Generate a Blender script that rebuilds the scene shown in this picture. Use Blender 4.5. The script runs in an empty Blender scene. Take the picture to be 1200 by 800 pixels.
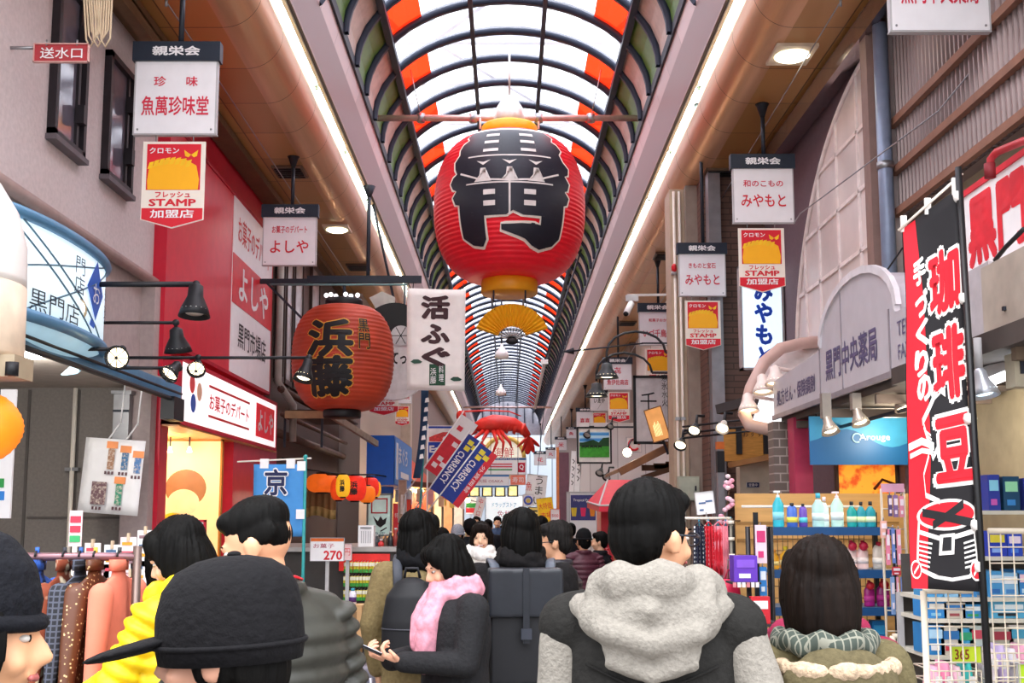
import bpy, math, random
from mathutils import Vector as V, Matrix as M, noise
random.seed(7)
SC = bpy.context.scene
COL = SC.collection
PI = math.pi
R = math.radians

# ---------------------------------------------------------------- camera, sky, exposure
CAMZ, FPX, VPX, TP, SHY = 1.58, 1300.0, 595.0, 0.118, 51.6
PITCH = math.atan(TP)
cd = bpy.data.cameras.new('camera'); cam = bpy.data.objects.new('camera', cd); COL.objects.link(cam)
cam.location = (0, 0, CAMZ); cam.rotation_euler = (PI/2 + PITCH, 0, 0)
cd.sensor_width = 36; cd.lens = FPX*36/1200; cd.shift_x = 5/1200; cd.shift_y = SHY/1200
cd.clip_start = 0.05; cd.clip_end = 400
SC.camera = cam
SC.view_settings.view_transform = 'Standard'; SC.view_settings.look = 'None'
SC.view_settings.exposure = 1.45; SC.view_settings.gamma = 1; SC.view_settings.use_curve_mapping = False
w = bpy.data.worlds.new('overcast_sky'); SC.world = w; w.use_nodes = True
SKY = 2.3
nt = w.node_tree; bg = nt.nodes['Background']; bg.inputs[1].default_value = SKY
tc = nt.nodes.new('ShaderNodeTexCoord'); nz = nt.nodes.new('ShaderNodeTexNoise'); nz.inputs['Scale'].default_value = 2.0
cr = nt.nodes.new('ShaderNodeValToRGB'); cr.color_ramp.elements[0].color = (.86, .9, 1, 1); cr.color_ramp.elements[1].color = (1, .99, 1, 1)
nt.links.new(tc.outputs['Generated'], nz.inputs['Vector']); nt.links.new(nz.outputs['Fac'], cr.inputs['Fac']); nt.links.new(cr.outputs['Color'], bg.inputs[0])
sx = nt.nodes.new('ShaderNodeSeparateXYZ'); mr = nt.nodes.new('ShaderNodeMapRange')     # overcast: dimmer towards the horizon
nt.links.new(tc.outputs['Generated'], sx.inputs[0]); nt.links.new(sx.outputs['Z'], mr.inputs['Value'])
mr.inputs['From Min'].default_value = 0; mr.inputs['From Max'].default_value = .8; mr.inputs['To Min'].default_value = .3*SKY; mr.inputs['To Max'].default_value = SKY
nt.links.new(mr.outputs['Result'], bg.inputs[1])
SC.cycles.max_bounces = 6; SC.cycles.diffuse_bounces = 4; SC.cycles.transparent_max_bounces = 12
sl = bpy.data.lights.new('sun', 'SUN'); sl.energy = 0.6; sl.angle = R(30); sl.color = (1, .97, .93)
sun = bpy.data.objects.new('sun', sl); COL.objects.link(sun); sun.rotation_euler = (R(18), R(-8), 0)

def P(px, py, Y):                      # the point at depth Y that the photograph shows at px, py
    if py == 0: py = 600.0             # only x wanted: take it at eye level
    s, c = math.sin(PITCH), math.cos(PITCH); v = (400 + SHY - py)/FPX
    z = Y*(s + v*c)/(c - v*s); d = Y*c + z*s
    return V(((px - VPX)*d/FPX, Y, CAMZ + z))
def PX(px, py, X):                     # the point of the plane x = X seen at px, py
    lo, hi = .3, 200.
    for _ in range(60):
        m = (lo + hi)/2
        if abs(P(px, py, m).x) < abs(X): lo = m
        else: hi = m
    return P(px, py, lo)

# ---------------------------------------------------------------- materials
def lin(h):
    h = h.lstrip('#'); o = []
    for i in (0, 2, 4):
        c = int(h[i:i+2], 16)/255; o.append(c/12.92 if c <= .04045 else ((c + .055)/1.055)**2.4)
    return (*o, 1)
_mc = {}
def mat(h, rough=.6, metal=0, var=.12, scale=8, bump=0, emit=0, name=None, spec=.4, trans=0, stretch=None):
    key = (h, rough, metal, var, scale, bump, emit, spec, trans, stretch)
    if key in _mc: return _mc[key]
    m = bpy.data.materials.new(name or 'surface_' + h.strip('#')); m.use_nodes = True
    n = m.node_tree.nodes; l = m.node_tree.links; b = n['Principled BSDF']
    b.inputs['Roughness'].default_value = rough; b.inputs['Metallic'].default_value = metal
    b.inputs['Specular IOR Level'].default_value = spec
    t = n.new('ShaderNodeTexCoord'); nz = n.new('ShaderNodeTexNoise'); nz.inputs['Scale'].default_value = scale; nz.inputs['Detail'].default_value = 4
    src = t.outputs['Object']
    if stretch:
        mp = n.new('ShaderNodeMapping'); mp.inputs['Scale'].default_value = stretch; l.new(src, mp.inputs['Vector']); src = mp.outputs['Vector']
    l.new(src, nz.inputs['Vector'])
    c = lin(h); cr = n.new('ShaderNodeValToRGB'); e = cr.color_ramp.elements
    e[0].position = .3; e[1].position = .7
    e[0].color = (*[x*(1 - var) for x in c[:3]], 1); e[1].color = (*[min(1, x*(1 + var)) for x in c[:3]], 1)
    l.new(nz.outputs['Fac'], cr.inputs['Fac']); l.new(cr.outputs['Color'], b.inputs['Base Color'])
    if bump:
        bp = n.new('ShaderNodeBump'); bp.inputs['Strength'].default_value = bump; bp.inputs['Distance'].default_value = .01
        l.new(nz.outputs['Fac'], bp.inputs['Height']); l.new(bp.outputs['Normal'], b.inputs['Normal'])
    if emit:
        l.new(cr.outputs['Color'], b.inputs['Emission Color']); b.inputs['Emission Strength'].default_value = emit
    if trans: b.inputs['Transmission Weight'].default_value = trans
    _mc[key] = m; return m
def pattern(kind, h1, h2, scale=(1, 1, 1), rough=.6, metal=0, name=None, bump=0, **kw):   # brick, check, wave, voronoi, dots, rows
    key = (kind, h1, h2, scale, rough, metal, bump, tuple(kw.items()))
    if key in _mc: return _mc[key]
    m = bpy.data.materials.new(name or kind + '_surface'); m.use_nodes = True
    n = m.node_tree.nodes; l = m.node_tree.links; b = n['Principled BSDF']
    b.inputs['Roughness'].default_value = rough; b.inputs['Metallic'].default_value = metal
    t = n.new('ShaderNodeTexCoord'); mp = n.new('ShaderNodeMapping'); mp.inputs['Scale'].default_value = scale
    if 'rot' in kw: mp.inputs['Rotation'].default_value = kw['rot']
    l.new(t.outputs['Object'], mp.inputs['Vector'])
    c1, c2 = lin(h1), lin(h2); fac = None
    if kind == 'brick':
        x = n.new('ShaderNodeTexBrick'); x.inputs['Color1'].default_value = c1
        x.inputs['Color2'].default_value = (*[v*.8 for v in c1[:3]], 1); x.inputs['Mortar'].default_value = c2
        x.inputs['Scale'].default_value = 1; x.inputs['Mortar Size'].default_value = kw.get('mortar', .02)
        x.inputs['Brick Width'].default_value = kw.get('bw', .5); x.inputs['Row Height'].default_value = kw.get('rh', .25)
        x.offset = kw.get('off', .5)
        l.new(mp.outputs['Vector'], x.inputs['Vector']); l.new(x.outputs['Color'], b.inputs['Base Color']); fac = x.outputs['Fac']
    else:
        if kind == 'check': x = n.new('ShaderNodeTexChecker'); x.inputs['Scale'].default_value = 1; o = x.outputs['Fac']
        elif kind == 'wave':
            x = n.new('ShaderNodeTexWave'); x.inputs['Scale'].default_value = 1; x.inputs['Distortion'].default_value = kw.get('dist', 0); o = x.outputs['Fac']
            x.bands_direction = kw.get('dir', 'X')
        elif kind == 'noise': x = n.new('ShaderNodeTexNoise'); x.inputs['Scale'].default_value = 1; x.inputs['Detail'].default_value = 5; o = x.outputs['Fac']
        else: x = n.new('ShaderNodeTexVoronoi'); x.inputs['Scale'].default_value = 1; o = x.outputs['Distance']; x.inputs['Randomness'].default_value = kw.get('rnd', 1)
        l.new(mp.outputs['Vector'], x.inputs['Vector'])
        cr = n.new('ShaderNodeValToRGB'); e = cr.color_ramp.elements; e[0].color = c1; e[1].color = c2
        e[0].position = kw.get('p0', .4); e[1].position = kw.get('p1', .5)
        l.new(o, cr.inputs['Fac']); l.new(cr.outputs['Color'], b.inputs['Base Color']); fac = o
        if kw.get('emit'):
            l.new(cr.outputs['Color'], b.inputs['Emission Color']); b.inputs['Emission Strength'].default_value = kw['emit']
    if bump:
        bp = n.new('ShaderNodeBump'); bp.inputs['Strength'].default_value = bump; bp.inputs['Distance'].default_value = .02
        l.new(fac, bp.inputs['Height']); l.new(bp.outputs['Normal'], b.inputs['Normal'])
    _mc[key] = m; return m
def pane_mat(h, clear=.8, name='pane_glass', rough=.1, milky=True):   # clear or milky sheet that daylight passes
    m = bpy.data.materials.new(name); m.use_nodes = True; n = m.node_tree.nodes; l = m.node_tree.links
    b = n['Principled BSDF']; b.inputs['Base Color'].default_value = lin(h); b.inputs['Roughness'].default_value = rough
    tr = n.new('ShaderNodeBsdfTransparent'); tr.inputs[0].default_value = lin(h)
    tl = n.new('ShaderNodeBsdfTranslucent'); tl.inputs[0].default_value = lin(h)
    a = n.new('ShaderNodeMixShader'); a.inputs[0].default_value = .75 if milky else 0
    l.new(b.outputs[0], a.inputs[1]); l.new(tl.outputs[0], a.inputs[2])
    x = n.new('ShaderNodeMixShader'); x.inputs[0].default_value = clear
    nz = n.new('ShaderNodeTexNoise'); nz.inputs['Scale'].default_value = 3
    mr = n.new('ShaderNodeMapRange'); mr.inputs['To Min'].default_value = clear - .08; mr.inputs['To Max'].default_value = min(1, clear + .08)
    l.new(nz.outputs['Fac'], mr.inputs['Value']); l.new(mr.outputs['Result'], x.inputs[0])
    l.new(a.outputs[0], x.inputs[1]); l.new(tr.outputs[0], x.inputs[2]); l.new(x.outputs[0], n['Material Output'].inputs[0])
    return m

# ---------------------------------------------------------------- mesh builder
def origin(o):
    p = V((0, 0, 0))
    while o is not None: p += V(o.location); o = o.parent
    return p
class B:
    def __init__(s, T=None): s.v = []; s.f = []; s.m = []; s.s = []; s.T = T
    def add(s, vs, fs, m=0, sm=False):
        k = len(s.v); s.v += [s.T @ V(p) for p in vs] if s.T else [V(p) for p in vs]
        s.f += [tuple(i + k for i in f) for f in fs]; s.m += [m]*len(fs); s.s += [sm]*len(fs); return s
    def box(s, x0, x1, y0, y1, z0, z1, m=0):
        return s.add([(x, y, z) for z in (z0, z1) for y in (y0, y1) for x in (x0, x1)],
                     [(0, 2, 3, 1), (4, 5, 7, 6), (0, 1, 5, 4), (2, 6, 7, 3), (0, 4, 6, 2), (1, 3, 7, 5)], m)
    def bar(s, a, b, w, h, m=0, up=(0, 0, 1)):      # box section w (sideways) x h (upwards) from a to b
        a, b = V(a), V(b); d = (b - a).normalized(); u = V(up)
        if abs(d.dot(u)) > .99: u = V((0, 1, 0))
        r = d.cross(u).normalized()*w/2; u = r.cross(d).normalized()*h/2
        vs = [p + q for p in (a, b) for q in (-r - u, r - u, r + u, -r + u)]
        return s.add(vs, [(0, 3, 2, 1), (4, 5, 6, 7), (0, 1, 5, 4), (1, 2, 6, 5), (2, 3, 7, 6), (3, 0, 4, 7)], m)
    def tube(s, pts, r, n=8, m=0, sm=True, sq=(1, 1), closed=False):
        pts = [V(p) for p in pts]; k = len(pts); rs = r if isinstance(r, (list, tuple)) else [r]*k
        vs = []; fs = []; prev = None
        for i, p in enumerate(pts):
            d = (pts[(i+1) % k] - pts[i-1]) if closed else (pts[min(i+1, k-1)] - pts[max(i-1, 0)])
            d.normalize()
            if prev is None:
                u = V((0, 0, 1)) if abs(d.z) < .95 else V((0, 1, 0)); u = (u - d*u.dot(d)).normalized()
            else: u = (prev - d*prev.dot(d)).normalized()
            prev = u; w_ = d.cross(u)
            for j in range(n):
                a = 2*PI*j/n; vs.append(p + (w_*math.cos(a)*sq[0] + u*math.sin(a)*sq[1])*rs[i])
        for i in range(k if closed else k - 1):
            for j in range(n):
                a, b = i*n + j, i*n + (j+1) % n; c, e = ((i+1) % k)*n + j, ((i+1) % k)*n + (j+1) % n
                fs.append((a, b, e, c))
        if not closed: fs += [tuple(range(n))[::-1], tuple(range((k-1)*n, k*n))]
        return s.add(vs, fs, m, sm)
    def rings(s, rg, m=0, sm=True, n=20, cap=True):   # stacked ellipse rings (cx, cy, z, rx, ry)
        vs = []; fs = []
        for cx, cy, z, rx, ry in rg:
            for j in range(n): a = 2*PI*j/n; vs.append((cx + rx*math.cos(a), cy + ry*math.sin(a), z))
        for i in range(len(rg) - 1):
            for j in range(n): fs.append((i*n + j, i*n + (j+1) % n, (i+1)*n + (j+1) % n, (i+1)*n + j))
        if cap: fs += [tuple(range(n))[::-1], tuple(range((len(rg)-1)*n, len(rg)*n))]
        return s.add(vs, fs, m, sm)
    def lathe(s, prof, c=(0, 0, 0), m=0, n=24, sm=True, cap=True):   # prof of (r, z)
        return s.rings([(c[0], c[1], c[2] + z, r, r) for r, z in prof], m, sm, n, cap)
    def prism(s, o, y0, y1, m=0):                     # outline in x, z pushed from y0 to y1
        k = len(o); vs = [(x, y0, z) for x, z in o] + [(x, y1, z) for x, z in o]
        return s.add(vs, [tuple(range(k)), tuple(range(2*k - 1, k - 1, -1))] + [((i+1) % k, i, k + i, k + (i+1) % k) for i in range(k)], m)
    def ell(s, c, r, n=14, k=9, m=0, rot=None):
        c = V(c); vs = []; fs = []
        r = (r, r, r) if not isinstance(r, (tuple, list)) else r
        for i in range(1, k):
            t = PI*i/k
            for j in range(n):
                a = 2*PI*j/n; p = V((r[0]*math.sin(t)*math.cos(a), r[1]*math.sin(t)*math.sin(a), -r[2]*math.cos(t)))
                vs.append(c + (rot @ p if rot else p))
        for q in (-r[2], r[2]): p = V((0, 0, q)); vs.append(c + (rot @ p if rot else p))
        a = len(vs) - 2
        for i in range(k - 2):
            for j in range(n): fs.append((i*n + j, i*n + (j+1) % n, (i+1)*n + (j+1) % n, (i+1)*n + j))
        for j in range(n): fs += [(a, (j+1) % n, j), (a + 1, (k-2)*n + j, (k-2)*n + (j+1) % n)]
        return s.add(vs, fs, m, True)
    def cap(s, a, b, ra, rb, n=12, m=0):              # tapered capsule
        a, b = V(a), V(b); d = (b - a); L = d.length; d.normalize(); pts = []; rs = []
        for i in range(5):
            t = PI/2*(i + .15)/4.15; pts.append(a - d*ra*math.cos(t)); rs.append(max(.0015, ra*math.sin(t)))
        for i in range(4, -1, -1):
            t = PI/2*(i + .15)/4.15; pts.append(b + d*rb*math.cos(t)); rs.append(max(.0015, rb*math.sin(t)))
        return s.tube(pts, rs, n, m)
    def chain(s, pts, rs, n=12, m=0):
        for i in range(len(pts) - 1): s.cap(pts[i], pts[i+1], rs[i], rs[i+1], n, m)
        return s
    def grid(s, fn, nu, nv, m=0, sm=True, thick=0):    # sheet fn(u, v), given thickness by a shifted copy
        vs = [V(fn(i/nu, j/nv)) for j in range(nv + 1) for i in range(nu + 1)]; fs = []
        q = lambda i, j: j*(nu + 1) + i
        for j in range(nv):
            for i in range(nu): fs.append((q(i, j), q(i+1, j), q(i+1, j+1), q(i, j+1)))
        if thick:
            N = len(vs); nn = [V((0, 0, 0)) for _ in vs]
            for f in fs:
                nm = (vs[f[1]] - vs[f[0]]).cross(vs[f[3]] - vs[f[0]])
                for i in f: nn[i] += nm
            vs = vs + [v - n_.normalized()*thick for v, n_ in zip(vs, nn)]
            fs = fs + [tuple(i + N for i in f[::-1]) for f in fs]
            ed = [q(i, 0) for i in range(nu)] + [q(nu, j) for j in range(nv)] + [q(i, nv) for i in range(nu, 0, -1)] + [q(0, j) for j in range(nv, 0, -1)]
            fs += [(ed[(i+1) % len(ed)], ed[i], ed[i] + N, ed[(i+1) % len(ed)] + N) for i in range(len(ed))]
        return s.add(vs, fs, m, sm)
    def mesh(s, name, mats, off=V((0, 0, 0))):
        me = bpy.data.meshes.new(name); me.from_pydata([v - off for v in s.v], [], s.f)
        for q in (mats if isinstance(mats, (list, tuple)) else [mats]): me.materials.append(q)
        me.polygons.foreach_set('material_index', s.m); me.polygons.foreach_set('use_smooth', s.s); me.update(); return me
    def done(s, name, mats, parent=None):
        if parent is not None: off = origin(parent)
        else:
            xs, ys, zs = zip(*[(v.x, v.y, v.z) for v in s.v]); off = V(((min(xs)+max(xs))/2, (min(ys)+max(ys))/2, min(zs)))
        return link(name, s.mesh(name, mats, off), parent, None if parent is not None else off)
def link(name, me, parent=None, loc=None):
    o = bpy.data.objects.new(name, me); COL.objects.link(o)
    if parent is not None: o.parent = parent
    if loc is not None: o.location = loc
    return o
def tag(o, label=None, cat=None, group=None, kind=None):
    if label: o['label'] = label
    if cat: o['category'] = cat
    if group: o['group'] = group
    if kind: o['kind'] = kind
    return o
def thing(name, label, cat, loc=(0, 0, 0), group=None):
    o = bpy.data.objects.new(name, None); COL.objects.link(o); o.location = loc; o.empty_display_size = .1
    return tag(o, label, cat, group)
def struct(o): o['kind'] = 'structure'; return o
def dup(o, loc=None, rot=None, label=None, group=None, parent=None, scale=None):
    c = o.copy(); COL.objects.link(c)
    if parent is not None: c.parent = parent
    if loc is not None: c.location = loc
    if rot is not None: c.rotation_euler = rot
    if scale is not None: c.scale = (scale,)*3 if not isinstance(scale, tuple) else scale
    if label: c['label'] = label
    if group: c['group'] = group
    for ch in list(o.children): dup(ch, parent=c)
    return c
def frame(c, rz=0, tilt=0, roll=0):     # local x right, y into the surface, z up
    return M.Translation(V(c)) @ M.Rotation(rz, 4, 'Z') @ M.Rotation(tilt, 4, 'X') @ M.Rotation(roll, 4, 'Y')
LEFT, RIGHT = PI/2, -PI/2                # signs that lie along the left / right side and face the lane
_gc = {}
def glyphs(body, bold=0, vert=False, lead=1.0):
    key = (body, bold, vert, lead)
    if key not in _gc and bold > 0:                       # heavier strokes: copies of the glyph moved round a small circle
        vs, fs = glyphs(body, 0, vert, lead); k = len(vs); n_ = 8 if bold > .02 else 6; ov, of = list(vs), list(fs)
        for i in range(n_):
            a = 2*PI*i/n_; d = V((bold*math.cos(a), bold*math.sin(a), .0003*(i + 1))); ov += [v + d for v in vs]; of += [tuple(j + k*(i+1) for j in f) for f in fs]
        _gc[key] = (ov, of)
    if key not in _gc:
        cu = bpy.data.curves.new('writing', 'FONT'); cu.body = '\n'.join(body) if vert else body
        cu.align_x = 'CENTER'; cu.space_line = lead; cu.resolution_u = 2
        o = bpy.data.objects.new('writing', cu); COL.objects.link(o)
        dg = bpy.context.evaluated_depsgraph_get(); me = bpy.data.meshes.new_from_object(o.evaluated_get(dg))
        vs = [v.co.copy() for v in me.vertices]; fs = [tuple(p.vertices) for p in me.polygons]
        bpy.data.objects.remove(o); bpy.data.curves.remove(cu); bpy.data.meshes.remove(me)
        _gc[key] = (vs, fs)
    return _gc[key]
def box_of(vs):
    xs = [v.x for v in vs]; ys = [v.y for v in vs]; return min(xs), max(xs), min(ys), max(ys)
def write(b, body, cx, cz, w_, h_, y=-.004, m=0, bold=.0, vert=False, lead=1.0, warp=None, ref=None):
    """lettering fitted into a box w_ x h_ centred on (cx, cz) of b's local plane; h_ None keeps the aspect"""
    vs, fs = glyphs(body, bold, vert, lead)
    x0, x1, y0, y1 = box_of(glyphs(body, ref, vert, lead)[0] if ref is not None else vs)
    sx = w_/(x1 - x0); sz = sx if h_ is None else h_/(y1 - y0)
    out = []
    for v in vs:
        p = (cx + (v.x - (x0+x1)/2)*sx, y + v.z, cz + (v.y - (y0+y1)/2)*sz)
        out.append(warp(p) if warp else p)
    return b.add(out, fs, m)
def new_text(parent, T, body, cx, cz, w_, h_, mt, y=-.004, name='lettering', **kw):
    host = ('header',) if name.startswith('header') else ('red_foot',) if name.startswith('foot') else ('panel', 'plate', 'sheet', 'face')
    pp = next((c for c in parent.children if c.name.split('.')[0] in host), parent)          # writing belongs to the part it stands on
    b = B(T); write(b, body, cx, cz, w_, h_, y, 0, **kw); return b.done(name, mt, pp)
WHITE = mat('#f2f0f0', .45, var=.03); BLACK = mat('#17181c', .5); NAVY = mat('#1f2937', .5, var=.05)
RED = mat('#d8202c', .45, var=.05); STEEL = mat('#9a9a9c', .35, .8); DSTEEL = mat('#2e323c', .5, .2, var=.08)
CREAM = mat('#efe6d8', .6, var=.04); GREYP = mat('#b9b7b8', .5, var=.04); WOOD = mat('#8a5a34', .5, var=.25, scale=3, stretch=(1, 12, 12)); GLOSSRED = mat('#c81428', .3, var=.04)
# ---------------------------------------------------------------- the arcade: floor, soffits, fascias, vaulted roof
XW = 3.28; YN, YE = 3.0, 66.0; ZS = 5.84
gold = pattern('brick', '#c69254', '#6a4c28', (1/.9, 1/.9, 1), .3, .35, name='gold_soffit_panels', bw=1.0, rh=1.0, mortar=.008, off=0)
copper = mat('#d0a078', .3, .5, var=.1, scale=2, name='copper_bullnose', stretch=(6, .3, 6))
pinkm = pattern('brick', '#dcc4c2', '#9d8684', (.1, 1/.9, 1), .38, .1, name='pink_fascia_panels', bw=50, rh=1.0, mortar=.006, off=0)
pave = pattern('brick', '#8b8682', '#5f5b58', (1, 1, 1), .7, name='grey_stone_pavers', bw=.6, rh=.3, mortar=.006)
b = B(); b.box(-9, 9, -14, 110, -.1, 0); struct(b.done('floor', pave))
for sd, nm in ((-1, 'left'), (1, 'right')):
    b = B(); x0, x1 = sorted((sd*2.5, sd*5.2)); b.box(x0, x1, YN, YE, ZS, ZS + .06); o = struct(b.done('ceiling_' + nm, gold))
    b = B(); n_ = 14; prof = []
    for i in range(n_ + 1):
        a = R(-90 - 100*i/n_); prof.append((2.5 + .34*math.cos(a), 6.18 + .34*math.sin(a)))
    ys = [YN + .9*k for k in range(int((YE - YN)/.9) + 1)]
    for y in ys:                                           # one rolled sheet per bay, a thin open joint between bays
        vs = [(sd*p[0], yy, p[1]) for yy in (y + .004, y + .896) for p in prof]
        k = n_ + 1; fs = [(i, i+1, k+i+1, k+i) if sd > 0 else (i+1, i, k+i, k+i+1) for i in range(n_)]
        b.add(vs, fs, 0, True)
    pf = [(sd*(2.5 + .33*math.cos(R(-90 - 100*i/8))), yy, 6.18 + .33*math.sin(R(-90 - 100*i/8))) for yy in (YN, YE) for i in range(9)]
    b.add(pf, [(i, i+1, 9+i+1, 9+i) for i in range(8)], 2)
    b.box(*sorted((sd*2.53, sd*2.2)), YN, YE, 6.6, 6.64, 1); b.box(*sorted((sd*2.16, sd*2.12)), YN, YE, 6.46, 6.66, 1)
    struct(b.done('trim_1' if sd < 0 else 'trim_2', [copper, mat('#e8ece6', .4, name='white_trough'), mat('#4a3a30', .6)]))
    b = B()                                                # slanted fascia
    q = [(2.08, 6.48), (1.9, 7.08), (1.96, 7.1), (2.14, 6.5)]
    vs = [(sd*p[0], y, p[1]) for y in (YN, YE) for p in q]
    fs = [(0, 1, 5, 4), (1, 2, 6, 5), (2, 3, 7, 6), (3, 0, 4, 7), (0, 3, 2, 1), (4, 5, 6, 7)]
    b.add(vs, [f[::-1] for f in fs] if sd > 0 else fs); struct(b.done('trim_3' if sd < 0 else 'trim_4', pinkm))
    b = B(); b.bar((sd*1.93, YN, 7.12), (sd*1.93, YE, 7.12), .1, .14); b.bar((sd*2.1, YN, 6.5), (sd*2.1, YE, 6.5), .03, .05, 1); struct(b.done('trim_5' if sd < 0 else 'trim_6', [DSTEEL, mat('#4d4648', .4, .5)]))
# fluorescent fittings in the trough
tubeglow = mat('#eafff0', .4, emit=10, var=.01, name='lit_tube')
for sd, nm in ((-1, 'left'), (1, 'right')):
    lab = 'twin fluorescent tubes end to end in the trough along the %s edge of the vault' % nm
    t0 = thing('fluorescent_lamp', lab, 'light', (sd*2.2, 3.2, 6.6), nm + ' trough tubes')
    b = B(); b.box(sd*2.2 - .05, sd*2.2 + .05, 3.22, 5.46, 6.57, 6.6); b.done('batten', WHITE, t0)
    for dx in (-.035, .035):
        b = B(); b.tube([(sd*2.19 + dx, 3.27, 6.54), (sd*2.19 + dx, 5.41, 6.54)], .022, 8); b.done('tube', tubeglow, t0)
        for y in (3.25, 5.43):
            b = B(); b.box(sd*2.19 + dx - .018, sd*2.19 + dx + .018, y - .025, y + .025, 6.52, 6.575); b.done('socket', mat('#9fb0a4', .4), t0)
    for k in range(1, 27): dup(t0, (sd*2.2, 3.2 + 2.3*k, 6.6))
# vault
RIBD, RIB0, VX, VZ, VR = .935, 2.85, 1.9, 7.1, 1.33
NR = 68
def vault(t, dr=0): return ((VX + dr)*math.cos(t), VZ + (VR + dr)*math.sin(t))   # t from 0 (right) to pi (left)
rib_m = mat('#2b3242', .45, .25, var=.08, name='slate_painted_steel')
for k in range(NR):
    y = RIB0 + RIBD*k
    b = B(); n_ = 28
    for i in range(n_):
        pass
    vs = []
    for i in range(n_ + 1):
        t = PI*i/n_; a, c = vault(t, -.07), vault(t, .03)
        vs += [(a[0], y - .045, a[1]), (a[0], y + .045, a[1]), (c[0], y + .045, c[1]), (c[0], y - .045, c[1])]
    fs = []
    for i in range(n_):
        p, q = 4*i, 4*(i + 1); fs += [(p+j, p+(j+1) % 4, q+(j+1) % 4, q+j) for j in range(4)]
    b.add(vs, fs, 0, True)
    o = struct(b.done('trim_%d' % (10 + k), rib_m)); o['label'] = 'curved slate steel rib of the glazed vault'
# purlins along the vault
TP_, TC_ = R(33), R(74.5)
for k, (t, wd) in enumerate(((TP_, .09), (PI - TP_, .09), (TC_, .06), (PI - TC_, .06))):
    x, z = vault(t, -.05); b = B(); b.bar((x, 2.8, z), (x, YE, z), wd, .1); struct(b.done('trim_%d' % (90 + k), rib_m))
# glazing: each bay a strip of panes of its own colour
clear_p = pane_mat('#f6f8ff', .82, 'milky_white_pane'); red_p = pane_mat('#f83214', .55, 'red_roof_pane'); green_p = mat('#5e7f3a', .4, name='green_spandrel'); tan_p = mat('#c9b0a4', .5, name='tan_spandrel')
TR_ = R(53)
for k in range(NR - 1):
    y0, y1 = RIB0 + RIBD*k + .04, RIB0 + RIBD*(k+1) - .04
    b = B()
    def strip(t0, t1, m, n_=5):
        for i in range(n_):
            a, c = vault(t0 + (t1-t0)*i/n_), vault(t0 + (t1-t0)*(i+1)/n_)
            b.add([(a[0], y0, a[1]), (c[0], y0, c[1]), (c[0], y1, c[1]), (a[0], y1, a[1])], [(0, 3, 2, 1)], m, True)
    odd = k % 2
    for s_ in (0, 1):
        f = (lambda t: t) if s_ == 0 else (lambda t: PI - t)
        strip(f(.0), f(TP_), 2 if odd else 3, 3); strip(f(TP_), f(TR_), 1 if odd else 0, 3); strip(f(TR_), f(TC_), 0, 3)
    strip(TC_, PI - TC_, 0, 4)
    o = struct(b.done('window_%d' % (k + 1), [clear_p, red_p, green_p, tan_p]))
# pale roof trusses above the panes, and the diagonal brace under the vault's near corners
tr_m = mat('#b4b6c4', .6, var=.05)
for k in range(12):
    y = 6 + 3.7*k; b = B()
    b.bar((-2.4, y, 9.2), (2.4, y, 9.2), .12, .12); b.bar((-2.4, y, 10), (2.4, y, 10), .12, .12)
    for i in range(6): b.bar((-2.4 + .8*i, y, 9.2 if i % 2 else 10), (-1.6 + .8*i, y, 10 if i % 2 else 9.2), .07, .07)
    b.bar((-1.2 if k % 2 else 1.2, y, 9.2), (1.2 if k % 2 else -1.2, y + 3.7, 9.2), .08, .08)
    struct(b.done('trim_%d' % (100 + k), tr_m))
for sd in (-1, 1):
    b = B(); b.bar((sd*2.0, 11.0, 6.9), (sd*1.45, 11.6, 8.15), .1, .12); struct(b.done('trim_%d' % (115 + sd), rib_m))
# end wall of the vault
b = B()
for i in range(20):
    a, c = vault(PI*i/20), vault(PI*(i+1)/20); b.add([(a[0], YE, a[1]), (c[0], YE, c[1]), (0, YE, VZ)], [(0, 1, 2)], 0)
b.box(-2.2, 2.2, YE, YE + .1, 6.4, 7.1, 0)
for i in range(-3, 4): b.bar((i*.5, YE - .05, 7.1), (i*.5, YE - .05, 8.3 - abs(i)*.12), .06, .06, 1)
struct(b.done('wall_far_gable', [mat('#8f909c', .5), rib_m]))

# square downlights and round speakers let into the gold soffits
for i, (px, py, kind) in enumerate(((928, 62, 0), (340, 200, 1), (395, 267, 0), (420, 312, 1), (842, 203, 1), (780, 299, 1), (735, 378, 1), (258, 178, 1))):
    z = ZS; lo, hi = 2., 60.
    for _ in range(50):
        m = (lo + hi)/2
        if P(px, py, m).z > z: hi = m
        else: lo = m
    p = P(px, py, lo); o = thing('ceiling_light' if kind == 0 else 'ceiling_vent', ('square white light plate in the gold soffit' if kind == 0 else 'dark vent plate in the gold soffit') + ' seen ' + ('above the pharmacy plate' if i == 0 else 'behind the delicacy plate' if i == 7 else 'left of the sweet shop plate pole' if i == 1 else 'right of the sweet shop plate' if i == 2 else 'over the lantern rail' if i == 3 else 'beside the trinket plate pole' if i == 4 else 'beside the kimono plate pole' if i == 5 else 'before the grey arched lamps'), 'light' if kind == 0 else 'vent', (p.x, p.y, ZS - .03))
    b = B(); b.box(p.x - .19, p.x + .19, p.y - .22, p.y + .22, ZS - .03, ZS); b.done('frame', mat('#d8c8b0', .5) if kind == 0 else mat('#6a5644', .5), o)
    if kind == 0: b = B(); b.lathe([(.16, 0), (.12, -.02), (.001, -.02)][::-1], (p.x, p.y, ZS - .035)); b.done('lens', mat('#fff0d0', .4, emit=3), o)
    else:
        for k in range(5): b = B(); b.box(p.x - .16, p.x + .16, p.y - .18 + .08*k, p.y - .14 + .08*k, ZS - .045, ZS - .03); b.done('slat', BLACK, o)
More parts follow.
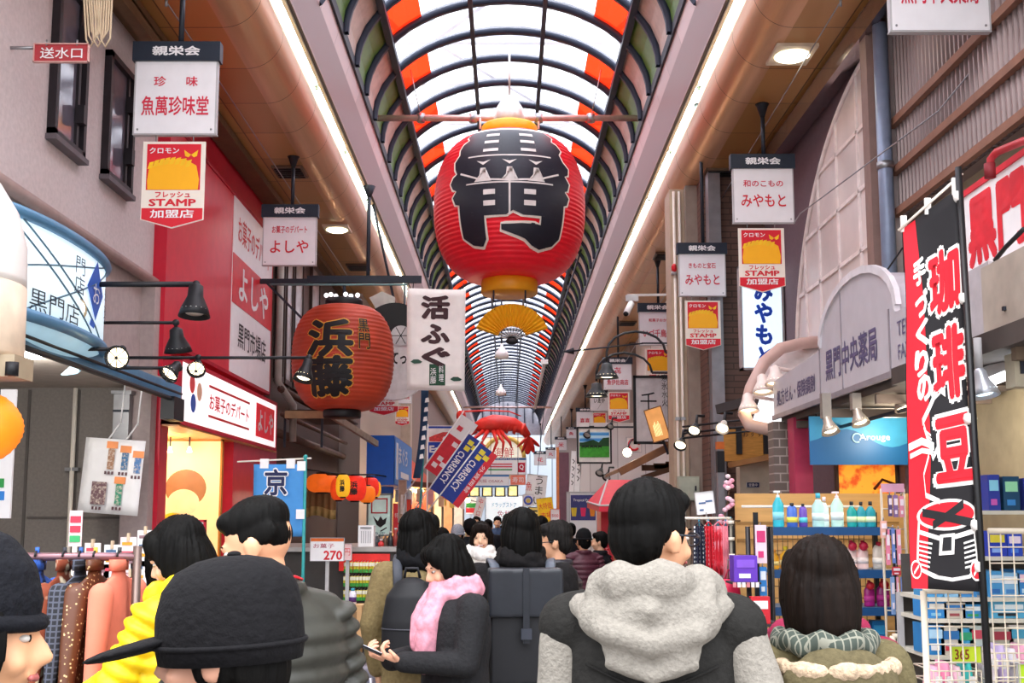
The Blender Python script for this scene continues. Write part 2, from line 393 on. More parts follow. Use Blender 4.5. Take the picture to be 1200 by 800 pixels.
# ---------------------------------------------------------------- generic sign builders
def board(name, label, cat, T, w_, h_, t=.05, face=WHITE, side=GREYP, group=None, rim=0, rimmat=None, emit=None):
    """rectangular sign; local x right, z up, face at y = 0, body behind it"""
    c = T @ V((0, t/2, -h_/2)); o = thing(name, label, cat, c, group)
    b = B(T); b.box(-w_/2, w_/2, 0, t, -h_/2, h_/2); b.done('panel', side if rim == 0 and face is None else face, o)
    if rim:
        b = B(T); y0, y1 = -.012, t + .004; W, H = w_/2 + .002, h_/2 + .002
        b.box(-W, W, y0, y1, H - rim, H); b.box(-W, W, y0, y1, -H, -H + rim); b.box(-W, -W + rim, y0, y1, -H, H); b.box(W - rim, W, y0, y1, -H, H)
        b.done('frame', rimmat or side, o)
    return o
def disc_pts(cx, cz, r, n=24, a0=0, a1=2*PI, rz=None): return [(cx + r*math.cos(a0 + (a1-a0)*i/n), cz + (rz or r)*math.sin(a0 + (a1-a0)*i/n)) for i in range(n if abs(a1 - a0 - 2*PI) < 1e-6 else n + 1)]
def flat(b, pts, y=-.003, m=0): k = len(pts); return b.add([(x, y, z) for x, z in pts], [tuple(range(k))], m)
def stroke(b, pts, wd, y=-.004, m=0):   # brush stroke as a ribbon of varying width in the local plane
    k = len(pts); ws = wd if isinstance(wd, (list, tuple)) else [wd]*k; vs = []
    for i, (x, z) in enumerate(pts):
        p, q = pts[max(i-1, 0)], pts[min(i+1, k-1)]; d = V((q[0]-p[0], q[1]-p[1])).normalized()
        vs += [(x - d.y*ws[i]/2, y, z + d.x*ws[i]/2), (x + d.y*ws[i]/2, y, z - d.x*ws[i]/2)]
    return b.add(vs, [(2*i, 2*i+1, 2*i+3, 2*i+2) for i in range(k - 1)], m)

# ---------------------------------------------------------------- left side of the lane
stucco = mat('#c9bab8', .85, var=.07, scale=30, bump=.4, name='pinkish_grey_stucco')
greywall = mat('#7f7872', .8, var=.1, scale=40, name='speckled_grey_wall')
darkfr = mat('#2a2428', .45, .3)
glass_d = mat('#6b6470', .08, .1, var=.3, scale=2, spec=.8, name='dark_window_glass')
b = B(); b.box(-3.7, -3.28, YN, 10.2, 3.72, ZS); struct(b.done('wall_left', stucco))
b = B(); b.tube([(-3.26, YN, 3.72), (-3.26, 10.3, 3.72)], .05, 10); struct(b.done('trim_130', mat('#a98f88', .5)))
b = B(); b.box(-3.28, -3.05, YN, 30, ZS - .1, ZS - .01); b.bar((-3.1, YN, 5.7), (-3.1, 10, 5.7), .1, .12); struct(b.done('trim_131', mat('#6d5138', .5, .2)))
for k, (y0, y1, z0, z1) in enumerate(((7.62, 8.2, 4.28, 5.5), (8.66, 9.27, 4.31, 5.36))):
    o = struct(thing('window_%d' % (100 + k), None, None, (-3.27, (y0+y1)/2, z0)))
    b = B(); f = .05
    for yy in (y0, y1 - f): b.box(-3.29, -3.22, yy, yy + f, z0, z1)
    for zz in (z0, z1 - f): b.box(-3.29, -3.22, y0, y1, zz, zz + f)
    b.box(-3.28, -3.24, y1 - .14, y1 - .1, z0, z1); b.done('window_frame', darkfr, o)
    b = B(); b.box(-3.285, -3.262, y0 + f, y1 - f, z0 + f, z1 - f); b.done('pane', glass_d, o)
    b = B(); b.box(-3.28, -3.2, y0 - .02, y1 + .02, z0 - .04, z0); b.done('window_sill', mat('#5d5458', .5), o)
    for zz in (z0 + .3, z1 - .3): b = B(); b.box(-3.24, -3.18, y1 - .17, y1 - .1, zz - .07, zz + .07); b.done('hinge', darkfr, o)
# recessed shop under the stucco wall
b = B(); b.box(-5.2, -3.4, 10.0, 10.2, 0, 3.0); b.box(-5.4, -5.2, YN, 10.2, 0, 3.0); struct(b.done('wall_left_recess', greywall))
b = B()
for px in (32, 90): x = (px - 595)*10/1300; b.box(x - .012, x + .012, 9.985, 10.0, 0, 2.72)
b.box(-4.3, -3.45, 9.985, 10, 1.56, 1.58); struct(b.done('trim_132', mat('#5a5450', .6)))
b = B(); b.box(-5.2, -3.1, YN, 10.0, 2.74, 2.82); struct(b.done('ceiling_recess', mat('#b3a79c', .7)))
b = B(); b.box(-3.44, -3.2, 9.9, 10.3, 0, 3.7); b.box(-3.5, -3.32, 6.5, 10.2, 2.8, 3.72); struct(b.done('wall_left_pillar', mat('#b0a09c', .7, var=.08, scale=20)))
o = thing('conduit_pipe', 'white vertical conduit pipe clamped on the speckled grey wall of the recess', 'pipe', (-3.9, 9.95, 0))
b = B(); b.tube([(-3.9, 9.95, 0), (-3.9, 9.95, 2.73)], .022); b.done('pipe', CREAM, o)
for z in (.6, 2.0): b = B(); b.box(-3.96, -3.84, 9.93, 9.99, z - .015, z + .015); b.done('clamp', STEEL, o)
o = thing('meter_box', 'brushed steel box on the pillar behind the hanging price poster', 'box', (-3.42, 9.8, 2.05)); b = B(); b.box(-3.5, -3.36, 9.8, 9.89, 2.05, 2.66); b.done('body', STEEL, o)
b = B(); b.box(-3.5, -3.36, 9.79, 9.8, 2.5, 2.52); b.done('band', DSTEEL, o); b = B(); b.box(-3.52, -3.34, 9.78, 9.89, 2.66, 2.69); b.done('lid', STEEL, o)
o = thing('fluorescent_lamp', 'short white lit lamp under the soffit of the grey recess', 'light', (-3.3, 7.5, 2.7))
b = B(); b.box(-3.8, -3.18, 7.44, 7.56, 2.7, 2.74); b.done('batten', WHITE, o); b = B(); b.tube([(-3.79, 7.5, 2.67), (-3.19, 7.5, 2.67)], .025); b.done('tube', mat('#fffaf0', .4, emit=5), o)
# blue canopy beam and curved lit shop sign
blue_s = mat('#5f93b8', .4, .2, var=.08, name='blue_painted_steel')
o = thing('canopy_beam', 'light blue steel canopy edge with dark conduit under the curved shop sign', 'canopy', (-3.0, 6.5, 2.6))
b = B(); b.box(-3.04, -2.96, 3.5, 10.0, 2.63, 2.75); b.done('beam', blue_s, o)
b = B(); b.tube([(-2.94, 3.5, 2.6), (-2.94, 9.95, 2.6)], .02); b.tube([(-2.93, 3.5, 2.67), (-2.93, 9.9, 2.67)], .012); b.done('conduit', BLACK, o)
b = B(); b.box(-3.02, -2.9, 9.6, 9.9, 2.42, 2.62); b.done('junction_box', BLACK, o)
o = thing('curved_sign', 'glowing pale blue curved shop sign with a blue diamond beside the stucco wall', 'sign', (-3.2, 7.4, 2.85))
def cs(u, z):                                              # curved face in plan: bulges into the lane
    a = R(8 + 164*u); return (-3.3 + .48*math.sin(a)**.6, 7.1 - 1.1*math.cos(a), 2.62 + (z - 2.72)*.68)
face = mat('#dcf0f8', .35, emit=.28, var=.03, name='lit_pale_blue_acrylic')
b = B(); b.grid(lambda u, v: cs(u, 2.98 + .82*v), 24, 2, thick=.02); b.done('face', face, o)
for z in (2.95, 3.83): b = B(); b.tube([cs(i/24, z) for i in range(25)], .04, 8); b.done('rim', blue_s, o)
b = B(); b.grid(lambda u, v: (lambda p: (p[0] - .16*(1-v), p[1], p[2]))(cs(u, 2.72 + .22*v)), 24, 2, thick=.02); b.done('skirt', mat('#a9cfe0', .4, emit=.2, var=.04), o)
def csw(p):                                                # text laid on the curved face
    u = .5 + p[0]/2.3; q = cs(u, p[2]); e = cs(u + .01, p[2]); n_ = V((e[1] - q[1], q[0] - e[0], 0)).normalized()*.012; return (q[0] + n_.x, q[1] + n_.y, q[2])
b = B(); write(b, '黒門店', -.2, 3.1, .5, .2, warp=csw); b.done('lettering', mat('#28303a', .5), o)
b = B()
q = [csw((x, 0, z)) for x, z in ((.14, 3.45), (.3, 3.15), (.46, 3.45), (.3, 3.76))]; b.add(q, [(0, 1, 2, 3)])
q = [csw((x, 0, z)) for x, z in ((.2, 3.08), (.28, 3.06), (.3, 3.12), (.22, 3.15))]; b.add(q, [(0, 1, 2, 3)]); b.done('blue_diamond', mat('#2f63c4', .5, var=.04), o)
b = B(); write(b, 'お', .3, 3.42, .13, .2, warp=lambda p: (lambda r: (r[0] + .003, r[1], r[2]))(csw(p))); b.done('white_letter', WHITE, o)
b = B(); write(b, '門店', .04, 3.5, .13, .36, vert=True, warp=csw); write(b, '料理', .58, 3.4, .12, .34, vert=True, warp=csw); b.done('side_lettering', mat('#3c4a5a', .5), o)
b = B()
for u0, z0, u1, z1 in ((.2, 3.8, .62, 3.0), (.26, 3.8, .7, 3.0), (.2, 3.3, .75, 3.8), (.3, 3.0, .8, 3.8), (.9, 3.0, .95, 3.8)):
    b.tube([(lambda p: (p[0] + .004, p[1], p[2]))(cs(u0 + (u1-u0)*i/8, z0 + (z1-z0)*i/8)) for i in range(9)], .006, 6)
b.done('line_pattern', mat('#4f6f80', .5), o)
# cream dome-topped sign post close by, orange lantern, leaflet board
o = thing('dome_sign', 'big white rounded sign with a beige foot at the frame edge', 'sign', (-2.55, 5, 2.2))
b = B(); b.lathe([(.001, 3.24), (.14, 3.22), (.26, 3.13), (.34, 3.0), (.385, 2.84), (.39, 2.68), (.39, 2.64)][::-1], (-2.63, 5, 0), n=32); b.done('cap', mat('#f1ece6', .4, var=.02), o)
b = B(); b.lathe([(.385, 2.3), (.395, 2.32), (.392, 2.64)], (-2.63, 5, 0), n=32); b.done('drum', mat('#e2cdb4', .5), o)
b = B(); b.box(-3.2, -2.2, 4.9, 5.1, 2.2, 2.3); b.done('bracket', mat('#a9987e', .5), o); b = B(); b.tube([(-2.2, 4.88, 2.2), (-2.2, 4.88, 2.26)], .03); b.done('end_cap', BLACK, o)
o = thing('paper_lantern', 'round orange paper lantern cut by the frame edge under the white rounded sign', 'lantern', (-2.36, 5, 1.84))
b = B(); b.lathe([(.05 + .11*math.sin(PI*i/24)**.7 + (.004 if i % 2 else 0), -.15 + .3*i/24) for i in range(25)], (-2.36, 5, 1.98), n=24); b.done('shade', mat('#f08018', .5, emit=.3), o)
b = B(); b.lathe([(.055, -.02), (.055, .02)], (-2.36, 5, 2.14)); b.done('collar', BLACK, o); b = B(); b.tube([(-2.36, 5, 2.14), (-2.36, 5, 2.22)], .006); b.done('cord', BLACK, o)
T = frame((-2.92, 6.2, 1.93), 0); o = board('notice_board', 'white notice board with card logos beneath the orange lantern', 'sign', T, .31, .72, .02)
for k, c in enumerate(('#1d4ea0', '#d22f2f', '#2f9a4a')): b = B(T); b.box(.0 + .04*k, .035 + .04*k, -.005, 0, -.19, -.14); b.done('logo', mat(c), o)
b = B(T); b.box(.0, .12, -.005, 0, -.26, -.21); b.done('logo', mat('#2f80d0'), o); b = B(T); b.tube([(0, .02, -.3), (0, .02, -1.93)], .015); b.done('post', STEEL, o)
# fire inlet sign on its bracket, coil of cable
T = frame((-2.94, 7, 4.61)); o = board('fire_inlet_sign', 'small dark red plate with white writing on a bracket by the stucco wall', 'sign', T, .36, .125, .012, mat('#b03a40', .5), rim=.006, rimmat=mat('#d8a8a0'))
new_text(o, T, '送水口', 0, 0, .28, .075, WHITE, bold=.01); b = B(T); b.tube([(-.4, .01, .04), (-.18, .01, .04)], .012); b.done('bracket', STEEL, o)
for x in (-.1, .1): b = B(T); b.tube([(x, 0, .05), (x, 0, .09)], .006); b.done('hook', STEEL, o)
o = thing('cable_coil', 'coil of cream cable hanging at the top of the stucco wall', 'cable', (-2.8, 7.2, 4.75))
for k in range(7):
    b = B(); x = -2.85 + .017*k; zb = 4.74 + .03*(k % 3); b.tube([(x - .02, 7.2 + .01*k, 5.45), (x - .04, 7.2, 5.1), (x - .01, 7.2, zb + .05), (x + .02, 7.2, zb), (x + .05, 7.2, zb + .06), (x + .05, 7.2, 5.1), (x + .02, 7.2, 5.45)], .007, 6); b.done('loop', mat('#d9c3a2', .6), o)
b = B(); b.tube([(-2.8, 7.2, 5.4), (-2.8, 7.2, 5.84)], .006); b.done('hook', STEEL, o)

# ---- red sweet shop
shopred = mat('#cf2038', .35, var=.06, name='red_enamel')
b = B(); b.box(-3.6, -3.3, 10.2, 14.9, 2.43, ZS); b.box(-3.34, -3.16, 10.06, 10.3, 0, 5.6); b.box(-4.6, -3.04, 12.3, 14.6, 0, 2.43); struct(b.done('wall_left_red_shop', shopred))
b = B(); b.box(-5, -4.4, 10.2, 12.3, 0, 2.5); struct(b.done('wall_left_red_shop_inner', mat('#d8b888')))
b = B(); b.box(-4.5, -3.0, 10.1, 14.4, 2.4, 2.43); struct(b.done('ceiling_shop_soffit', mat('#d98a4a', .35, var=.25, scale=2, stretch=(8, 1, 1))))
T = frame((-3.2, 12.5, 4.27), LEFT); o = board('billboard', 'tall red and white billboard above the red sweet shop', 'sign', T, 4.55, 2.15, .1, shopred, rim=.04, rimmat=mat('#b01a30'))
b = B(T); b.box(.12, 2.24, -.01, 0, -1.06, 1.06); b.done('white_panel', WHITE, o)
b = B(T); b.box(.12, 2.24, -.016, -.01, -.22, .36); b.done('red_band', mat('#d8202f', .4), o)
new_text(o, T, 'お菓子のデパート', 1.2, .7, 1.75, .32, RED, y=-.014, bold=.01); new_text(o, T, 'よしや', 1.2, .07, 1.6, .42, WHITE, y=-.02, bold=.02, name='white_lettering')
new_text(o, T, '黒門市場店', 1.2, -.55, 1.5, .3, BLACK, y=-.014, bold=.01, name='black_lettering')
T = frame((-3.0, 12.2, 2.73), LEFT); o = board('light_box', 'long lit white shop sign with red rim over the sweet shop entrance', 'sign', T, 4.25, .62, .28, shopred, rim=.035, rimmat=mat('#c01c34'))
b = B(T); b.box(-2.08, 2.08, -.006, 0, -.27, .27); b.done('lit_face', mat('#fbf4f4', .4, emit=.3, var=.02), o)
b = B(T); b.box(.95, 1.95, -.012, -.006, -.2, .2); b.done('red_panel', mat('#e02030', .4, emit=.1), o)
new_text(o, T, 'お菓子のデパート', -.28, 0, 1.7, .17, mat('#c8243a', .5, emit=.1), y=-.01, bold=.015); new_text(o, T, 'よしや', 1.45, 0, .85, .27, WHITE, y=-.018, bold=.03, name='white_lettering')
for z in (.15, -.15): b = B(T); b.box(-1.15, .6, -.01, -.006, z - .012, z + .012); b.done('red_line', RED, o)
for z, x, c in ((.1, -1.75, '#e04a4a'), (-.08, -1.7, '#3a5ab0'), (.05, -1.5, '#f0c0a0')): b = B(T); flat(b, disc_pts(x, z, .09), -.009); b.done('dot', mat(c), o)
T = frame((-3.46, 11.9, 1.3)); o = board('display_poster', 'warm lit cream display panel with round colour patches in the red shop entrance', 'sign', T, .8, 2.2, .05, mat('#f6dca0', .5, emit=.12, var=.1, scale=3), mat('#c07828'), rim=.02)
for x, z, rx, rz, c in ((.02, .58, .22, .2, '#96643a'), (.0, .43, .17, .14, '#f7d3a4'), (-.1, .22, .14, .1, '#f0c020'), (-.16, .05, .2, .16, '#dd3a28')):
    b = B(T); flat(b, disc_pts(x, z, rx, 28, rz=rz), -.004 - .001*(rz < .17)); b.done('patch', mat(c, .5, emit=.05), o)
def plight(x, y, z, e, c=(1, .8, .55), r=.08):
    l = bpy.data.lights.new('shop_lamp_light', 'POINT'); l.energy = e; l.color = c; l.shadow_soft_size = r
    o = bpy.data.objects.new('shop_lamp_light', l); COL.objects.link(o); o.location = (x, y, z); return o
plight(-3.6, 11.2, 2.2, 16); plight(-3.5, 7.8, 2.55, 16, (1, .97, .92))
for x in (-3.7, -3.5, -3.3):
    o = thing('display_lamp', 'tiny lamp on the track in front of the cream display panel', 'light', (x, 11.5, 2.24), 'display track lamps'); b = B(); b.tube([(x, 11.5, 2.4), (x, 11.5, 2.3)], .008); b.done('stem', BLACK, o); b = B(); b.lathe([(.012, .06), (.03, 0), (.02, 0)], (x, 11.5, 2.24), n=10); b.done('shade', mat('#ffe8b0', .4, emit=3), o)

# ---- old dark fronts further on
brownw = pattern('wave', '#4a3a34', '#6b5850', (0, 9, 0), .7, name='dark_vertical_boards', dir='Y')
b = B(); b.box(-3.6, -3.2, 14.9, 21, 0, ZS); struct(b.done('wall_left_old_front', brownw))
b = B(); b.box(-3.5, -2.8, 21, 31, 0, ZS); struct(b.done('wall_left_beige_front', pattern('wave', '#8f7f74', '#a89a8e', (0, 7, 0), .7, name='beige_sheet_metal', dir='Y')))
b = B(); b.box(-3.4, -2.7, 31, YE, 0, ZS); struct(b.done('wall_left_far', pattern('wave', '#7d6a62', '#937f76', (0, 4, 0), .7, name='brown_sheet_metal', dir='Y')))
b = B(); b.box(-2.9, -2.55, 29, 29.5, 0, ZS); struct(b.done('wall_left_column', mat('#b5a596', .6)))
for k, (y0, y1) in enumerate(((15.0, 15.5), (15.6, 16.1), (16.2, 16.9), (17.6, 18.4))):
    o = struct(thing('window_%d' % (110 + k), None, None, (-3.18, y0, 3.5)))
    b = B(); b.box(-3.2, -3.15, y0, y0 + .05, 3.5, 5.6); b.box(-3.2, -3.15, y1 - .05, y1, 3.5, 5.6); b.box(-3.2, -3.15, y0, y1, 3.45, 3.52); b.done('window_frame', mat('#3a2a24', .5), o)
    b = B(); b.box(-3.19, -3.17, y0 + .05, y1 - .05, 3.52, 5.6); b.done('pane', mat('#a9a6a6', .2, var=.25, scale=3), o)
o = thing('gutter', 'weathered brown rain gutters running along the old dark front', 'gutter', (-3.1, 17.5, 2.6))
for x, z, r in ((-3.08, 3.3, .05), (-3.05, 2.95, .035), (-3.1, 2.7, .06)): b = B(); b.tube([(x, 14.95, z), (x, 20.9, z)], r); b.done('pipe', mat('#5d4438', .6, var=.3), o)
b = B(); b.tube([(-3.12, 14.95, 5.6), (-3.12, 14.95, 3.4), (-2.95, 15.2, 3.1), (-2.95, 15.2, 2.6)], .05); b.done('downpipe', mat('#a8a49a', .5), o)
o = thing('awning_frame', 'rusty beige steel awning frame under the brown paper lantern', 'awning', (-2.5, 14.5, 2.6))
b = B(); b.bar((-2.97, 14.75, 2.93), (-2.36, 14.75, 2.93), .06, .1); b.done('front_bar', mat('#b59a72', .6, var=.2), o)
b = B(); b.bar((-2.36, 14.78, 2.93), (-2.03, 17.2, 2.7), .05, .09); b.done('side_bar', mat('#9a8c7c', .5, var=.2), o)
b = B(); b.box(-2.95, -2.3, 14.8, 17, 2.98, 3.0); b.done('sheet', mat('#55443c', .7), o)
for x in (-3.0, -2.5): b = B(); b.bar((x, 14.9, 2.9), (x, 14.9, 2.5), .03, .03); b.done('hanger', DSTEEL, o)
# ---------------------------------------------------------------- hanging shop plates (header, plate, stamp sheet)
stampred = mat('#d81f30', .4, var=.03); stampyel = mat('#fdb515', .45, var=.03); stampor = mat('#f08a12', .45, var=.03)
def stamp(T, label, w_=.47, h_=.67, group='stamp scheme signs'):
    """pennant with a red head, plain yellow round patch and headband, writing, red foot with a point"""
    o = thing('stamp_sign', label, 'sign', T @ V((0, 0, -h_/2)), group); x = w_/2; W_ = lambda f: (f - .5)*h_
    b = B(T); b.prism([(-x, h_/2), (-x, W_(.1)), (0, W_(0)), (x, W_(.1)), (x, h_/2)], 0, .012); b.done('sheet', CREAM, o)
    b = B(T); xi = x*.86; b.box(-xi, xi, -.003, 0, W_(.44), W_(.97)); b.done('red_field', stampred, o)
    pts = [(-xi*.94, W_(.443)), (-xi*.96, W_(.55)), (-xi*.9, W_(.7)), (-xi*.3, W_(.79)), (xi*.4, W_(.8)), (xi*.85, W_(.72)), (xi*.96, W_(.56)), (xi*.93, W_(.443))]
    b = B(T); flat(b, pts, -.0045); b.done('yellow_patch', stampyel, o)
    b = B(T)
    for i in range(8):
        cx = -xi*.86 + i*xi*.2; cz = W_(.70 + .075*math.sin(PI*(i + 1)/10)); flat(b, [(cx - .022*w_/.47, cz - .03*h_/.67), (cx + .012*w_/.47, cz - .022*h_/.67), (cx + .028*w_/.47, cz + .03*h_/.67), (cx - .006*w_/.47, cz + .022*h_/.67)], -.006)
    for q in (-1, 1): flat(b, [(xi*.64, W_(.845)), (xi*(.64 + .26*q), W_(.9)), (xi*(.64 + .22*q), W_(.83)), (xi*(.64 + .1*q), W_(.815))][::q], -.0062)
    b.done('headband', mat('#ffc21c', .45), o)
    new_text(o, T, 'クロモン', -xi*.36, W_(.895), xi*1.1, h_*.07, WHITE, y=-.006, bold=.02, name='white_lettering')
    new_text(o, T, 'フレッシュ', 0, W_(.385), xi*1.3, h_*.07, stampred, bold=.03); new_text(o, T, 'STAMP', 0, W_(.295), xi*1.75, h_*.085, stampred, bold=.035)
    b = B(T); b.add([(-x*.97, -.003, W_(.23)), (-x*.97, -.003, W_(.105)), (0, -.003, W_(.012)), (x*.97, -.003, W_(.105)), (x*.97, -.003, W_(.23))], [(0, 1, 2, 3, 4)]); b.done('red_foot', stampred, o)
    new_text(o, T, '加盟店', 0, W_(.165), xi*1.62, h_*.095, WHITE, bold=.02, y=-.006, name='foot_lettering')
    for sx in (-.6, .6): b = B(T); b.tube([(sx*x, .004, h_/2), (sx*x, .0, h_/2 + .05)], .004, 6); b.done('hook', STEEL, o)
    return o
def plate(px0, px1, pyb, Y, lines, label, stamp_label=None, hdr=True, stw=.78, sdx=0, side=None, w_=None, h_=.56):
    pl, pr = P(px0, pyb, Y), P(px1, pyb, Y); w_ = pr.x - pl.x; h_ = w_*(.97 if h_ is None else h_/.6); cx = (pl.x + pr.x)/2; zb = pl.z
    T = frame((cx, Y, zb + h_/2)); o = thing('hanging_sign', label, 'sign', (cx, Y, zb), 'shop plates hung from the arcade ceiling')
    b = B(T); b.box(-w_/2, w_/2, 0, .05, -h_/2, h_/2); b.done('plate', mat('#eceaec', .4, var=.03), o)
    b = B(T); b.box(-w_/2 - .015, w_/2 + .015, .005, .055, -h_/2 - .01, -h_/2); b.box(-w_/2 - .012, -w_/2, .0, .05, -h_/2, h_/2); b.box(w_/2, w_/2 + .012, 0, .05, -h_/2, h_/2); b.done('edge', GREYP, o)
    for sx in (-1, 1): b = B(T); b.tube([(sx*(w_/2 - .025), -.004, -h_/2 + .03), (sx*(w_/2 - .025), .0, -h_/2 + .03)], .008, 8); b.done('screw', STEEL, o)
    if hdr:
        b = B(T); b.box(-w_/2 - .03, w_/2 + .03, -.02, .07, h_/2, h_/2 + .15*w_/.6); b.done('header', NAVY, o)
        new_text(o, T, '親栄会', 0, h_/2 + .075*w_/.6, w_*.6, .075*w_/.6, WHITE, y=-.024, bold=.03, name='header_lettering')
    zt = zb + h_ + .15*w_/.6
    b = B(); b.tube([(cx + .02, Y + .03, zt), (cx + .02, Y + .03, ZS - .1 if abs(cx) > 2.4 else 6.5)], .022, 8); b.done('pole', mat('#2c3038', .4, .3), o)
    b = B(); b.lathe([(.022, -.14), (.06, -.02), (.075, 0)], (cx + .02, Y + .03, ZS if abs(cx) > 2.4 else 6.6), n=12); b.done('ceiling_cup', mat('#22252c', .4, .3), o)
    for i, (t, fz, fw, fh, c) in enumerate(lines):
        new_text(o, T, t, 0, fz*h_, fw*w_, fh*h_, c, bold=.016, name='lettering')
    if stamp_label:
        sw = w_*stw; sh = sw*1.42; stamp(frame((cx + sdx, Y + .02, zb - .06 - sh/2)), stamp_label, sw, sh)
    return o
SR = mat('#d63048', .5, var=.03)
plate(157, 251, 156, 8.2, [('珍 　 味', .22, .55, .14, SR), ('魚萬珍味堂', -.12, .84, .27, SR)], 'white hanging plate of the delicacy shop in front of the stucco wall', 'stamp pennant under the delicacy shop plate by the stucco wall')
plate(308, 369, 310, 12.8, [('お菓子のデパート', .24, .68, .16, SR), ('よしや', -.12, .74, .27, mat('#d82030', .5))], 'white hanging plate of the sweet shop above its red billboard')
plate(1046, 1160, 35, 6.85, [('黒門中央薬局', -.05, .8, .3, SR)], 'white hanging pharmacy plate at the top edge before the corrugated wall', None)
plate(861, 930, 260, 11.1, [('和のこもの', .22, .68, .13, SR), ('みやもと', -.1, .76, .24, mat('#d82030', .5))], 'white hanging plate of the Japanese trinket shop by the purple wall', 'stamp pennant under the trinket shop plate, by the blue lettered light box', sdx=-.03)
plate(797, 850, 346, 13.1, [('きものと宝石', .22, .6, .14, SR), ('みやもと', -.12, .76, .26, SR)], 'white hanging plate of the kimono and jewel shop on the beige pillar', 'stamp pennant on the beige pillar under the kimono shop plate')
plate(750, 792, 404, 18.1, [('和菓子おか', .25, .5, .1, SR), ('いづ千鳥屋', -.15, .8, .24, SR)], 'white hanging plate just left of the beige pillar', 'stamp pennant over the black framed vertical sign', sdx=.02)
plate(708, 740, 456, 23.6, [('㐂', .25, .26, .26, SR), ('魚伊佐商店', -.22, .78, .22, SR)], 'white hanging plate with a round red crest below the grey lamps', 'tilted stamp pennant under the round crest plate', sdx=.02)
plate(692, 713, 481, 33, [('いゑや', .1, .6, .3, BLACK)], 'small far hanging plate with black brush writing', 'small stamp pennant above the meadow picture')
plate(676, 695, 500, 36, [('喜喜', -.1, .6, .35, SR)], 'small far hanging plate with two red squares above the meadow picture')
plate(664, 675, 513, 44, [('魚', 0, .5, .4, SR)], 'tiny far hanging plate left of the meadow picture')
plate(651, 664, 527, 48, [('米', 0, .5, .5, SR)], 'tiny far hanging plate beside the vertical white banners')
plate(640, 651, 537, 54, [('丸', 0, .5, .4, SR)], 'tiny far hanging plate above the far brown eaves')
plate(626, 640, 545, 60, [('花', 0, .5, .4, SR)], 'tiniest far hanging plate near the end of the arcade')
plate(461, 482, 472, 22.5, [('まぐろ', .2, .6, .16, SR), ('ユン焼', -.15, .8, .26, SR)], 'white hanging plate behind the fugu cloth banner', 'stamp pennant under the plate behind the fugu cloth banner')
stamp(frame((P(450, 463, 19).x, 19.0, P(450, 463, 19).z)), 'stamp pennant half hidden by the brown paper lantern', .5, .7)
# ---------------------------------------------------------------- great red lantern hung on its cross bar
def bulge(z): return max(0, 1 - abs(z)**2.3)**(1/2.3)
def lantern(name, label, c, r, h, hue, rib, n_rib, groove, cap_m, cap_r, cap_h, emit=0):
    o = thing(name, label, 'lantern', (c[0], c[1], c[2] - h/2)); pr = []; n = n_rib*4
    for i in range(n + 1):
        z = -1 + 2*i/n; q = i % 4; pr.append((r*(.34 + .66*bulge(z*.985)) - groove*(1 if q == 0 else .3 if q in (1, 3) else 0), z*h/2))
    b = B(); b.lathe(pr, c, n=56); b.done('shade', hue, o)
    for s in (-1, 1):
        b = B(); z0 = s*h/2
        b.lathe([(cap_r*.96, min(z0, z0 + s*cap_h)), (cap_r, min(z0, z0 + s*cap_h) + .02), (cap_r, max(z0, z0 + s*cap_h) - .02), (cap_r*.96, max(z0, z0 + s*cap_h))], c, n=40); b.done('collar', cap_m, o)
    return o
def on_lantern(c, r, h, off):       # lays a local point (x, z) on the lantern's round face
    def f(p):
        z = max(-.97, min(.97, p[2]/(h/2))); rr = r*(.34 + .66*bulge(z*.985)) + off - p[1]; a = p[0]/r
        return (c[0] + rr*math.sin(a), c[1] - rr*math.cos(a), c[2] + p[2])
    return f
LC = P(597, 246, 15.4); LC = V((LC.x, 15.4, LC.z)); LR, LH = 1.08, 2.05
redpaper = mat('#e0182a', .4, var=.06, emit=.05, name='red_lantern_paper'); inkm = mat('#1a1c28', .45, var=.1, name='lantern_ink')
LO = lantern('giant_lantern', 'giant red paper lantern with huge black characters hung from the roof bar', LC, LR, LH, redpaper, 0, 34, .018, mat('#f2a81a', .4, var=.05), .4, .2)
def dense(b_src, warp, b, k=3):     # subdivide flat strokes so that they follow the round paper
    import bmesh
    bm = bmesh.new(); vs = [bm.verts.new(v) for v in b_src.v]
    for f in b_src.f:
        try: bm.faces.new([vs[i] for i in f])
        except ValueError: pass
    bmesh.ops.triangulate(bm, faces=bm.faces[:])
    for _ in range(5):
        e = [x for x in bm.edges if x.calc_length() > .07]
        if not e: break
        bmesh.ops.subdivide_edges(bm, edges=e, cuts=1); bmesh.ops.triangulate(bm, faces=[f for f in bm.faces if len(f.verts) > 3])
    bm.verts.index_update(); b.add([warp(v.co) for v in bm.verts], [tuple(v.index for v in f.verts) for f in bm.faces], 0, True); bm.free()
def scan(pts, warp, b, dz=.012):        # fills an outline with narrow bands
    def cuts(z):
        xs = []; k = len(pts)
        for i in range(k):
            (x0, z0), (x1, z1) = pts[i], pts[(i+1) % k]
            if (z0 <= z) != (z1 <= z): xs.append(x0 + (x1 - x0)*(z - z0)/(z1 - z0))
        return sorted(xs)
    z = min(p[1] for p in pts); top = max(p[1] for p in pts)
    while z < top:
        z1 = min(z + dz, top); A, C, D = cuts(z + 1e-4), cuts(z1 - 1e-4), cuts((z + z1)/2)
        if len(A) != len(C): A = C = D
        for i in range(0, len(A) - 1, 2):
            n_ = max(1, int((max(A[i+1], C[i+1]) - min(A[i], C[i]))/.07)); vs = [warp((q[i] + (q[i+1] - q[i])*j/n_, 0, zz)) for q, zz in ((A, z), (C, z1)) for j in range(n_ + 1)]
            b.add(vs, [(j, j+1, n_+2+j, n_+1+j) for j in range(n_)], 0, True)
        z = z1
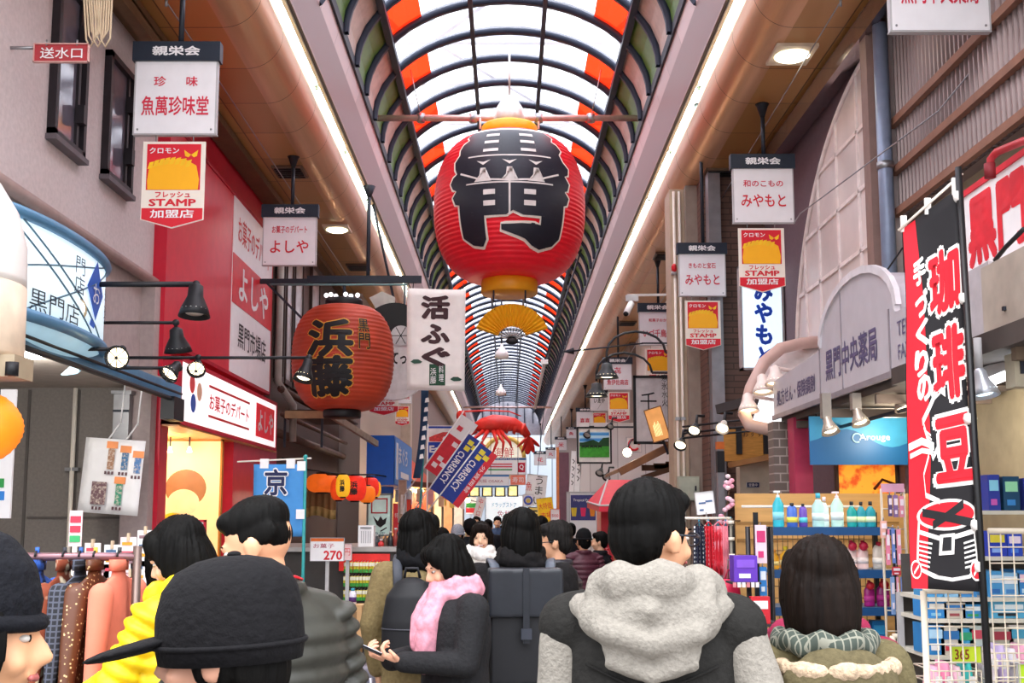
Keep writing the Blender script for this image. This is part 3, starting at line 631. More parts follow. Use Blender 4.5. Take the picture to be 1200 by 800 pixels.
KURO = [  # the black field of the big brushed character, as an outline in the lantern's plane
 (-.62, .9), (.58, .9), (.66, .82), (.6, .74), (.68, .7), (.72, .62), (.66, .55), (.7, .44), (.78, .36), (.76, .27), (.7, .24), (.77, .14), (.74, .04), (.69, .02), (.76, -.06), (.73, -.16), (.68, -.18), (.68, -.62), (.6, -.72), (.42, -.78), (.3, -.74), (.2, -.66),
 (-.02, -.58), (-.1, -.55), (-.1, -.48), (.3, -.46), (.38, -.48), (.38, -.36), (.16, -.36), (.04, -.3), (-.04, -.36), (-.3, -.36), (-.3, -.66), (-.36, -.75), (-.5, -.72), (-.62, -.62), (-.62, -.18), (-.68, -.16), (-.72, -.06), (-.66, .02), (-.72, .06), (-.76, .14), (-.72, .22), (-.66, .26), (-.7, .34), (-.72, .44), (-.66, .54), (-.68, .62), (-.66, .7), (-.58, .76), (-.64, .82)]
KURO = [(x*1.16, z) for x, z in KURO]
def grow(pts, d):
    k = len(pts); o = []; A = sum(pts[i][0]*pts[(i+1) % k][1] - pts[(i+1) % k][0]*pts[i][1] for i in range(k)); s = 1 if A > 0 else -1
    for i in range(k):
        p, q = V(pts[i-1]), V(pts[(i+1) % k]); t = (q - p).normalized(); o.append((pts[i][0] + s*t.y*d, pts[i][1] - s*t.x*d))
    return o
b = B(); scan(grow(KURO, .035), on_lantern(LC, LR, LH, .012), b); b.done('white_outline', CREAM, LO)
b = B(); scan(KURO, on_lantern(LC, LR, LH, .02), b); b.done('black_character', inkm, LO)
s3 = B()
for x in (-.27, .27):
    for z in (.8, .68, .55): s3.box(x - .1, x + .1, 0, .0, z - .025, z + .025)
    for z in (-.05, -.2): s3.box(x - .08, x + .08, 0, .0, z - .04, z + .04)
s4 = B()
for x in (-.27, .27):
    for z in (.8, .68, .55): flat(s4, [(x - .11, z - .022), (x + .11, z - .022), (x + .11, z + .022), (x - .11, z + .022)], 0)
    for z in (-.05, -.2): flat(s4, [(x - .08, z - .035), (x + .08, z - .035), (x + .08, z + .035), (x - .08, z + .035)], 0)
for x in (-.36, 0, .36):
    flat(s4, [(x - .1, .4), (x, .33), (x + .1, .4), (x, .375)], 0); flat(s4, [(x - .035, .29), (x + .035, .29), (x + .05, .16), (x + .12, .1), (x - .12, .1), (x - .05, .16)], 0)
stroke(s4, [(-.7, .25), (-.4, .13), (0, .1), (.4, .13), (.7, .24)], .025, 0); stroke(s4, [(0, .1), (0, -.36)], .025, 0); stroke(s4, [(-.6, .08), (0, .075), (.6, .08)], .02, 0); stroke(s4, [(-.6, .47), (0, .46), (.6, .47)], .02, 0)
b = B(); dense(s4, on_lantern(LC, LR, LH, .026), b); b.done('white_detail', mat('#d8d2cc', .6), LO)
zb = LC.z + LH/2 + .2; zbar = P(597, 137, 15.4).z
b = B(); b.lathe([(.06, 0), (.2, .02), (.23, .1), (.2, .26), (.1, .42), (.03, .46)], (LC.x, LC.y, zb), n=20); b.done('bell_top', mat('#c9c4c0', .35, .3), LO)
b = B(); b.tube([(LC.x, LC.y, zb + .44), (LC.x, LC.y, VZ + VR - .06)], .015); b.done('hanger', mat('#c9c4c0', .3, .6), LO)
for sx in (-.22, .22): b = B(); b.tube([(LC.x + sx, LC.y - .3, LC.z - LH/2 - .16), (LC.x + sx, LC.y - .3, LC.z - LH/2 - .36)], .012, 6); b.done('fan_hook', DSTEEL, LO)
o = thing('cross_bar', 'pale steel bar across the vault carrying the giant red lantern', 'bar', (LC.x, 15.4, zbar))
b = B(); b.tube([(-2.0, 15.45, zbar), (2.02, 15.45, zbar)], .045, 10); b.done('tube', mat('#c8a8a0', .4, .4), o)
for x in (-1.25, -.5, .45, 1.2): b = B(); b.lathe([(.06, -.06), (.06, .06)], (x, 15.45, zbar), n=12); b.done('clamp', STEEL, o)
for x in (-.42, .42): b = B(); b.tube([(x + LC.x, 15.42, zbar + .05), (x + LC.x, 15.42, zb - .02)], .015, 6); b.done('lantern_bracket', WHITE, o)
for x in (-1.25, 1.2): b = B(); b.tube([(x, 15.45, zbar), (x*1.12, 15.3, vault(R(40))[1])], .008, 6); b.done('stay_wire', STEEL, o)
# folding fan under it
fc = P(600, 398, 15.1); o = thing('folding_fan', 'golden yellow folding fan hung beneath the giant red lantern', 'fan', (fc.x, 15.1, fc.z))
yel = mat('#f0b01e', .5, var=.06); n_ = 20; b = B(); vs = []
for i in range(n_*2 + 1):
    a = R(18 + 144*i/(n_*2)); y = 15.1 - (.03 if i % 2 else 0)
    vs += [(fc.x + .2*math.cos(a), y, fc.z + .2*math.sin(a)*.9), (fc.x + .52*math.cos(a), y, fc.z + .5*math.sin(a))]
vs2 = [(x, y + .008, z) for x, y, z in vs]; N = len(vs)
b.add(vs + vs2, [(2*i+2, 2*i, 2*i+1, 2*i+3) for i in range(n_*2)] + [(2*i+N, 2*i+2+N, 2*i+3+N, 2*i+1+N) for i in range(n_*2)]); b.done('leaf', yel, o)
for i in range(n_ + 1):
    a = R(18 + 144*i/n_); b = B(); b.bar((fc.x, 15.1, fc.z), (fc.x + .22*math.cos(a), 15.1, fc.z + .22*math.sin(a)*.9), .012, .006, up=(0, 1, 0)); b.done('rib', mat('#4a4a52' if i % 2 else '#c8c4c0', .5), o)
b = B(); b.ell((fc.x, 15.09, fc.z - .02), (.09, .04, .05)); b.done('tassel_knot', BLACK, o)
b = B(); b.tube([(fc.x - .24, 15.1, fc.z + .42), (fc.x - .22, 15.1, LC.z - LH/2 - .34)], .006, 6); b.tube([(fc.x + .18, 15.1, fc.z + .44), (fc.x + .22, 15.1, LC.z - LH/2 - .34)], .006, 6); b.done('cord', DSTEEL, o)
# ---------------------------------------------------------------- brown paper lantern of the fugu restaurant
HC = P(402, 420, 14); HR, HH = .65, 1.32
oldp = mat('#a83a22', .55, var=.3, scale=2.5, emit=.03, name='aged_red_lantern_paper')
HO = lantern('shop_lantern', 'big weathered red brown shop lantern with black characters before the dark old front', HC, HR, HH, oldp, 0, 24, .012, BLACK, .24, .1)
for t, x, z, ww, hh, bd in (('浜', -.08, .17, .6, .48, .04), ('藤', -.08, -.3, .62, .5, .04), ('黒', .36, .34, .15, .17, .01), ('門', .36, .14, .15, .2, .01)):
    for m_, bo, of in ((mat('#d8a03c', .6), bd + .022, .008), (mat('#17181a', .6), bd, .014)):
        s = B(); write(s, t, x, z, ww*(1.06 if bo > bd else 1), hh*(1.06 if bo > bd else 1), 0, bold=bo); b = B(); dense(s, on_lantern(HC, HR, HH, of), b); b.done('gold_outline' if bo > bd else 'character', m_, HO)
b = B(); b.tube([(HC.x, HC.y, HC.z + HH/2 + .08), (HC.x, HC.y, HC.z + HH/2 + .3)], .02); b.done('hanger', DSTEEL, HO)
for a in range(6): b = B(); b.ell((HC.x + .2*math.cos(a), HC.y - .1 + .2*math.sin(a)*.3 - .1, HC.z + HH/2 + .12), .03); b.done('bulb', mat('#f0f0f8', .3, emit=.6), HO)
zr = P(425, 331, 14).z
o = thing('lantern_rail', 'dark steel rail holding the weathered lantern and the fugu cloth banner', 'rail', (-1.9, 14, zr))
b = B(); b.bar((P(360, 331, 14).x, 14, zr + .04), (P(494, 331, 14).x, 14, zr + .04), .06, .09); b.done('rail', mat('#262a34', .5, .3), o)
b = B(); b.tube([(P(318, 335, 14).x, 13.94, zr - .04), (P(478, 335, 14).x, 13.94, zr - .04)], .014, 8); b.done('cloth_rod', mat('#6a8a8a', .5), o)
b = B(); b.bar((-3.2, 14.02, zr + .02), (P(362, 331, 14).x, 14.02, zr + .02), .05, .06); b.done('wall_arm', DSTEEL, o)
b = B(); b.tube([(HC.x + .3, 14.02, zr + .06), (HC.x + .3, 14.02, ZS)], .025, 8); b.lathe([(.025, -.15), (.08, 0)], (HC.x + .3, 14.02, ZS), n=12); b.done('ceiling_rod', DSTEEL, o)
b = B(); b.bar((-3.1, 14, zr + .0), (-2.6, 14, zr - .5), .03, .03); b.done('brace', DSTEEL, o)
T = frame((P(511, 397, 13.9).x, 13.9, P(511, 397, 13.9).z), 0); w2, h2 = .75, 1.3
o = thing('cloth_banner', 'white cloth banner with large brown characters for live fugu hung near the lane centre', 'banner', T @ V((0, 0, -h2/2)))
def cl(x, z): return .012*math.sin(9*x + 2*z) + .008*math.sin(7*z)
b = B(T); b.grid(lambda u, v: (w2*(u-.5)*(1 - .03*(1-v)), cl(w2*(u-.5), h2*(v-.5)), h2*(v-.5) - .02*u), 10, 14, thick=-.006); b.done('cloth', mat('#e9e4e0', .8, var=.05), o)
cw = lambda p: (p[0], cl(p[0], p[2]) - .012 + p[1], p[2] - .015)
for t, z, hh, x in (('活', .42, .31, -.01), ('ふ', .08, .26, -.01), ('ぐ', -.22, .26, .0)):
    b = B(T); s = B(); write(s, t, x, z, .37, hh, 0, bold=.05); dense(s, lambda p: cw((p[0], p[1], p[2])), b); b.done('character', mat('#3d2226', .7), o)
b = B(T); b.add([cw((x, 0, z)) for x, z in ((-.08, -.58), (.12, -.58), (.12, -.31), (-.08, -.31))], [(0, 1, 2, 3)]); b.done('green_seal', mat('#1d4a33', .7), o)
b = B(T); write(b, '浜藤', -.03, -.46, .075, .2, vert=True, warp=lambda p: cw((p[0], -.006, p[2]))); write(b, '料理', .07, -.43, .06, .2, vert=True, warp=lambda p: cw((p[0], -.006, p[2]))); b.done('seal_lettering', WHITE, o)
for x, z in ((-.25, -.28), (.25, -.5)): b = B(T); b.add([cw((x + dx, -.002, z + dz)) for dx, dz in ((-.07, .0), (-.02, -.025), (.06, -.02), (.08, .0), (.03, .03), (-.03, .03))], [(0, 1, 2, 3, 4, 5)]); b.done('leaf_mark', mat('#2c5040', .7), o)
for x in (-.3, .34): b = B(T); b.tube([(x, 0, h2/2 - .03), (x, .08, zr - T.translation.z)], .006, 6); b.done('string', BLACK, o)
# fugu shaped board behind
FC = P(462, 412, 17); T = frame((FC.x, 17, FC.z)); o = thing('fugu_board', 'round black and white pufferfish shaped board behind the fugu cloth banner', 'sign', (FC.x, 17, FC.z - .8))
b = B(T); b.prism(disc_pts(0.0, 0, .62, 36, rz=.75), 0, .08); b.done('belly', mat('#e6e4e6', .5), o)
b = B(T); pts = disc_pts(0, 0, .63, 24, R(10), R(170), rz=.77) + [(-.5, .3), (-.2, .12), (.15, .2), (.45, .22)]; b.prism(pts, -.012, .0); b.done('back', BLACK, o)
b = B(T); flat(b, disc_pts(.1, .25, .16, 20), -.016); b.done('fin', mat('#d8d8da'), o)
for k in range(6): a = R(60*k); b = B(T); stroke(b, [(.1, .25), (.1 + .15*math.cos(a), .25 + .15*math.sin(a))], .012, -.018); b.done('fin_line', BLACK, o)
new_text(o, T, 'てっちり', .2, -.1, .5, .2, BLACK, bold=.03); b = B(); b.tube([V((FC.x, 17.04, FC.z + .74)), V((-2.13, 17.04, 6.5))], .02); b.done('hanger', DSTEEL, o)
b = B(T); b.prism([(-.25, .6), (-.4, .85), (-.2, .95), (0, .86), (.0, .74)], .0, .04); b.done('top_fin', mat('#c8c4c0'), o)
# ---------------------------------------------------------------- right side of the lane
mauve = mat('#6e5a60', .75, var=.08, scale=30, name='dark_mauve_render')
b = B(); n_ = 0; y = YN; vs = []
prof = []
while y < 8.95: prof += [(y, 3.2), (y + .035, 3.2), (y + .045, 3.175), (y + .065, 3.175), (y + .075, 3.2)]; y += .075
k = len(prof); b.add([(x, y, z) for z in (3.98, ZS) for y, x in prof], [(i + 1, i, k + i, k + i + 1) for i in range(k - 1)]); b.box(3.2, 3.5, YN, 8.95, 3.98, ZS)
struct(b.done('wall_right_corrugated', mat('#8d7b78', .35, .45, var=.2, scale=1.5, name='corrugated_sheet')))
b = B()
for z in (4.02, 4.37, 4.77): b.box(3.13, 3.18, YN, 8.95, z - .03, z + .03)
struct(b.done('trim_140', mat('#8e6450', .6)))
b = B(); b.box(3.2, 3.5, 8.95, 13.5, 0, ZS); struct(b.done('wall_right', mauve))
b = B(); b.box(3.3, 3.5, YN, 8.95, 0, 3.98); struct(b.done('wall_right_shop', mat('#8f836c', .7)))
b = B(); b.bar((3.08, YN, 5.72), (3.08, 13.5, 5.72), .2, .16); b.bar((3.0, YN, 5.62), (3.0, 13.5, 5.62), .06, .06); struct(b.done('trim_141', mat('#9c8f92', .15, .9, name='polished_trim')))
# arched lattice window
o = struct(thing('window_120', None, None, (3.18, 10.5, 3.0)))
def ar(t): return (9.1 + 2.95*math.cos(t), 3.1 + 2.55*math.sin(t))
pts = [ar(R(90*i/16)) for i in range(17)] + [(9.1, 3.0), (12.05, 3.0)]
b = B(); b.add([(3.185, y, z) for y, z in pts], [tuple(range(len(pts)))[::-1]]); b.add([(3.198, y, z) for y, z in pts], [tuple(range(len(pts)))]); b.done('pane', mat('#d9ccc8', .3, var=.15, scale=1.5), o)
b = B(); b.tube([(3.17, *ar(R(90*i/24))) for i in range(25)], .022, 6)
for y in (9.1, 9.75, 10.4, 11.05, 11.6): h = 3.1 + 2.55*math.sqrt(max(0, 1 - ((y - 9.1)/2.95)**2)); b.box(3.165, 3.19, y - .018, y + .018, 3.0, h)
for z in (3.4, 3.95, 4.5, 5.05): w0 = 9.1 + 2.95*math.sqrt(max(0, 1 - ((z - 3.1)/2.55)**2)); b.box(3.165, 3.19, 9.1, w0, z - .018, z + .018)
b.done('lattice', mat('#efe3df', .5), o)
o = thing('downpipe', 'blue grey drain pipe beside the brown column at the arched window', 'pipe', (3.1, 8.75, 2.5))
b = B(); b.tube([(3.06, 8.72, 2.4), (3.06, 8.72, 5.6)], .06, 12); b.done('pipe', mat('#7f8aa0', .35, .2), o)
for z in (3.2, 4.4): b = B(); b.lathe([(.068, -.03), (.068, .03)], (3.06, 8.72, z)); b.done('bracket', STEEL, o)
b = B(); b.box(3.0, 3.2, 8.9, 9.06, 2.4, ZS); b.box(3.1, 3.2, 8.8, 8.9, 2.4, ZS, 1); struct(b.done('wall_right_column', [mat('#8a6f66', .6), mat('#b8aaa6', .5)]))
# stepped out fronts
b = B(); b.box(2.45, 3.5, 13.5, 14.5, 0, ZS); struct(b.done('wall_right_tiles', pattern('brick', '#6f4f42', '#4c352c', (1, 1, 1), .6, name='brown_tile_rows', bw=.4, rh=.075, mortar=.008, rot=(R(90), 0, 0))))
b = B(); b.box(2.12, 2.5, 14.15, 14.6, 0, ZS); struct(b.done('wall_right_pillar', mat('#b8a48c', .65, var=.06)))
b = B(); b.box(2.3, 2.45, 13.98, 14.1, 0, ZS, 0); b.box(2.47, 2.62, 13.3, 13.5, 0, ZS, 1); struct(b.done('trim_142', [mat('#8c7d70', .6), mat('#8e8c90', .35, .6)]))
for x, c in ((2.17, CREAM), (2.24, CREAM), (2.34, mat('#c9b8a0', .5))): o = thing('conduit_pipe', 'pale vertical conduit running up the beige pillar', 'pipe', (x, 14.12, 0), 'conduits on the beige pillar'); b = B(); b.tube([(x, 14.12, 0), (x, 14.12, 5.8)], .018); b.done('pipe', c, o); b = B(); b.box(x - .03, x + .03, 14.1, 14.15, 2.8, 2.84); b.done('clip', STEEL, o)
o = thing('meter_box', 'pale green meter cabinet on the beige pillar', 'box', (2.2, 14, 1.75)); b = B(); b.box(2.14, 2.4, 13.94, 14.09, 1.78, 2.08); b.done('body', mat('#aab09c', .5), o); b = B(); b.box(2.15, 2.39, 13.93, 13.94, 1.8, 2.06); b.done('door', mat('#b4baa6', .5), o); b = B(); b.box(2.34, 2.36, 13.92, 13.93, 1.9, 1.96); b.done('latch', DSTEEL, o)
b = B(); b.box(3.15, 3.5, 14.6, 17, 0, ZS); struct(b.done('wall_right_dark_front', mat('#5c4c46', .7, var=.2)))
b = B(); b.box(3.15, 3.5, 17, 27, 0, ZS); struct(b.done('wall_right_white_front', pattern('brick', '#ddd3ce', '#a89c98', (1, 1, 1), .55, name='white_cladding', bw=1.2, rh=5, mortar=.01, off=0)))
b = B(); b.box(3.0, 3.4, 27, YE, 0, ZS); struct(b.done('wall_right_far', pattern('wave', '#7d6a62', '#8f7d74', (0, 4, 0), .7, name='brown_sheet', dir='Y')))
# lettered light box
T = frame((P(893, 365, 12.6).x, 12.6, 3.86)); o = board('light_box', 'tall pale blue light box with blue brush lettering by the brown tiles', 'sign', T, .5, 1.22, .12, mat('#dff2fb', .4, emit=.3, var=.02), rim=.025, rimmat=mat('#a9a4a4'))
new_text(o, T, 'みやもと', .02, -.08, .22, .98, mat('#1a50d0', .5), vert=True, bold=.05); b = B(T); b.box(-.03, .03, .1, .9, -.1, .1); b.done('wall_bracket', DSTEEL, o)
# arched pharmacy awning
T = frame((2.35, 7.5, 2.45), RIGHT)                        # local x = distance towards the camera
def yl(y): return 7.5 - y
out = [(yl(9.75), 0), (yl(9.75), .31), (yl(8.3), .37), (yl(8.25), .42)]
for i in range(13): a = PI - PI*i/12; out.append((.08 + .8*math.cos(a), .38 + .36*math.sin(a)))
out += [(yl(6.6), .36), (yl(6.15), .36), (yl(6.15), 0)]
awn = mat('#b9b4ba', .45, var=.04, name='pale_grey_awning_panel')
o = thing('pharmacy_awning', 'pale grey arched awning lettered for the pharmacy on the lane side', 'awning', (2.8, 7.5, 2.45))
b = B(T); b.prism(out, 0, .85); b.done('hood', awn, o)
b = B(T); b.box(yl(9.75), yl(6.15), -.02, .0, -.03, .01); b.box(yl(8.28), yl(8.26), -.006, 0, 0, .38); b.box(yl(6.75), yl(6.73), -.006, 0, 0, .4); b.box(yl(7.72), yl(7.71), -.006, 0, 0, .7); b.done('seam', mat('#8d868c', .4, .2), o)
lt = mat('#5b5478', .5)
new_text(o, T, '黒門中央薬局', yl(7.55), .23, 1.15, .23, lt, bold=.025); new_text(o, T, '処方せん・保険調剤', yl(9.02), .15, 1.2, .14, lt, bold=.015); new_text(o, T, 'TEL', yl(6.5), .25, .2, .09, lt, name='phone_lettering'); new_text(o, T, 'FAX', yl(6.5), .11, .2, .09, lt, name='phone_lettering')
b = B(T); b.prism([(x, z + .0) for x, z in [(yl(8.25), .42)] + [(.08 + .8*math.cos(PI - PI*i/12), .38 + .36*math.sin(PI - PI*i/12)) for i in range(13)] + [(yl(6.6), .36), (yl(6.6), .40)] + [(.08 + .85*math.cos(PI*i/12), .4 + .39*math.sin(PI*i/12)) for i in range(13)]], -.015, .02); b.done('arch_rim', mat('#d8d4d8', .4), o)
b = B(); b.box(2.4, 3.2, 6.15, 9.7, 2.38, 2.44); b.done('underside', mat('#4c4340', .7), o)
for y in (6.2, 7.2, 8.2, 9.2): b = B(); b.bar((2.4, y, 2.34), (3.15, y, 2.34), .04, .06); b.done('beam', mat('#6a5c54', .5), o)
b = B(); b.tube([(2.62, 6.2, 2.28), (2.62, 9.6, 2.28)], .014); b.done('lamp_rail', DSTEEL, o)
o = thing('tie_rod', 'thin black tie rod with turnbuckle from the wall to the pharmacy awning', 'rod', (2.8, 8.5, 2.9)); b = B(); b.tube([P(945, 452, 9.0), P(1058, 290, 8.4)], .007, 6); b.done('rod', BLACK, o); b = B(); p, q = P(944, 408, 9.), P(950, 446, 9.); b.tube([P(958, 434, 8.95), P(966, 422, 8.9)], .016, 6); b.done('turnbuckle', BLACK, o)
# ---- spot lamps
def bell(o, c, d, L=.16, r=.075, mt=BLACK, lit=True, lm=None, cage=False):
    """bell shade from c along d with a lit bulb face"""
    d = V(d).normalized(); q = d.to_track_quat('Z', 'Y').to_matrix().to_4x4(); T = M.Translation(V(c)) @ q
    b = B(T); b.lathe([(.018, 0), (r*.45, .02), (r*.5, L*.4), (r*.85, L*.75), (r, L), (r*.94, L), (r*.45, L*.45)], n=18, cap=False); sh_ = b.done('shade', mt, o)
    b = B(T); b.lathe([(.001, L*.93), (r*.5, L*.92), (r*.88, L*.8), (r*.4, L*.5)], n=16); b.done('bulb', lm or lampglow if lit else mat('#d8d0c8', .2), sh_)
    if cage:
        for k in range(4):
            a = PI*k/4; b = B(T); b.tube([(r*math.cos(a), r*math.sin(a), L), (.3*r*math.cos(a), .3*r*math.sin(a), L*1.12), (-.3*r*math.cos(a), -.3*r*math.sin(a), L*1.12), (-r*math.cos(a), -r*math.sin(a), L)], .004, 5); b.done('guard', mt, o)
lampglow = mat('#ffe9c0', .4, emit=2.2, var=.01, name='lit_lamp_face')
def arm_lamp(px, py, Y, label, x0, arm_py=None, d=(.1, -.4, -1), mt=BLACK, r=.085, L=.18, lit=True, group=None, ar_=.013, cage=False):
    c = P(px, py, Y); az = P(px, arm_py, Y).z if arm_py is not None else c.z + .04; o = thing('arm_lamp', label, 'lamp', (c.x, Y, c.z), group)
    b = B(); b.tube([(x0, Y, az), (c.x, Y, az)], ar_, 8); b.done('arm', mt if mt is not mat('#c8b090', .5) else BLACK, o)
    b = B(); b.tube([(c.x, Y, az), (c.x, Y, c.z)], .014, 8); b.ell((c.x, Y, az), .028); b.done('joint', BLACK, o)
    bell(o, c, d, L, r, mt, lit, cage=cage); return o
bz = mat('#c9ab88', .5)
arm_lamp(92, 350, 7.4, 'beige bell lamp lit in front of the curved blue sign', -3.27, 345, (.15, -.9, -.55), bz, .095, .2)
arm_lamp(230, 332, 7.6, 'big black can lamp at the end of the long arm before the red billboard', -3.27, 333, (.0, -.1, -1), r=.11, L=.24, lit=False, ar_=.02)
arm_lamp(206, 383, 8.6, 'black bell lamp hanging just below the big can lamp', -3.27, 378, (.05, .3, -1), r=.11, L=.2, lit=False, cage=False)
arm_lamp(143, 418, 7.6, 'lit caged lamp above the hanging price poster', -3.2, 409, (.05, -1, -.2), r=.085, L=.12, cage=True)
arm_lamp(210, 425, 8.2, 'lit caged lamp tilted towards the wall below the black bell lamp', -3.2, 431, (-.35, -.6, -.7), r=.075, L=.15, cage=True)
arm_lamp(232, 424, 8.9, 'lit caged lamp over the white face of the sweet shop sign', -3.3, 419, (.12, -.75, -.6), r=.075, L=.13, cage=True)
arm_lamp(362, 420, 9.2, 'black spot lamp with a warm glow in front of the weathered lantern', -3.2, 419, (-.2, -.3, -1), r=.085, L=.2)
for px, py, lab in ((968, 490, 'metal spot lamp over the blue banner'), (1003, 480, 'metal spot lamp beneath the arch of the pharmacy awning'), (1053, 463, 'metal spot lamp beside the coffee banner')):
    c = P(px, py, 7.4); o = thing('spot_lamp', lab, 'lamp', c); b = B(); b.box(c.x - .03, c.x + .03, 7.37, 7.43, c.z + .0, 2.4); b.done('stem', mat('#8d8680', .4, .5), o); bell(o, (c.x, 7.4, c.z + .02), (.15, -.35, -1), .13, .062, mat('#b8ada0', .35, .6))
for i, (px, py, Y) in enumerate(((876, 468, 10.2), (893, 446, 10.0), (908, 436, 9.8))):
    c = P(px, py, Y); o = thing('spot_lamp', ('first', 'middle', 'last')[i] + ' white lamp along the pinkish hood, counted from the lane', 'lamp', c); b = B(); b.tube([c + V((0, 0, .04)), c + V((.3, .1, .0))], .018); b.done('arm', mat('#d8c4bc', .4), o); bell(o, c + V((0, 0, .06)), (0, -.2, -1), .18, .1, mat('#ead9d0', .4), True)
# pinkish hood with white lit panel
o = thing('shop_hood', 'pinkish rounded hood with a white lit panel beyond the pharmacy awning', 'awning', P(905, 490, 10.6))
q = [P(884, 497, 10.2), P(942, 494, 10.2), P(936, 455, 11.0), P(896, 460, 11.0)]; b = B(); b.add(q + [p + V((0, .06, .05)) for p in q], [(0, 1, 2, 3), (7, 6, 5, 4), (1, 0, 4, 5), (2, 1, 5, 6), (3, 2, 6, 7), (0, 3, 7, 4)]); b.done('lit_panel', mat('#eef4ff', .4, emit=.5), o)
pk = mat('#c9a99e', .45, var=.05)
for w in (0, .12): b = B(); b.tube([P(872, 488, 10.3 + w), P(880, 455, 10.3 + w), P(895, 425, 10.4 + w), P(915, 408, 10.5 + w), P(940, 402, 10.6 + w), P(965, 400, 10.8 + w)], .06, 8); b.done('arch', pk, o)
b = B(); b.tube([P(872, 484, 10.25), P(878, 498, 10.2), P(900, 503, 10.2), P(945, 502, 10.2), P(965, 500, 10.2)], .06, 8); b.done('front_rail', pk, o)
b = B(); b.add([P(880, 455, 10.6), P(915, 412, 10.8), P(1000, 400, 10.8), P(1000, 455, 10.6)], [(0, 1, 2, 3)]); b.box(2.6, 3.2, 10.3, 10.9, 2.5, 2.56); b.done('cover', mat('#e6dedb', .5), o)
# blue banner, pink and brick surrounds, warm window
T = frame((P(1010, 516, 8.7).x, 8.7, P(1010, 516, 8.7).z)); o = board('blue_banner', 'deep blue banner with a pale wave and white lettering under the pharmacy awning', 'banner', T, .82, .38, .02, mat('#0a5a96', .5, var=.1, scale=2))
b = B(T); b.add([(-.41, -.003, .19)] + [(-.41 + .82*i/14, -.003, .05 + .06*math.sin(-1.2 + i*.55) - .004*i) for i in range(15)] + [(.41, -.003, .19)], [tuple(range(17))[::-1]]); b.done('wave', mat('#2f8abb', .5, var=.1), o)
new_text(o, T, 'Arouge', .1, .02, .24, .065, mat('#d6ecf6', .5))
b = B(T); b.tube([(-.04 + .035*math.cos(R(20*i)), -.006, .02 + .035*math.sin(R(20*i))) for i in range(16)], .006, 5); b.done('emblem', mat('#9fd0e6', .5), o)
for x in (-.35, .35): b = B(T); b.tube([(x, .01, .19), (x, .01, .5)], .005, 5); b.done('cord', BLACK, o)
b = B(); b.box(P(930, 500, 9.2).x, P(951, 500, 9.2).x, 9.2, 9.4, 0, 2.4, 0); b.box(P(906, 500, 9.6).x, P(931, 500, 9.6).x, 9.6, 9.8, 0, 2.4, 1); struct(b.done('wall_right_shop_end', [mat('#a83050', .5), pattern('brick', '#6f635c', '#a49a92', (1, 1, 1), .6, name='grey_brick', bw=.12, rh=.075, mortar=.006, rot=(R(90), 0, 0))]))
T = frame((P(1016, 565, 9.1).x, 9.1, 1.9)); o = board('lit_window_display', 'warm orange lit display seen under the blue banner', 'sign', T, .5, .36, .05, pattern('noise', '#f0a030', '#d85018', (9, 9, 9), .5, p0=.5, p1=.62, emit=.35), rim=.02, rimmat=mat('#5a4030'))
b = B(T); b.tube([(.05, -.02, -.1), (.12, -.02, -.02), (.22, -.02, -.06)], .012, 6); b.done('branch', mat('#6a2a18'), o); b = B(T); b.tube([(-.2, .02, -.18), (-.2, .02, -.32)], .02); b.done('post', DSTEEL, o)
plight(2.9, 8.4, 2.2, 5); plight(2.75, 6.9, 2.15, 9, (1, .9, .75))
# big lettered fascia board at the right edge
T = frame((2.75, 5.4, 3.24), RIGHT); o = board('fascia_sign', 'white shop fascia with huge red characters above the grey shutter box', 'sign', T, 2.6, .56, .06, WHITE, rim=.035, rimmat=mat('#d02838'))
new_text(o, T, '黒門', -.7, 0, .75, .42, mat('#e02838', .4), bold=.05); new_text(o, T, '中央', .2, 0, .75, .42, mat('#e02838', .4), bold=.05); b = B(T); b.box(-1.2, 1.2, .06, .5, -.05, .05); b.done('wall_bracket', DSTEEL, o)
o = thing('red_pipe', 'red pipe bending over the lettered fascia board', 'pipe', (2.72, 5.0, 3.55)); b = B(); b.tube([P(1160, 207, 5.9), P(1161, 186, 5.9), P(1168, 178, 5.85), P(1200, 165, 5.5), P(1260, 150, 5)], .022); b.done('pipe', mat('#b03038', .4), o); b = B(); b.lathe([(.03, -.04), (.03, .04)], P(1160, 200, 5.9)); b.done('coupling', mat('#802028'), o)
o = thing('shutter_box', 'beige grey shutter housing under the lettered fascia board', 'shutter', (2.6, 5.3, 2.48)); b = B(); b.box(2.46, 3.2, 3.5, 5.66, 2.5, 2.86); b.done('housing', mat('#b3a799', .5), o); b = B(); b.box(2.5, 3.2, 5.66, 6.1, 2.48, 2.9); b.done('end_cover', mat('#b7b1b4', .5), o)
for y in (4.6, 5.4): b = B(); b.tube([(2.45, y, 2.6), (2.455, y, 2.6)], .012); b.box(2.445, 2.46, y-.01, y+.01, 2.59, 2.61); b.done('bolt', DSTEEL, o)
b = B(); b.tube([P(1166, 305, 5.6), P(1178, 290, 5.5), P(1200, 268, 5.3)], .012); b.done('tie', BLACK, o)
b = B(); b.box(2.3, 3.3, 2.5, 6.6, 2.36, 2.46); struct(b.done('ceiling_stall', mat('#453c38', .7)))
for y in (3.5, 4.3, 5.1, 5.9): o = thing('roof_batten', 'dark wooden batten under the stall ceiling by the coffee banner', 'batten', (2.8, y, 2.3), 'stall ceiling battens'); b = B(); b.bar((2.35, y, 2.33), (3.28, y, 2.33), .05, .06); b.done('batten', mat('#6b5a4a', .6), o)
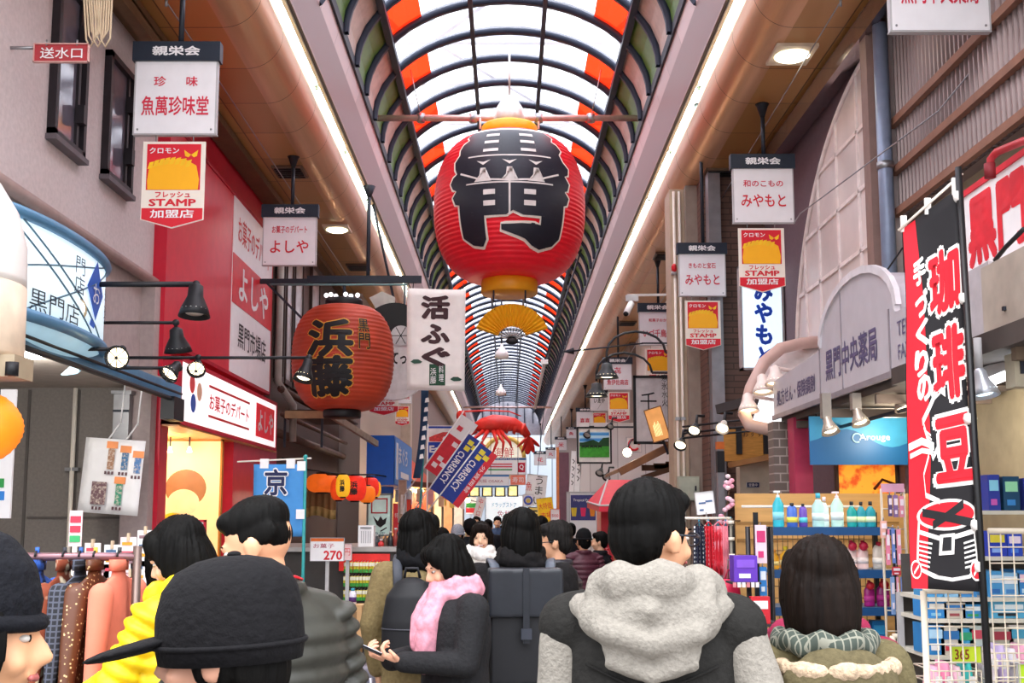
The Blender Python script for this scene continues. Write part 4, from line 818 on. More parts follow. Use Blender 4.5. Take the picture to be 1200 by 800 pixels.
o = thing('fluorescent_lamp', 'white lit tube under the stall ceiling right of the coffee banner', 'light', P(1170, 447, 5.6)); p, q = P(1150, 452, 5.8), P(1200, 432, 5.5); b = B(); b.tube([p, q], .022); b.done('tube', mat('#f8fbff', .4, emit=5), o); b = B(); b.bar(p + V((0, 0, .05)), q + V((0, 0, .05)), .06, .06); b.bar((p+q)/2, V(((p+q)/2).to_tuple()[:2] + (2.37,)), .02, .02); b.done('batten', GREYP, o)
o = thing('spot_lamp', 'silver spot lamp close to the lit tube by the coffee banner pole', 'lamp', P(1147, 450, 5.3)); c = P(1147, 432, 5.3); b = B(); b.tube([c + V((0, 0, .15)), c], .02); b.done('stem', GREYP, o); bell(o, c, (.1, -.2, -1), .14, .07, mat('#c8ccd4', .3, .5), lm=mat('#cfe8ff', .3, emit=1))
o = thing('junction_box', 'beige electric box hanging at the frame edge by the lit tube', 'box', P(1192, 430, 5.2)); p = P(1192, 432, 5.2); b = B(); b.box(p.x - .035, p.x + .05, 5.15, 5.25, p.z - .09, p.z + .07); b.done('body', mat('#b0a690'), o); b = B(); b.box(p.x - .01, p.x + .02, 5.14, 5.15, p.z - .03, p.z + .03); b.done('switch', DSTEEL, o); b = B(); b.tube([(p.x, 5.2, p.z + .07), (p.x, 5.2, 2.38)], .012); b.done('conduit', GREYP, o)
# ---------------------------------------------------------------- coffee nobori banner
o = thing('nobori_banner', 'tall red and black coffee banner on a black pole at the shop stall', 'banner', (2.17, 5.0, 0))
TL, TR, BR, BL = P(1058, 268, 5.2), P(1121, 222, 5.02), P(1149, 693, 5.02), P(1068, 689, 5.16)
def nb(u, v, off=0):
    a = TL.lerp(TR, u); c = BL.lerp(BR, u); p = c.lerp(a, v); p.y += .012*math.sin(5*u + 6*v) + .008*math.sin(14*v) - off; return p
b = B(); b.grid(lambda u, v: nb(u, v), 10, 30, thick=-.004); b.done('cloth', mat('#1d1b1e', .8, var=.08), o)
redc = mat('#d8182a', .75, var=.05); whc = mat('#f0ece6', .8, var=.03)
b = B(); b.grid(lambda u, v: nb(u*(.25 + .09*math.sin(PI*v)), v, .006), 4, 30); b.done('red_stripe', redc, o)
AS = .46/1.8
def ntext(t, cu_, cv, wu, hv, mt_, off, bold, name, vert=False):
    s = B(); write(s, t, 0, 0, wu*.36, hv*1.82, 0, bold=bold, vert=vert); b = B(); dense(s, lambda p: nb(cu_ + p[0]/.36, cv + p[2]/1.82, off - p[1]), b); b.done(name, mt_, o)
for t, u, v, wu, hv in (('珈', .68, .79, .52, .17), ('琲', .7, .575, .56, .19), ('豆', .7, .355, .6, .17)):
    ntext(t, u, v, wu*1.16, hv*1.13, whc, .008, .075, 'white_outline'); ntext(t, u, v, wu, hv, redc, .012, .045, 'red_character')
for t, u, v in (('手', .26, .85), ('づ', .27, .76), ('く', .27, .68), ('り', .25, .6), ('の', .28, .53)): ntext(t, u, v, .24, .075, whc, .01, .05, 'white_character')
def nstroke(pts, wd, mt_, off=.011, name='mill_line'):
    s = B(); stroke(s, pts, wd, 0); b = B(); dense(s, lambda p: nb(p[0], p[2], off), b); b.done(name, mt_, o)
def nshape(pts, mt_, off, name): s = B(); flat(s, pts, 0); b = B(); dense(s, lambda p: nb(p[0], p[2], off), b); b.done(name, mt_, o)
nshape(disc_pts(.56, .19, .44, 30, rz=.04), whc, .007, 'mill_rim'); nshape(disc_pts(.56, .19, .4, 30, rz=.032), redc, .009, 'mill_bowl')
nshape([(.14, .185), (.1, .07), (.16, .045), (.35, .028), (.6, .022), (.85, .032), (.98, .06), (.95, .19), (.93, .19), (.955, .065), (.83, .04), (.6, .031), (.36, .037), (.18, .054), (.13, .075), (.17, .185)], whc, .008, 'mill_outline')
nstroke([(.2, .2), (.95, .165)], .022, BLACK); nstroke([(.35, .165), (.8, .215)], .022, BLACK); nstroke([(.14, .15), (.5, .127), (.96, .147)], .012, whc)
for i in range(6): nstroke([(.14, .125 - .012*i), (.34 - .01*i, .117 - .012*i)], .005, whc); nstroke([(.95, .125 - .012*i), (.78, .117 - .012*i)], .005, whc)
nshape([(.45, .14), (.66, .143), (.64, .09), (.43, .087)], whc, .01, 'mill_plate'); nshape([(.49, .133), (.61, .134), (.6, .1), (.47, .098)], BLACK, .013, 'mill_drawer')
nstroke([(.22, .44), (.5, .52), (.62, .5)], .02, whc); nstroke([(.24, .43), (.36, .34), (.42, .36)], .018, whc); nstroke([(.3, .35), (.22, .3), (.25, .245), (.45, .225)], .014, whc); nstroke([(.0, .38), (.2, .39), (.38, .37)], .02, whc); nstroke([(.02, .355), (.2, .365), (.36, .355)], .014, whc)
for i in range(5): nstroke([(.26 + .02*i, .415 - .012*i), (.34 + .01*i, .4 - .012*i)], .006, whc)
for u in (.08, .93): nshape(disc_pts(u, .05, .085, 14, rz=.025), whc, .012, 'bean_outline'); nshape(disc_pts(u, .05, .07, 14, rz=.02), redc, .014, 'bean'); nstroke([(u - .04, .04), (u, .05), (u + .04, .06)], .008, whc, .016)
p0, p1 = P(1123, 196, 5.0), P(1168, 960, 5.0); p1 = p0.lerp(p1, (p0.z - .02)/(p0.z - p1.z)); b = B(); b.tube([p1, p0], .016, 10); b.done('pole', mat('#141416', .4), o)
b = B(); b.tube([P(1053, 270, 5.2), P(1128, 203, 5.0)], .007, 8); b.done('cross_arm', CREAM, o)
for v in (.98, .72, .42, .16, .06): a = nb(1, v); c = p0.lerp(p1, (p0.z - a.z)/(p0.z - p1.z)); b = B(); b.tube([a + V((-.01, 0, 0)), c], .028, 8); b.done('loop', whc, o)
for u in (.03, .5, .97): a = nb(u, 1.0); b = B(); b.box(a.x - .014, a.x + .014, a.y - .006, a.y + .006, a.z - .02, a.z + .06); b.done('loop', whc, o)
b = B(); b.lathe([(.16, 0), (.17, .02), (.17, .1), (.04, .14), (.03, .16)], (p1.x, 5.0, 0)); b.done('base', mat('#4c5058', .5), o)
# ---------------------------------------------------------------- further down the lane: right side
def pboard(name, label, x0, y0, x1, y1, Y, face, t=.04, rim=0, rimmat=None, cat='sign', rz=0, roll=0, group=None, hang=None, post=None):
    """board facing the camera whose corners stand at the photo's (x0, y0)-(x1, y1)"""
    a, c = P(x0, y0, Y), P(x1, y1, Y); T = frame(((a.x + c.x)/2, Y, (a.z + c.z)/2), rz, 0, roll)
    o = board(name, label, cat, T, abs(c.x - a.x), abs(a.z - c.z), t, face, rim=rim, rimmat=rimmat, group=group); o_h = abs(a.z - c.z)
    if hang: b = B(T); b.bar((0, t/2, o_h/2), (0, t/2, hang - T.translation.z), .02, .02); b.done('hanger', DSTEEL, o)
    if post is not None: b = B(T); b.bar((post, t + .02, 0), (post, t + .02, -T.translation.z), .03, .03); b.done('post', GREYP, o)
    return o, T, abs(c.x - a.x), abs(a.z - c.z)
b = B(); b.box(P(680, 0, 24).x, 3.2, 24, 24.3, 0, 3.6); struct(b.done('wall_right_white_return', pattern('brick', '#ded8d4', '#b0a8a4', (1, 1, 1), .55, name='white_cladding', bw=.6, rh=8, mortar=.01, off=0)))
o, T, w2, h2 = pboard('vertical_sign', 'tall white black framed sign with a brushed character between the stamp pennants', 742, 440, 786, 520, 17, mat('#d6d4d6', .4), rim=.04, rimmat=BLACK)
new_text(o, T, '千', -.05, .12, .25, .3, BLACK); new_text(o, T, '寒氷水火', .2, .3, .09, .5, BLACK, vert=True); b = B(T); b.bar((.3, .05, 0), (.7, .05, 0), .05, .05); b.done('wall_bracket', DSTEEL, o)
o = thing('wooden_eave', 'brown wooden shop eave sloping up under the tall framed sign', 'eave', P(755, 530, 16))
q0, q1 = P(726, 553, 15.2), P(792, 515, 15.2); b = B(); b.bar(q0, q1 + V((.3, 0, .1)), .1, .09, up=(0, 1, 0)); b.done('bargeboard', mat('#7c4f2c', .5, var=.2), o)
b = B(); d = V((0, 2.2, 0)); b.add([q0, q1 + V((.3, 0, .1)), q1 + d + V((.3, 0, .1)), q0 + d] + [p + V((0, 0, .05)) for p in (q0, q1 + V((.3, 0, .1)), q1 + d + V((.3, 0, .1)), q0 + d)], [(0, 3, 2, 1), (4, 5, 6, 7), (0, 1, 5, 4), (1, 2, 6, 5), (2, 3, 7, 6), (3, 0, 4, 7)]); b.done('roof_boards', mat('#8a5c38', .5, var=.2, stretch=(10, 1, 1)), o)
b = B(); b.bar(q1 + d*.5, V((3.16, q1.y + 1.1, q1.z)), .08, .08); b.done('wall_beam', mat('#6d4426', .5, var=.2), o)
for k in range(3): p = P(752 + 14*k, 548 - 2*k, 15.6); b = B(); b.bar(p, p + V((.45, 0, 0)), .06, .08); b.done('rafter', mat('#6d4426', .5, var=.2), o)
b = B(); b.bar(P(752, 560, 15.6), P(800, 545, 15.6), .07, .07); b.done('tie_beam', mat('#6d4426', .5, var=.2), o)
T = frame((P(770, 497, 15).x, 15, P(770, 497, 15).z), R(-12), 0, R(-16)); o = board('copper_plate', 'lit tilted copper plate leaning on the wooden eave', 'sign', T, .24, .46, .03, mat('#c98a4a', .35, .5, emit=.15), rim=.012, rimmat=mat('#7a4c28'))
b = B(T)
for k in range(7): stroke(b, [(-.06 + .015*k, -.16), (-.055 + .015*k, .0 + .02*(k % 3))], .006, -.005)
b.done('engraving', mat('#ffe0a0', .4, emit=.5), o); b = B(T); b.bar((0, .04, -.1), (.02, .14, -.42), .03, .03); b.done('stay', DSTEEL, o)
o = thing('globe_lamp', 'small glowing bulb beside the red crest left of the wooden eave', 'lamp', P(735, 530, 18)); b = B(); b.ell(P(735, 530, 18), .07); b.done('bulb', mat('#fff2d0', .3, emit=6), o); b = B(); b.tube([P(735, 526, 18), P(740, 515, 18.2), P(760, 512, 18.4), V((3.16, 18.4, P(760, 512, 18.4).z))], .012); b.done('stem', DSTEEL, o)
o, T, w2, h2 = pboard('crest_sign', 'red round crest on the white wall behind the glowing bulb', 734, 512, 752, 530, 19, mat('#efe6e2'), rim=.01); b = B(T); b.tube([(.09*math.cos(R(20*i)), -.01, .09*math.sin(R(20*i))) for i in range(17)], .02, 6); b.done('ring', RED, o)
b = B(T); b.bar((0, .03, .1), (1.0, .03, .1), .03, .03); b.done('wall_bracket', DSTEEL, o)
# goose-neck lamps and cctv on the pillar
for i, (px, py, Y) in enumerate(((711, 425, 15.6), (699, 448, 16.6))):
    c = P(px, py, Y); o = thing('gooseneck_lamp', ('larger' if i == 0 else 'smaller, lower') + ' of two grey bell lamps on curved arms by the beige pillar', 'lamp', c)
    pts = [c + V((0, 0, .02))]
    for k in range(9): a = PI - PI*k/8; pts.append(V((c.x + .42 + .42*math.cos(a), Y, c.z + .15 + .3*math.sin(a))))
    b = B(); b.tube(pts, .018, 8); b.done('arm', mat('#3a3e42', .5), o); b = B(); b.tube([pts[-1], V((3.2, Y, pts[-1].z))], .018); b.done('wall_arm', mat('#3a3e42', .5), o)
    bell(o, c, (0, 0, -1), .22, .17, mat('#4a5054', .45), True)
o = thing('iron_arrow', 'thin wrought iron arrow pointing into the lane at the grey bell lamps', 'ornament', P(720, 407, 15.2)); b = B(); b.tube([P(664, 412, 15.2), P(755, 402, 15.2)], .012, 6); b.done('shaft', DSTEEL, o)
a = P(664, 412, 15.2); b = B(); b.tube([a + V((.1, 0, .01)), a + V((-.06, 0, 0))], [.05, .002], 8); b.done('head', DSTEEL, o); b = B(); b.bar(P(752, 402, 15.2), V((3.16, 15.2, P(752, 402, 15.2).z)), .02, .02); b.done('stay', DSTEEL, o)
o = thing('security_camera', 'white security camera on a pale arm by the beige pillar', 'camera', P(735, 360, 14.6)); b = B(); b.bar(P(735, 346, 14.6), P(793, 345, 14.6), .03, .03); b.done('arm', mat('#d0ccc8', .4), o); a = P(733, 367, 14.6); b = B(); b.tube([P(740, 355, 14.6), a + V((0, -.1, -.02))], .045, 10); b.done('body', WHITE, o); b = B(); b.box(P(735, 349, 14.6).x - .02, P(748, 349, 14.6).x, 14.57, 14.63, P(735, 353, 14.6).z, P(735, 346, 14.6).z); b.done('mount', GREYP, o); b = B(); b.tube([a + V((0, -.1, -.02)), a + V((-.01, -.12, -.03))], .035); b.done('lens', BLACK, o)
o = thing('alarm_bell', 'small red alarm lamp on the beige pillar beside the kimono plate', 'lamp', P(790, 314, 14)); b = B(); b.ell(P(790, 314, 14.08), (.035, .05, .06)); b.done('lens', RED, o); b = B(); b.lathe([(.04, -.02), (.04, .02)], P(790, 320, 14.1)); b.done('base', GREYP, o)
# cable brackets with spots before the pillar and the wooden fascia
for i, (px, py, Y) in enumerate(((816, 500, 11.5), (800, 517, 11.8), (849, 497, 11.2), (705, 551, 18), (713, 556, 18), (690, 507, 20), (717, 497, 20))):
    c = P(px, py, Y); o = thing('spot_lamp', ('black spot lamp with a warm face on the cable rail', 'black wire caged spot lamp at the end of the cable rail', 'pale dish lamp on the cable rail', 'black spot lamp at the foot of the eave', 'second black spot lamp at the foot of the eave', 'black twin spot over the meadow picture', 'black spot at the corner of the meadow picture')[i], 'lamp', c)
    bell(o, c + V((0, 0, .03)), (-.3, -.6, -.6), .13, .07, mat('#d8d0c4', .4) if i == 2 else BLACK, i < 3); b = B(); b.tube([c + V((0, 0, .03)), c + V((.02, .05, .12)), c + V((.1, .08, .12))], .016); b.done('yoke', BLACK, o)
o = thing('cable_rail', 'dark cable rail carrying spot lamps before the brown tiles', 'rail', P(850, 495, 11.5))
for dz in (0, -.07, -.12): b = B(); b.tube([P(800, 500, 11.7) + V((0, 0, dz)), P(905, 488, 11.0) + V((0, 0, dz))], .012, 6); b.done('cable', BLACK, o)
b = B(); b.bar(P(842, 480, 12.2), P(905, 463, 11.8), .12, .1); b.done('duct', mat('#3a3434', .7), o)
o = thing('wooden_fascia', 'orange wooden fascia board behind the striped steel post', 'sign', P(873, 520, 12.4)); b = B(); b.box(P(850, 0, 12.4).x, 3.21, 12.4, 12.5, P(0, 540, 12.4).z, P(0, 503, 12.4).z); b.done('board', mat('#c48a3c', .5, var=.2, stretch=(1, 8, 8)), o)
for px in (868, 900): b = B(); b.box(P(px, 0, 12.38).x - .03, P(px, 0, 12.38).x + .03, 12.36, 12.4, P(0, 532, 12.4).z, P(0, 500, 12.4).z); b.done('strap', BLACK, o)
new_text(o, frame((P(886, 508, 12.36).x, 12.36, P(886, 508, 12.36).z)), 'おすすめ', 0, 0, .3, .07, BLACK)
b = B(); b.bar(P(855, 545, 12.35), P(930, 530, 11.9), .08, .06); b.done('lower_rail', mat('#8f6438', .5), o)
o = thing('steel_post', 'grey steel post with an orange band by the paper sign', 'post', (P(845, 0, 12).x, 12, 0)); x = P(845, 0, 12).x; b = B(); b.box(x - .035, x + .035, 11.95, 12.02, 0, 2.45); b.done('post', mat('#8f9096', .4, .4), o); b = B(); b.box(x - .04, x + .04, 11.94, 12.03, 2.3, 2.38); b.done('band', mat('#d06a28'), o); b = B(); b.box(x - .04, x + .04, 11.94, 12.03, 2.05, 2.28); b.done('sleeve', BLACK, o)
b = B(); b.box(P(868, 0, 12.6).x, P(912, 0, 12.6).x, 12.6, 12.8, 0, 2.25); struct(b.done('wall_right_cream_front', mat('#b8ac98', .6)))
o, T, w2, h2 = pboard('door_plate', 'small navy plate with three pale marks on the cream front', 875, 565, 890, 571, 12.58, mat('#26305a'), t=.02, rim=.004); new_text(o, T, '営業中', 0, 0, .1, .035, WHITE)
# meadow picture, banners, posters
o, T, w2, h2 = pboard('meadow_picture', 'black framed picture of horses on a green meadow hung from the white wall', 676, 500, 717, 543, 20, mat('#efe9e0'), t=.05, rim=.03, rimmat=BLACK)
b = B(T); b.add([(-w2*.43, -.006, .05), (w2*.43, -.006, .05), (w2*.43, -.006, h2*.36), (-w2*.43, -.006, h2*.36)], [(0, 1, 2, 3)]); b.done('sky', pattern('wave', '#2a8fd8', '#b8e0f0', (0, 1.2, 3), .5, p0=.1, p1=.9, dir='Z', dist=2), o)
b = B(T); b.add([(-w2*.43, -.007, -h2*.33), (w2*.43, -.007, -h2*.33), (w2*.43, -.007, .0), (-w2*.43, -.007, .0)], [(0, 1, 2, 3)]); b.done('meadow', mat('#3fa02c', .6, var=.25, scale=12), o)
b = B(T); flat(b, [(-w2*.43, -.02), (w2*.43, -.02), (w2*.43, .14), (w2*.25, .13), (.08, .05), (-.02, .1), (-.15, .06), (-.2, .05), (-w2*.43, .05)], -.008); b.done('tree_line', mat('#1f4a24', .7), o)
b = B(T)
for x in (-.2, -.13, -.05, .02, .1): flat(b, disc_pts(x, -.02, .035, 10, rz=.018), -.009); b.box(x - .03, x - .022, -.009, -.009, -.06, -.02); b.box(x + .022, x + .03, -.009, -.009, -.06, -.02)
b.done('horse_silhouette', mat('#18181a'), o); b = B(T); b.bar((.2, .05, h2/2), (1.62, .05, h2/2), .03, .03); b.done('wall_bracket', DSTEEL, o)
o = thing('tall_board', 'dark plum board standing edge on left of the white banners', 'board', P(659, 580, 26)); a, c = P(655, 530, 26), P(667, 578, 26); b = B(); b.box(a.x, c.x, 26, 27.5, 0.2, a.z); b.done('panel', mat('#6e4a58', .4), o); b = B(); b.box(a.x - .06, a.x, 25.98, 26.05, .0, a.z + .12); b.done('orange_post', mat('#d07a48'), o); b = B(); b.box(a.x, c.x, 25.98, 27.5, 0, .2); b.done('foot', DSTEEL, o)
for i, (x0, x1, y0) in enumerate(((668, 674, 528), (674, 681, 520))):
    o, T, w2, h2 = pboard('vertical_banner', ('narrow', 'wider, taller')[i] + ' white vertical banner leaning left of the meadow picture', x0, y0, x1, 578, 25 - i, WHITE, t=.02, roll=R(4), cat='banner', rim=.006); b = B(T)
    for k in range(4): stroke(b, [(-.02, h2*.3 - .16*k), (.03, h2*.26 - .16*k), (0, h2*.2 - .16*k)], .02)
    b.done('writing', BLACK, o); b = B(T); b.bar((0, .02, -h2/2), (0, .02, -T.translation.z + .0), .02, .02); b.done('pole', GREYP, o)
o, T, w2, h2 = pboard('juice_poster', 'white board with a poster of three fruit juices left of the red stall', 664, 576, 703, 640, 17, WHITE, t=.05, rim=.02, post=0)
b = B(T); b.box(-w2*.38, w2*.38, -.006, 0, -.02, h2*.44); b.done('poster', mat('#3a3a78', .5, var=.2), o); new_text(o, T, 'Tropical Fruits', 0, h2*.34, w2*.6, .05, WHITE, y=-.01)
for k, c in enumerate(('#e0c030', '#e02860', '#f09020')): b = B(T); flat(b, [(-.14 + .14*k - .03, .04), (-.14 + .14*k + .03, .04), (-.14 + .14*k + .045, .17), (-.14 + .14*k - .045, .17)], -.009); b.done('juice_glass', mat(c), o)
b = B(T); b.box(-w2*.45, -w2*.4, -.01, 0, -h2/2, h2/2); b.box(w2*.4, w2*.45, -.01, 0, -h2/2, h2/2); b.done('upright', GREYP, o)
o = thing('red_awning', 'red canvas awning over the red stall', 'awning', P(725, 590, 13))
q = [P(688, 588, 13.5), P(702, 592, 12.4), P(770, 592, 12.4), P(770, 562, 13.6), P(712, 562, 13.6)]; rc = mat('#c81c38', .55, var=.06)
b = B(); b.add([q[1], q[2], q[3], q[4]], [(0, 1, 2, 3)]); b.add([q[0], q[1], q[4]], [(0, 1, 2)]); dz = V((0, 0, -.07)); b.add([q[1], q[2], q[2] + dz, q[1] + dz], [(0, 3, 2, 1)]); b.add([q[0], q[1], q[1] + dz, q[0] + dz], [(0, 3, 2, 1)]); b.done('canvas', rc, o)
b = B(); b.tube([q[0], q[1], q[2]], .012, 6); b.tube([q[1], q[4]], .012, 6); b.done('frame_tube', GREYP, o); b = B(); b.tube([q[4] + V((.2, .4, -.02)), V((q[4].x + .2, q[4].y + .4, 0))], .02); b.done('post', GREYP, o)
o = thing('red_stall', 'red stall cabinet under the red canvas awning', 'stall', (1.15, 13.4, 0)); a, c = P(705, 600, 13.2), P(735, 600, 13.2); b = B(); b.box(a.x, 1.9, 13.3, 13.9, 0, 1.72); b.done('cabinet', mat('#c8142c', .4), o)
b = B(); b.box(a.x + .14, a.x + .19, 13.28, 13.3, 0, 1.72); b.done('wood_trim', mat('#b5684a'), o); b = B(); b.box(a.x - .03, 1.93, 13.27, 13.93, 1.72, 1.75); b.done('top', mat('#8e1224'), o); new_text(o, frame((a.x + .07, 13.29, 1.1)), 'いちご飴', 0, 0, .05, .5, mat('#f0a0a8'), vert=True)
o, T, w2, h2 = pboard('paper_sign', 'tilted white paper sign clipped above the polka dot aprons', 815, 576, 837, 602, 8.2, WHITE, t=.01, roll=R(-6), rim=.002)
for x, z, ww in ((-.02, .0, .05), (.03, .01, .05), (-.03, -.05, .03)): b = B(T); b.box(x - ww/2, x + ww/2, -.004, 0, z - .006, z + .006); b.done('print', mat('#4a6a9a'), o)
b = B(T); b.bar((0, .005, -.07), (0, .005, -.14), .01, .01); b.done('clip', GREYP, o)
# yellow placard, brushed vertical banner, round emblem
o, T, w2, h2 = pboard('yellow_placard', 'bright yellow star shaped placard with red writing near the lane end', 630, 583, 649, 613, 24, mat('#f8c818', .5), t=.02, roll=R(-8), post=0, rim=.005); new_text(o, T, '大特価', 0, .1, .28, .14, RED); new_text(o, T, '市場', 0, -.1, .24, .14, RED)
o, T, w2, h2 = pboard('brushed_banner', 'white banner with black brushed writing at the lane end', 616, 556, 640, 592, 38, WHITE, t=.03, roll=R(6), hang=8.4, cat='banner', rim=.01); new_text(o, T, 'うまい', .1, 0, .3, .95, BLACK, vert=True); new_text(o, T, '魚', -.25, .1, .2, .3, RED)
o, T, w2, h2 = pboard('emblem_sign', 'white sign with a round blue emblem below the brushed banner', 613, 579, 625, 593, 36, WHITE, post=0, rim=.01); b = B(T); b.tube([(.12*math.cos(R(20*i)), -.01, .12*math.sin(R(20*i))) for i in range(18)], .03, 6, closed=True); b.done('emblem', mat('#4a5ab0'), o); b = B(T); flat(b, disc_pts(0, -.02, .07)); b.done('centre', mat('#e0c060'), o)
o, T, w2, h2 = pboard('price_board', 'small yellow and black board under the emblem sign', 619, 594, 632, 612, 30, mat('#e8c868'), post=0, rim=.015, rimmat=BLACK); b = B(T)
for k in range(3): b.box(-.1, .1, -.004, 0, .1 - .1*k - .02, .1 - .1*k + .02)
b.done('print', BLACK, o)
o, T, w2, h2 = pboard('red_price_tag', 'white and red price card right of the yellow placard', 645, 596, 656, 612, 22, WHITE, post=0, rim=.01, rimmat=RED); new_text(o, T, '500', 0, 0, .13, .06, RED)
# ---- banner wall at the end: information banners and lit shop front behind
o, T, w2, h2 = pboard('round_sign', 'big cream round sign behind the giant red lobster', 566, 512, 615, 560, 44, mat('#f4ead8', .5, emit=.15), t=.1, hang=8.4, rim=.02)
b = B(T); b.tube([(.8*math.cos(R(10*i)), -.03, .8*math.sin(R(10*i))) for i in range(37)], .08, 8); b.done('yellow_ring', mat('#e8c060'), o); new_text(o, T, '海鮮', 0, .2, .8, .4, RED); new_text(o, T, '市場', 0, -.35, .8, .4, RED, name='lower_lettering')
o, T, w2, h2 = pboard('information_banner', 'white tourist information banner with a red arrow square across the lane end', 561, 536, 617, 556, 42, WHITE, hang=8.4, rim=.02, cat='banner'); b = B(T); b.box(-w2/2, w2/2, -.005, 0, h2*.36, h2/2); b.done('blue_strip', mat('#1d5a98'), o)
new_text(o, T, 'INFORMATION CENTER', .0, h2*.43, w2*.7, .07, WHITE, y=-.01); b = B(T); b.box(w2*.32, w2*.47, -.006, 0, -h2*.36, h2*.2); b.done('red_square', mat('#c01838'), o); new_text(o, T, 'Q', w2*.395, -h2*.07, .17, .22, WHITE, y=-.01, bold=.03, name='white_letter')
for z, c in ((.1, '#d04a5a'), (-.02, '#d04a5a'), (-.16, '#2f9a4a')): b = B(T); b.box(-w2*.3, w2*.2, -.005, 0, z*.8 - .03, z*.8 + .02); b.done('print', mat(c), o)
o, T, w2, h2 = pboard('blue_banner', 'white banner edged in blue hanging under the tourist information banner', 553, 556, 597, 571, 40, WHITE, hang=8.4, rim=.01, cat='banner')
for s in (-1, 1): b = B(T); b.box(-w2/2, w2/2, -.005, 0, s*h2*.42 - .03, s*h2*.42 + .03); b.done('blue_strip', mat('#2f78b8'), o)
new_text(o, T, '大阪 OSAKA', 0, 0, .9, .12, mat('#b05a70'))
o, T, w2, h2 = pboard('salmon_banner', 'salmon pink banner right of the blue edged banner', 598, 556, 616, 568, 40, mat('#f0826a'), hang=8.4, rim=.01, cat='banner'); new_text(o, T, '寿司', 0, 0, .4, .2, WHITE)
b = B(); b.box(-3.2, 3.2, 70, 71, 0, 7.2); struct(b.done('wall_far_front', pattern('brick', '#a8b2bc', '#6a747f', (1, 1, 1), .5, name='pale_far_front', bw=1.4, rh=1.1, mortar=.04, off=0)))
o, T, w2, h2 = pboard('lit_shop_sign', 'bright white lit shop sign closing the lane', 569, 580, 613, 611, 64, mat('#eef6fc', .4, emit=.2), t=.2, post=0, rim=.03); new_text(o, T, 'ドラッグストア', 0, .2, 1.4, .3, mat('#4a7aa8')); new_text(o, T, '免税', 0, -.3, .8, .35, mat('#c04a60'), name='red_lettering')
for k in range(4):
    a = P(556 + 15*k, 575, 60); o = thing('shop_window', ('first', 'second', 'third', 'last')[k] + ' in the row of warm lit upper windows over the lit shop sign, from the left', 'window', a); b = B(); b.box(a.x - .25, a.x + .25, 60, 60.1, a.z - .25, a.z + .25); b.done('pane', mat('#e8d088', .4, emit=.5, var=.4, scale=4), o); b = B()
    for s in (-1, 1): b.box(a.x + s*.25 - .04, a.x + s*.25 + .04, 59.95, 60.1, a.z - .3, a.z + .3); b.box(a.x - .3, a.x + .3, 59.95, 60.1, a.z + s*.28 - .03, a.z + s*.28 + .03)
    b.box(a.x - .02, a.x + .02, 60.1, 70, a.z - .02, a.z + .02); b.done('frame', mat('#3a3028'), o)
o, T, w2, h2 = pboard('striped_flag', 'green red and white striped shop flag on the lane end', 546, 582, 558, 602, 34, mat('#e8e4e0'), t=.03, post=0, rim=.005)
for z, c in ((.0, '#2f8a3a'), (-.15, '#c83038')): b = B(T); b.box(-w2/2, w2/2, -.005, 0, z - .07, z + .07); b.done('stripe', mat(c), o)
o, T, w2, h2 = pboard('menu_banner', 'tilted white menu strip with red writing beside the striped flag', 557, 582, 567, 606, 33, WHITE, t=.02, roll=R(14), post=0, rim=.005); new_text(o, T, '中トロ', 0, 0, .12, .5, RED, vert=True)
# ---- giant lobster
LP = lambda x, y, Y: P(590 + (x - 597)*1.08, 505 + (y - 506)*1.1, Y)
lc = P(590, 505, 36); o = thing('lobster_model', 'giant red lobster model flying over the lane end', 'lobster', lc); lm = mat('#cf2a22', .4, var=.15, scale=3, bump=.3)
b = B(); rg = []
pts = [LP(x, y, 36) for x, y in ((563, 502), (574, 500), (586, 498), (598, 498), (608, 499), (618, 504), (624, 512))]; rs = [.1, .24, .3, .27, .23, .17, .11]
b.tube(pts, rs, 14); b.done('body', lm, o)
for i in range(5): p = pts[2].lerp(pts[5], i/4); b = B(); b.tube([p + V((-.05, 0, .02)), p + V((.05, 0, -.01))], [.27 - .02*i, .3 - .025*i], 12); b.done('shell_ring', mat('#d83a2c', .4, var=.1), o)
for i in range(5): a = R(-150 + 30*i); p = pts[-1]; b = B(); q = p + V((.4*math.cos(a - .2) + .05, .05*i, .6*math.sin(a))); b.ell((p + q)/2, (.13, .05, .28), rot=V(q - p).to_track_quat('Z', 'Y').to_matrix()); b.done('tail_fan', lm, o)
for i, (x0, x1, x2, y2) in enumerate(((575, 560, 548, 528), (580, 573, 577, 532), (586, 590, 584, 533), (590, 597, 596, 530), (594, 604, 606, 524))):
    b = B(); b.tube([LP(x0, 506, 35.8), LP(x1, 518, 35.5), LP(x2, y2, 35.6)], [.07, .05, .025], 8); b.done('leg', lm, o)
for s, pp in ((0, ((566, 502), (556, 500), (551, 490))), (1, ((568, 505), (558, 510), (552, 506)))):
    b = B(); b.tube([LP(x, y, 35.6 + .6*s) for x, y in pp], [.08, .09, .05], 8); b.ell(LP(pp[-1][0], pp[-1][1], 35.6 + .6*s), (.16, .1, .2)); b.done('claw', lm, o)
b = B(); b.tube([LP(x, y, 36) for x, y in ((563, 500), (552, 491), (548, 487), (556, 485), (580, 484), (603, 485), (616, 490))], [.05, .045, .04, .035, .03, .025, .02], 6); b.done('antenna', lm, o)
b = B(); b.tube([LP(564, 501, 35.8), LP(556, 492, 35.6), LP(552, 486, 35.5)], .03, 6); b.done('antenna', lm, o)
for x in (580, 606): b = B(); b.tube([P(x, 497, 36), V((P(x, 497, 36).x, 36, 8.34))], .01, 5); b.done('wire', DSTEEL, o)
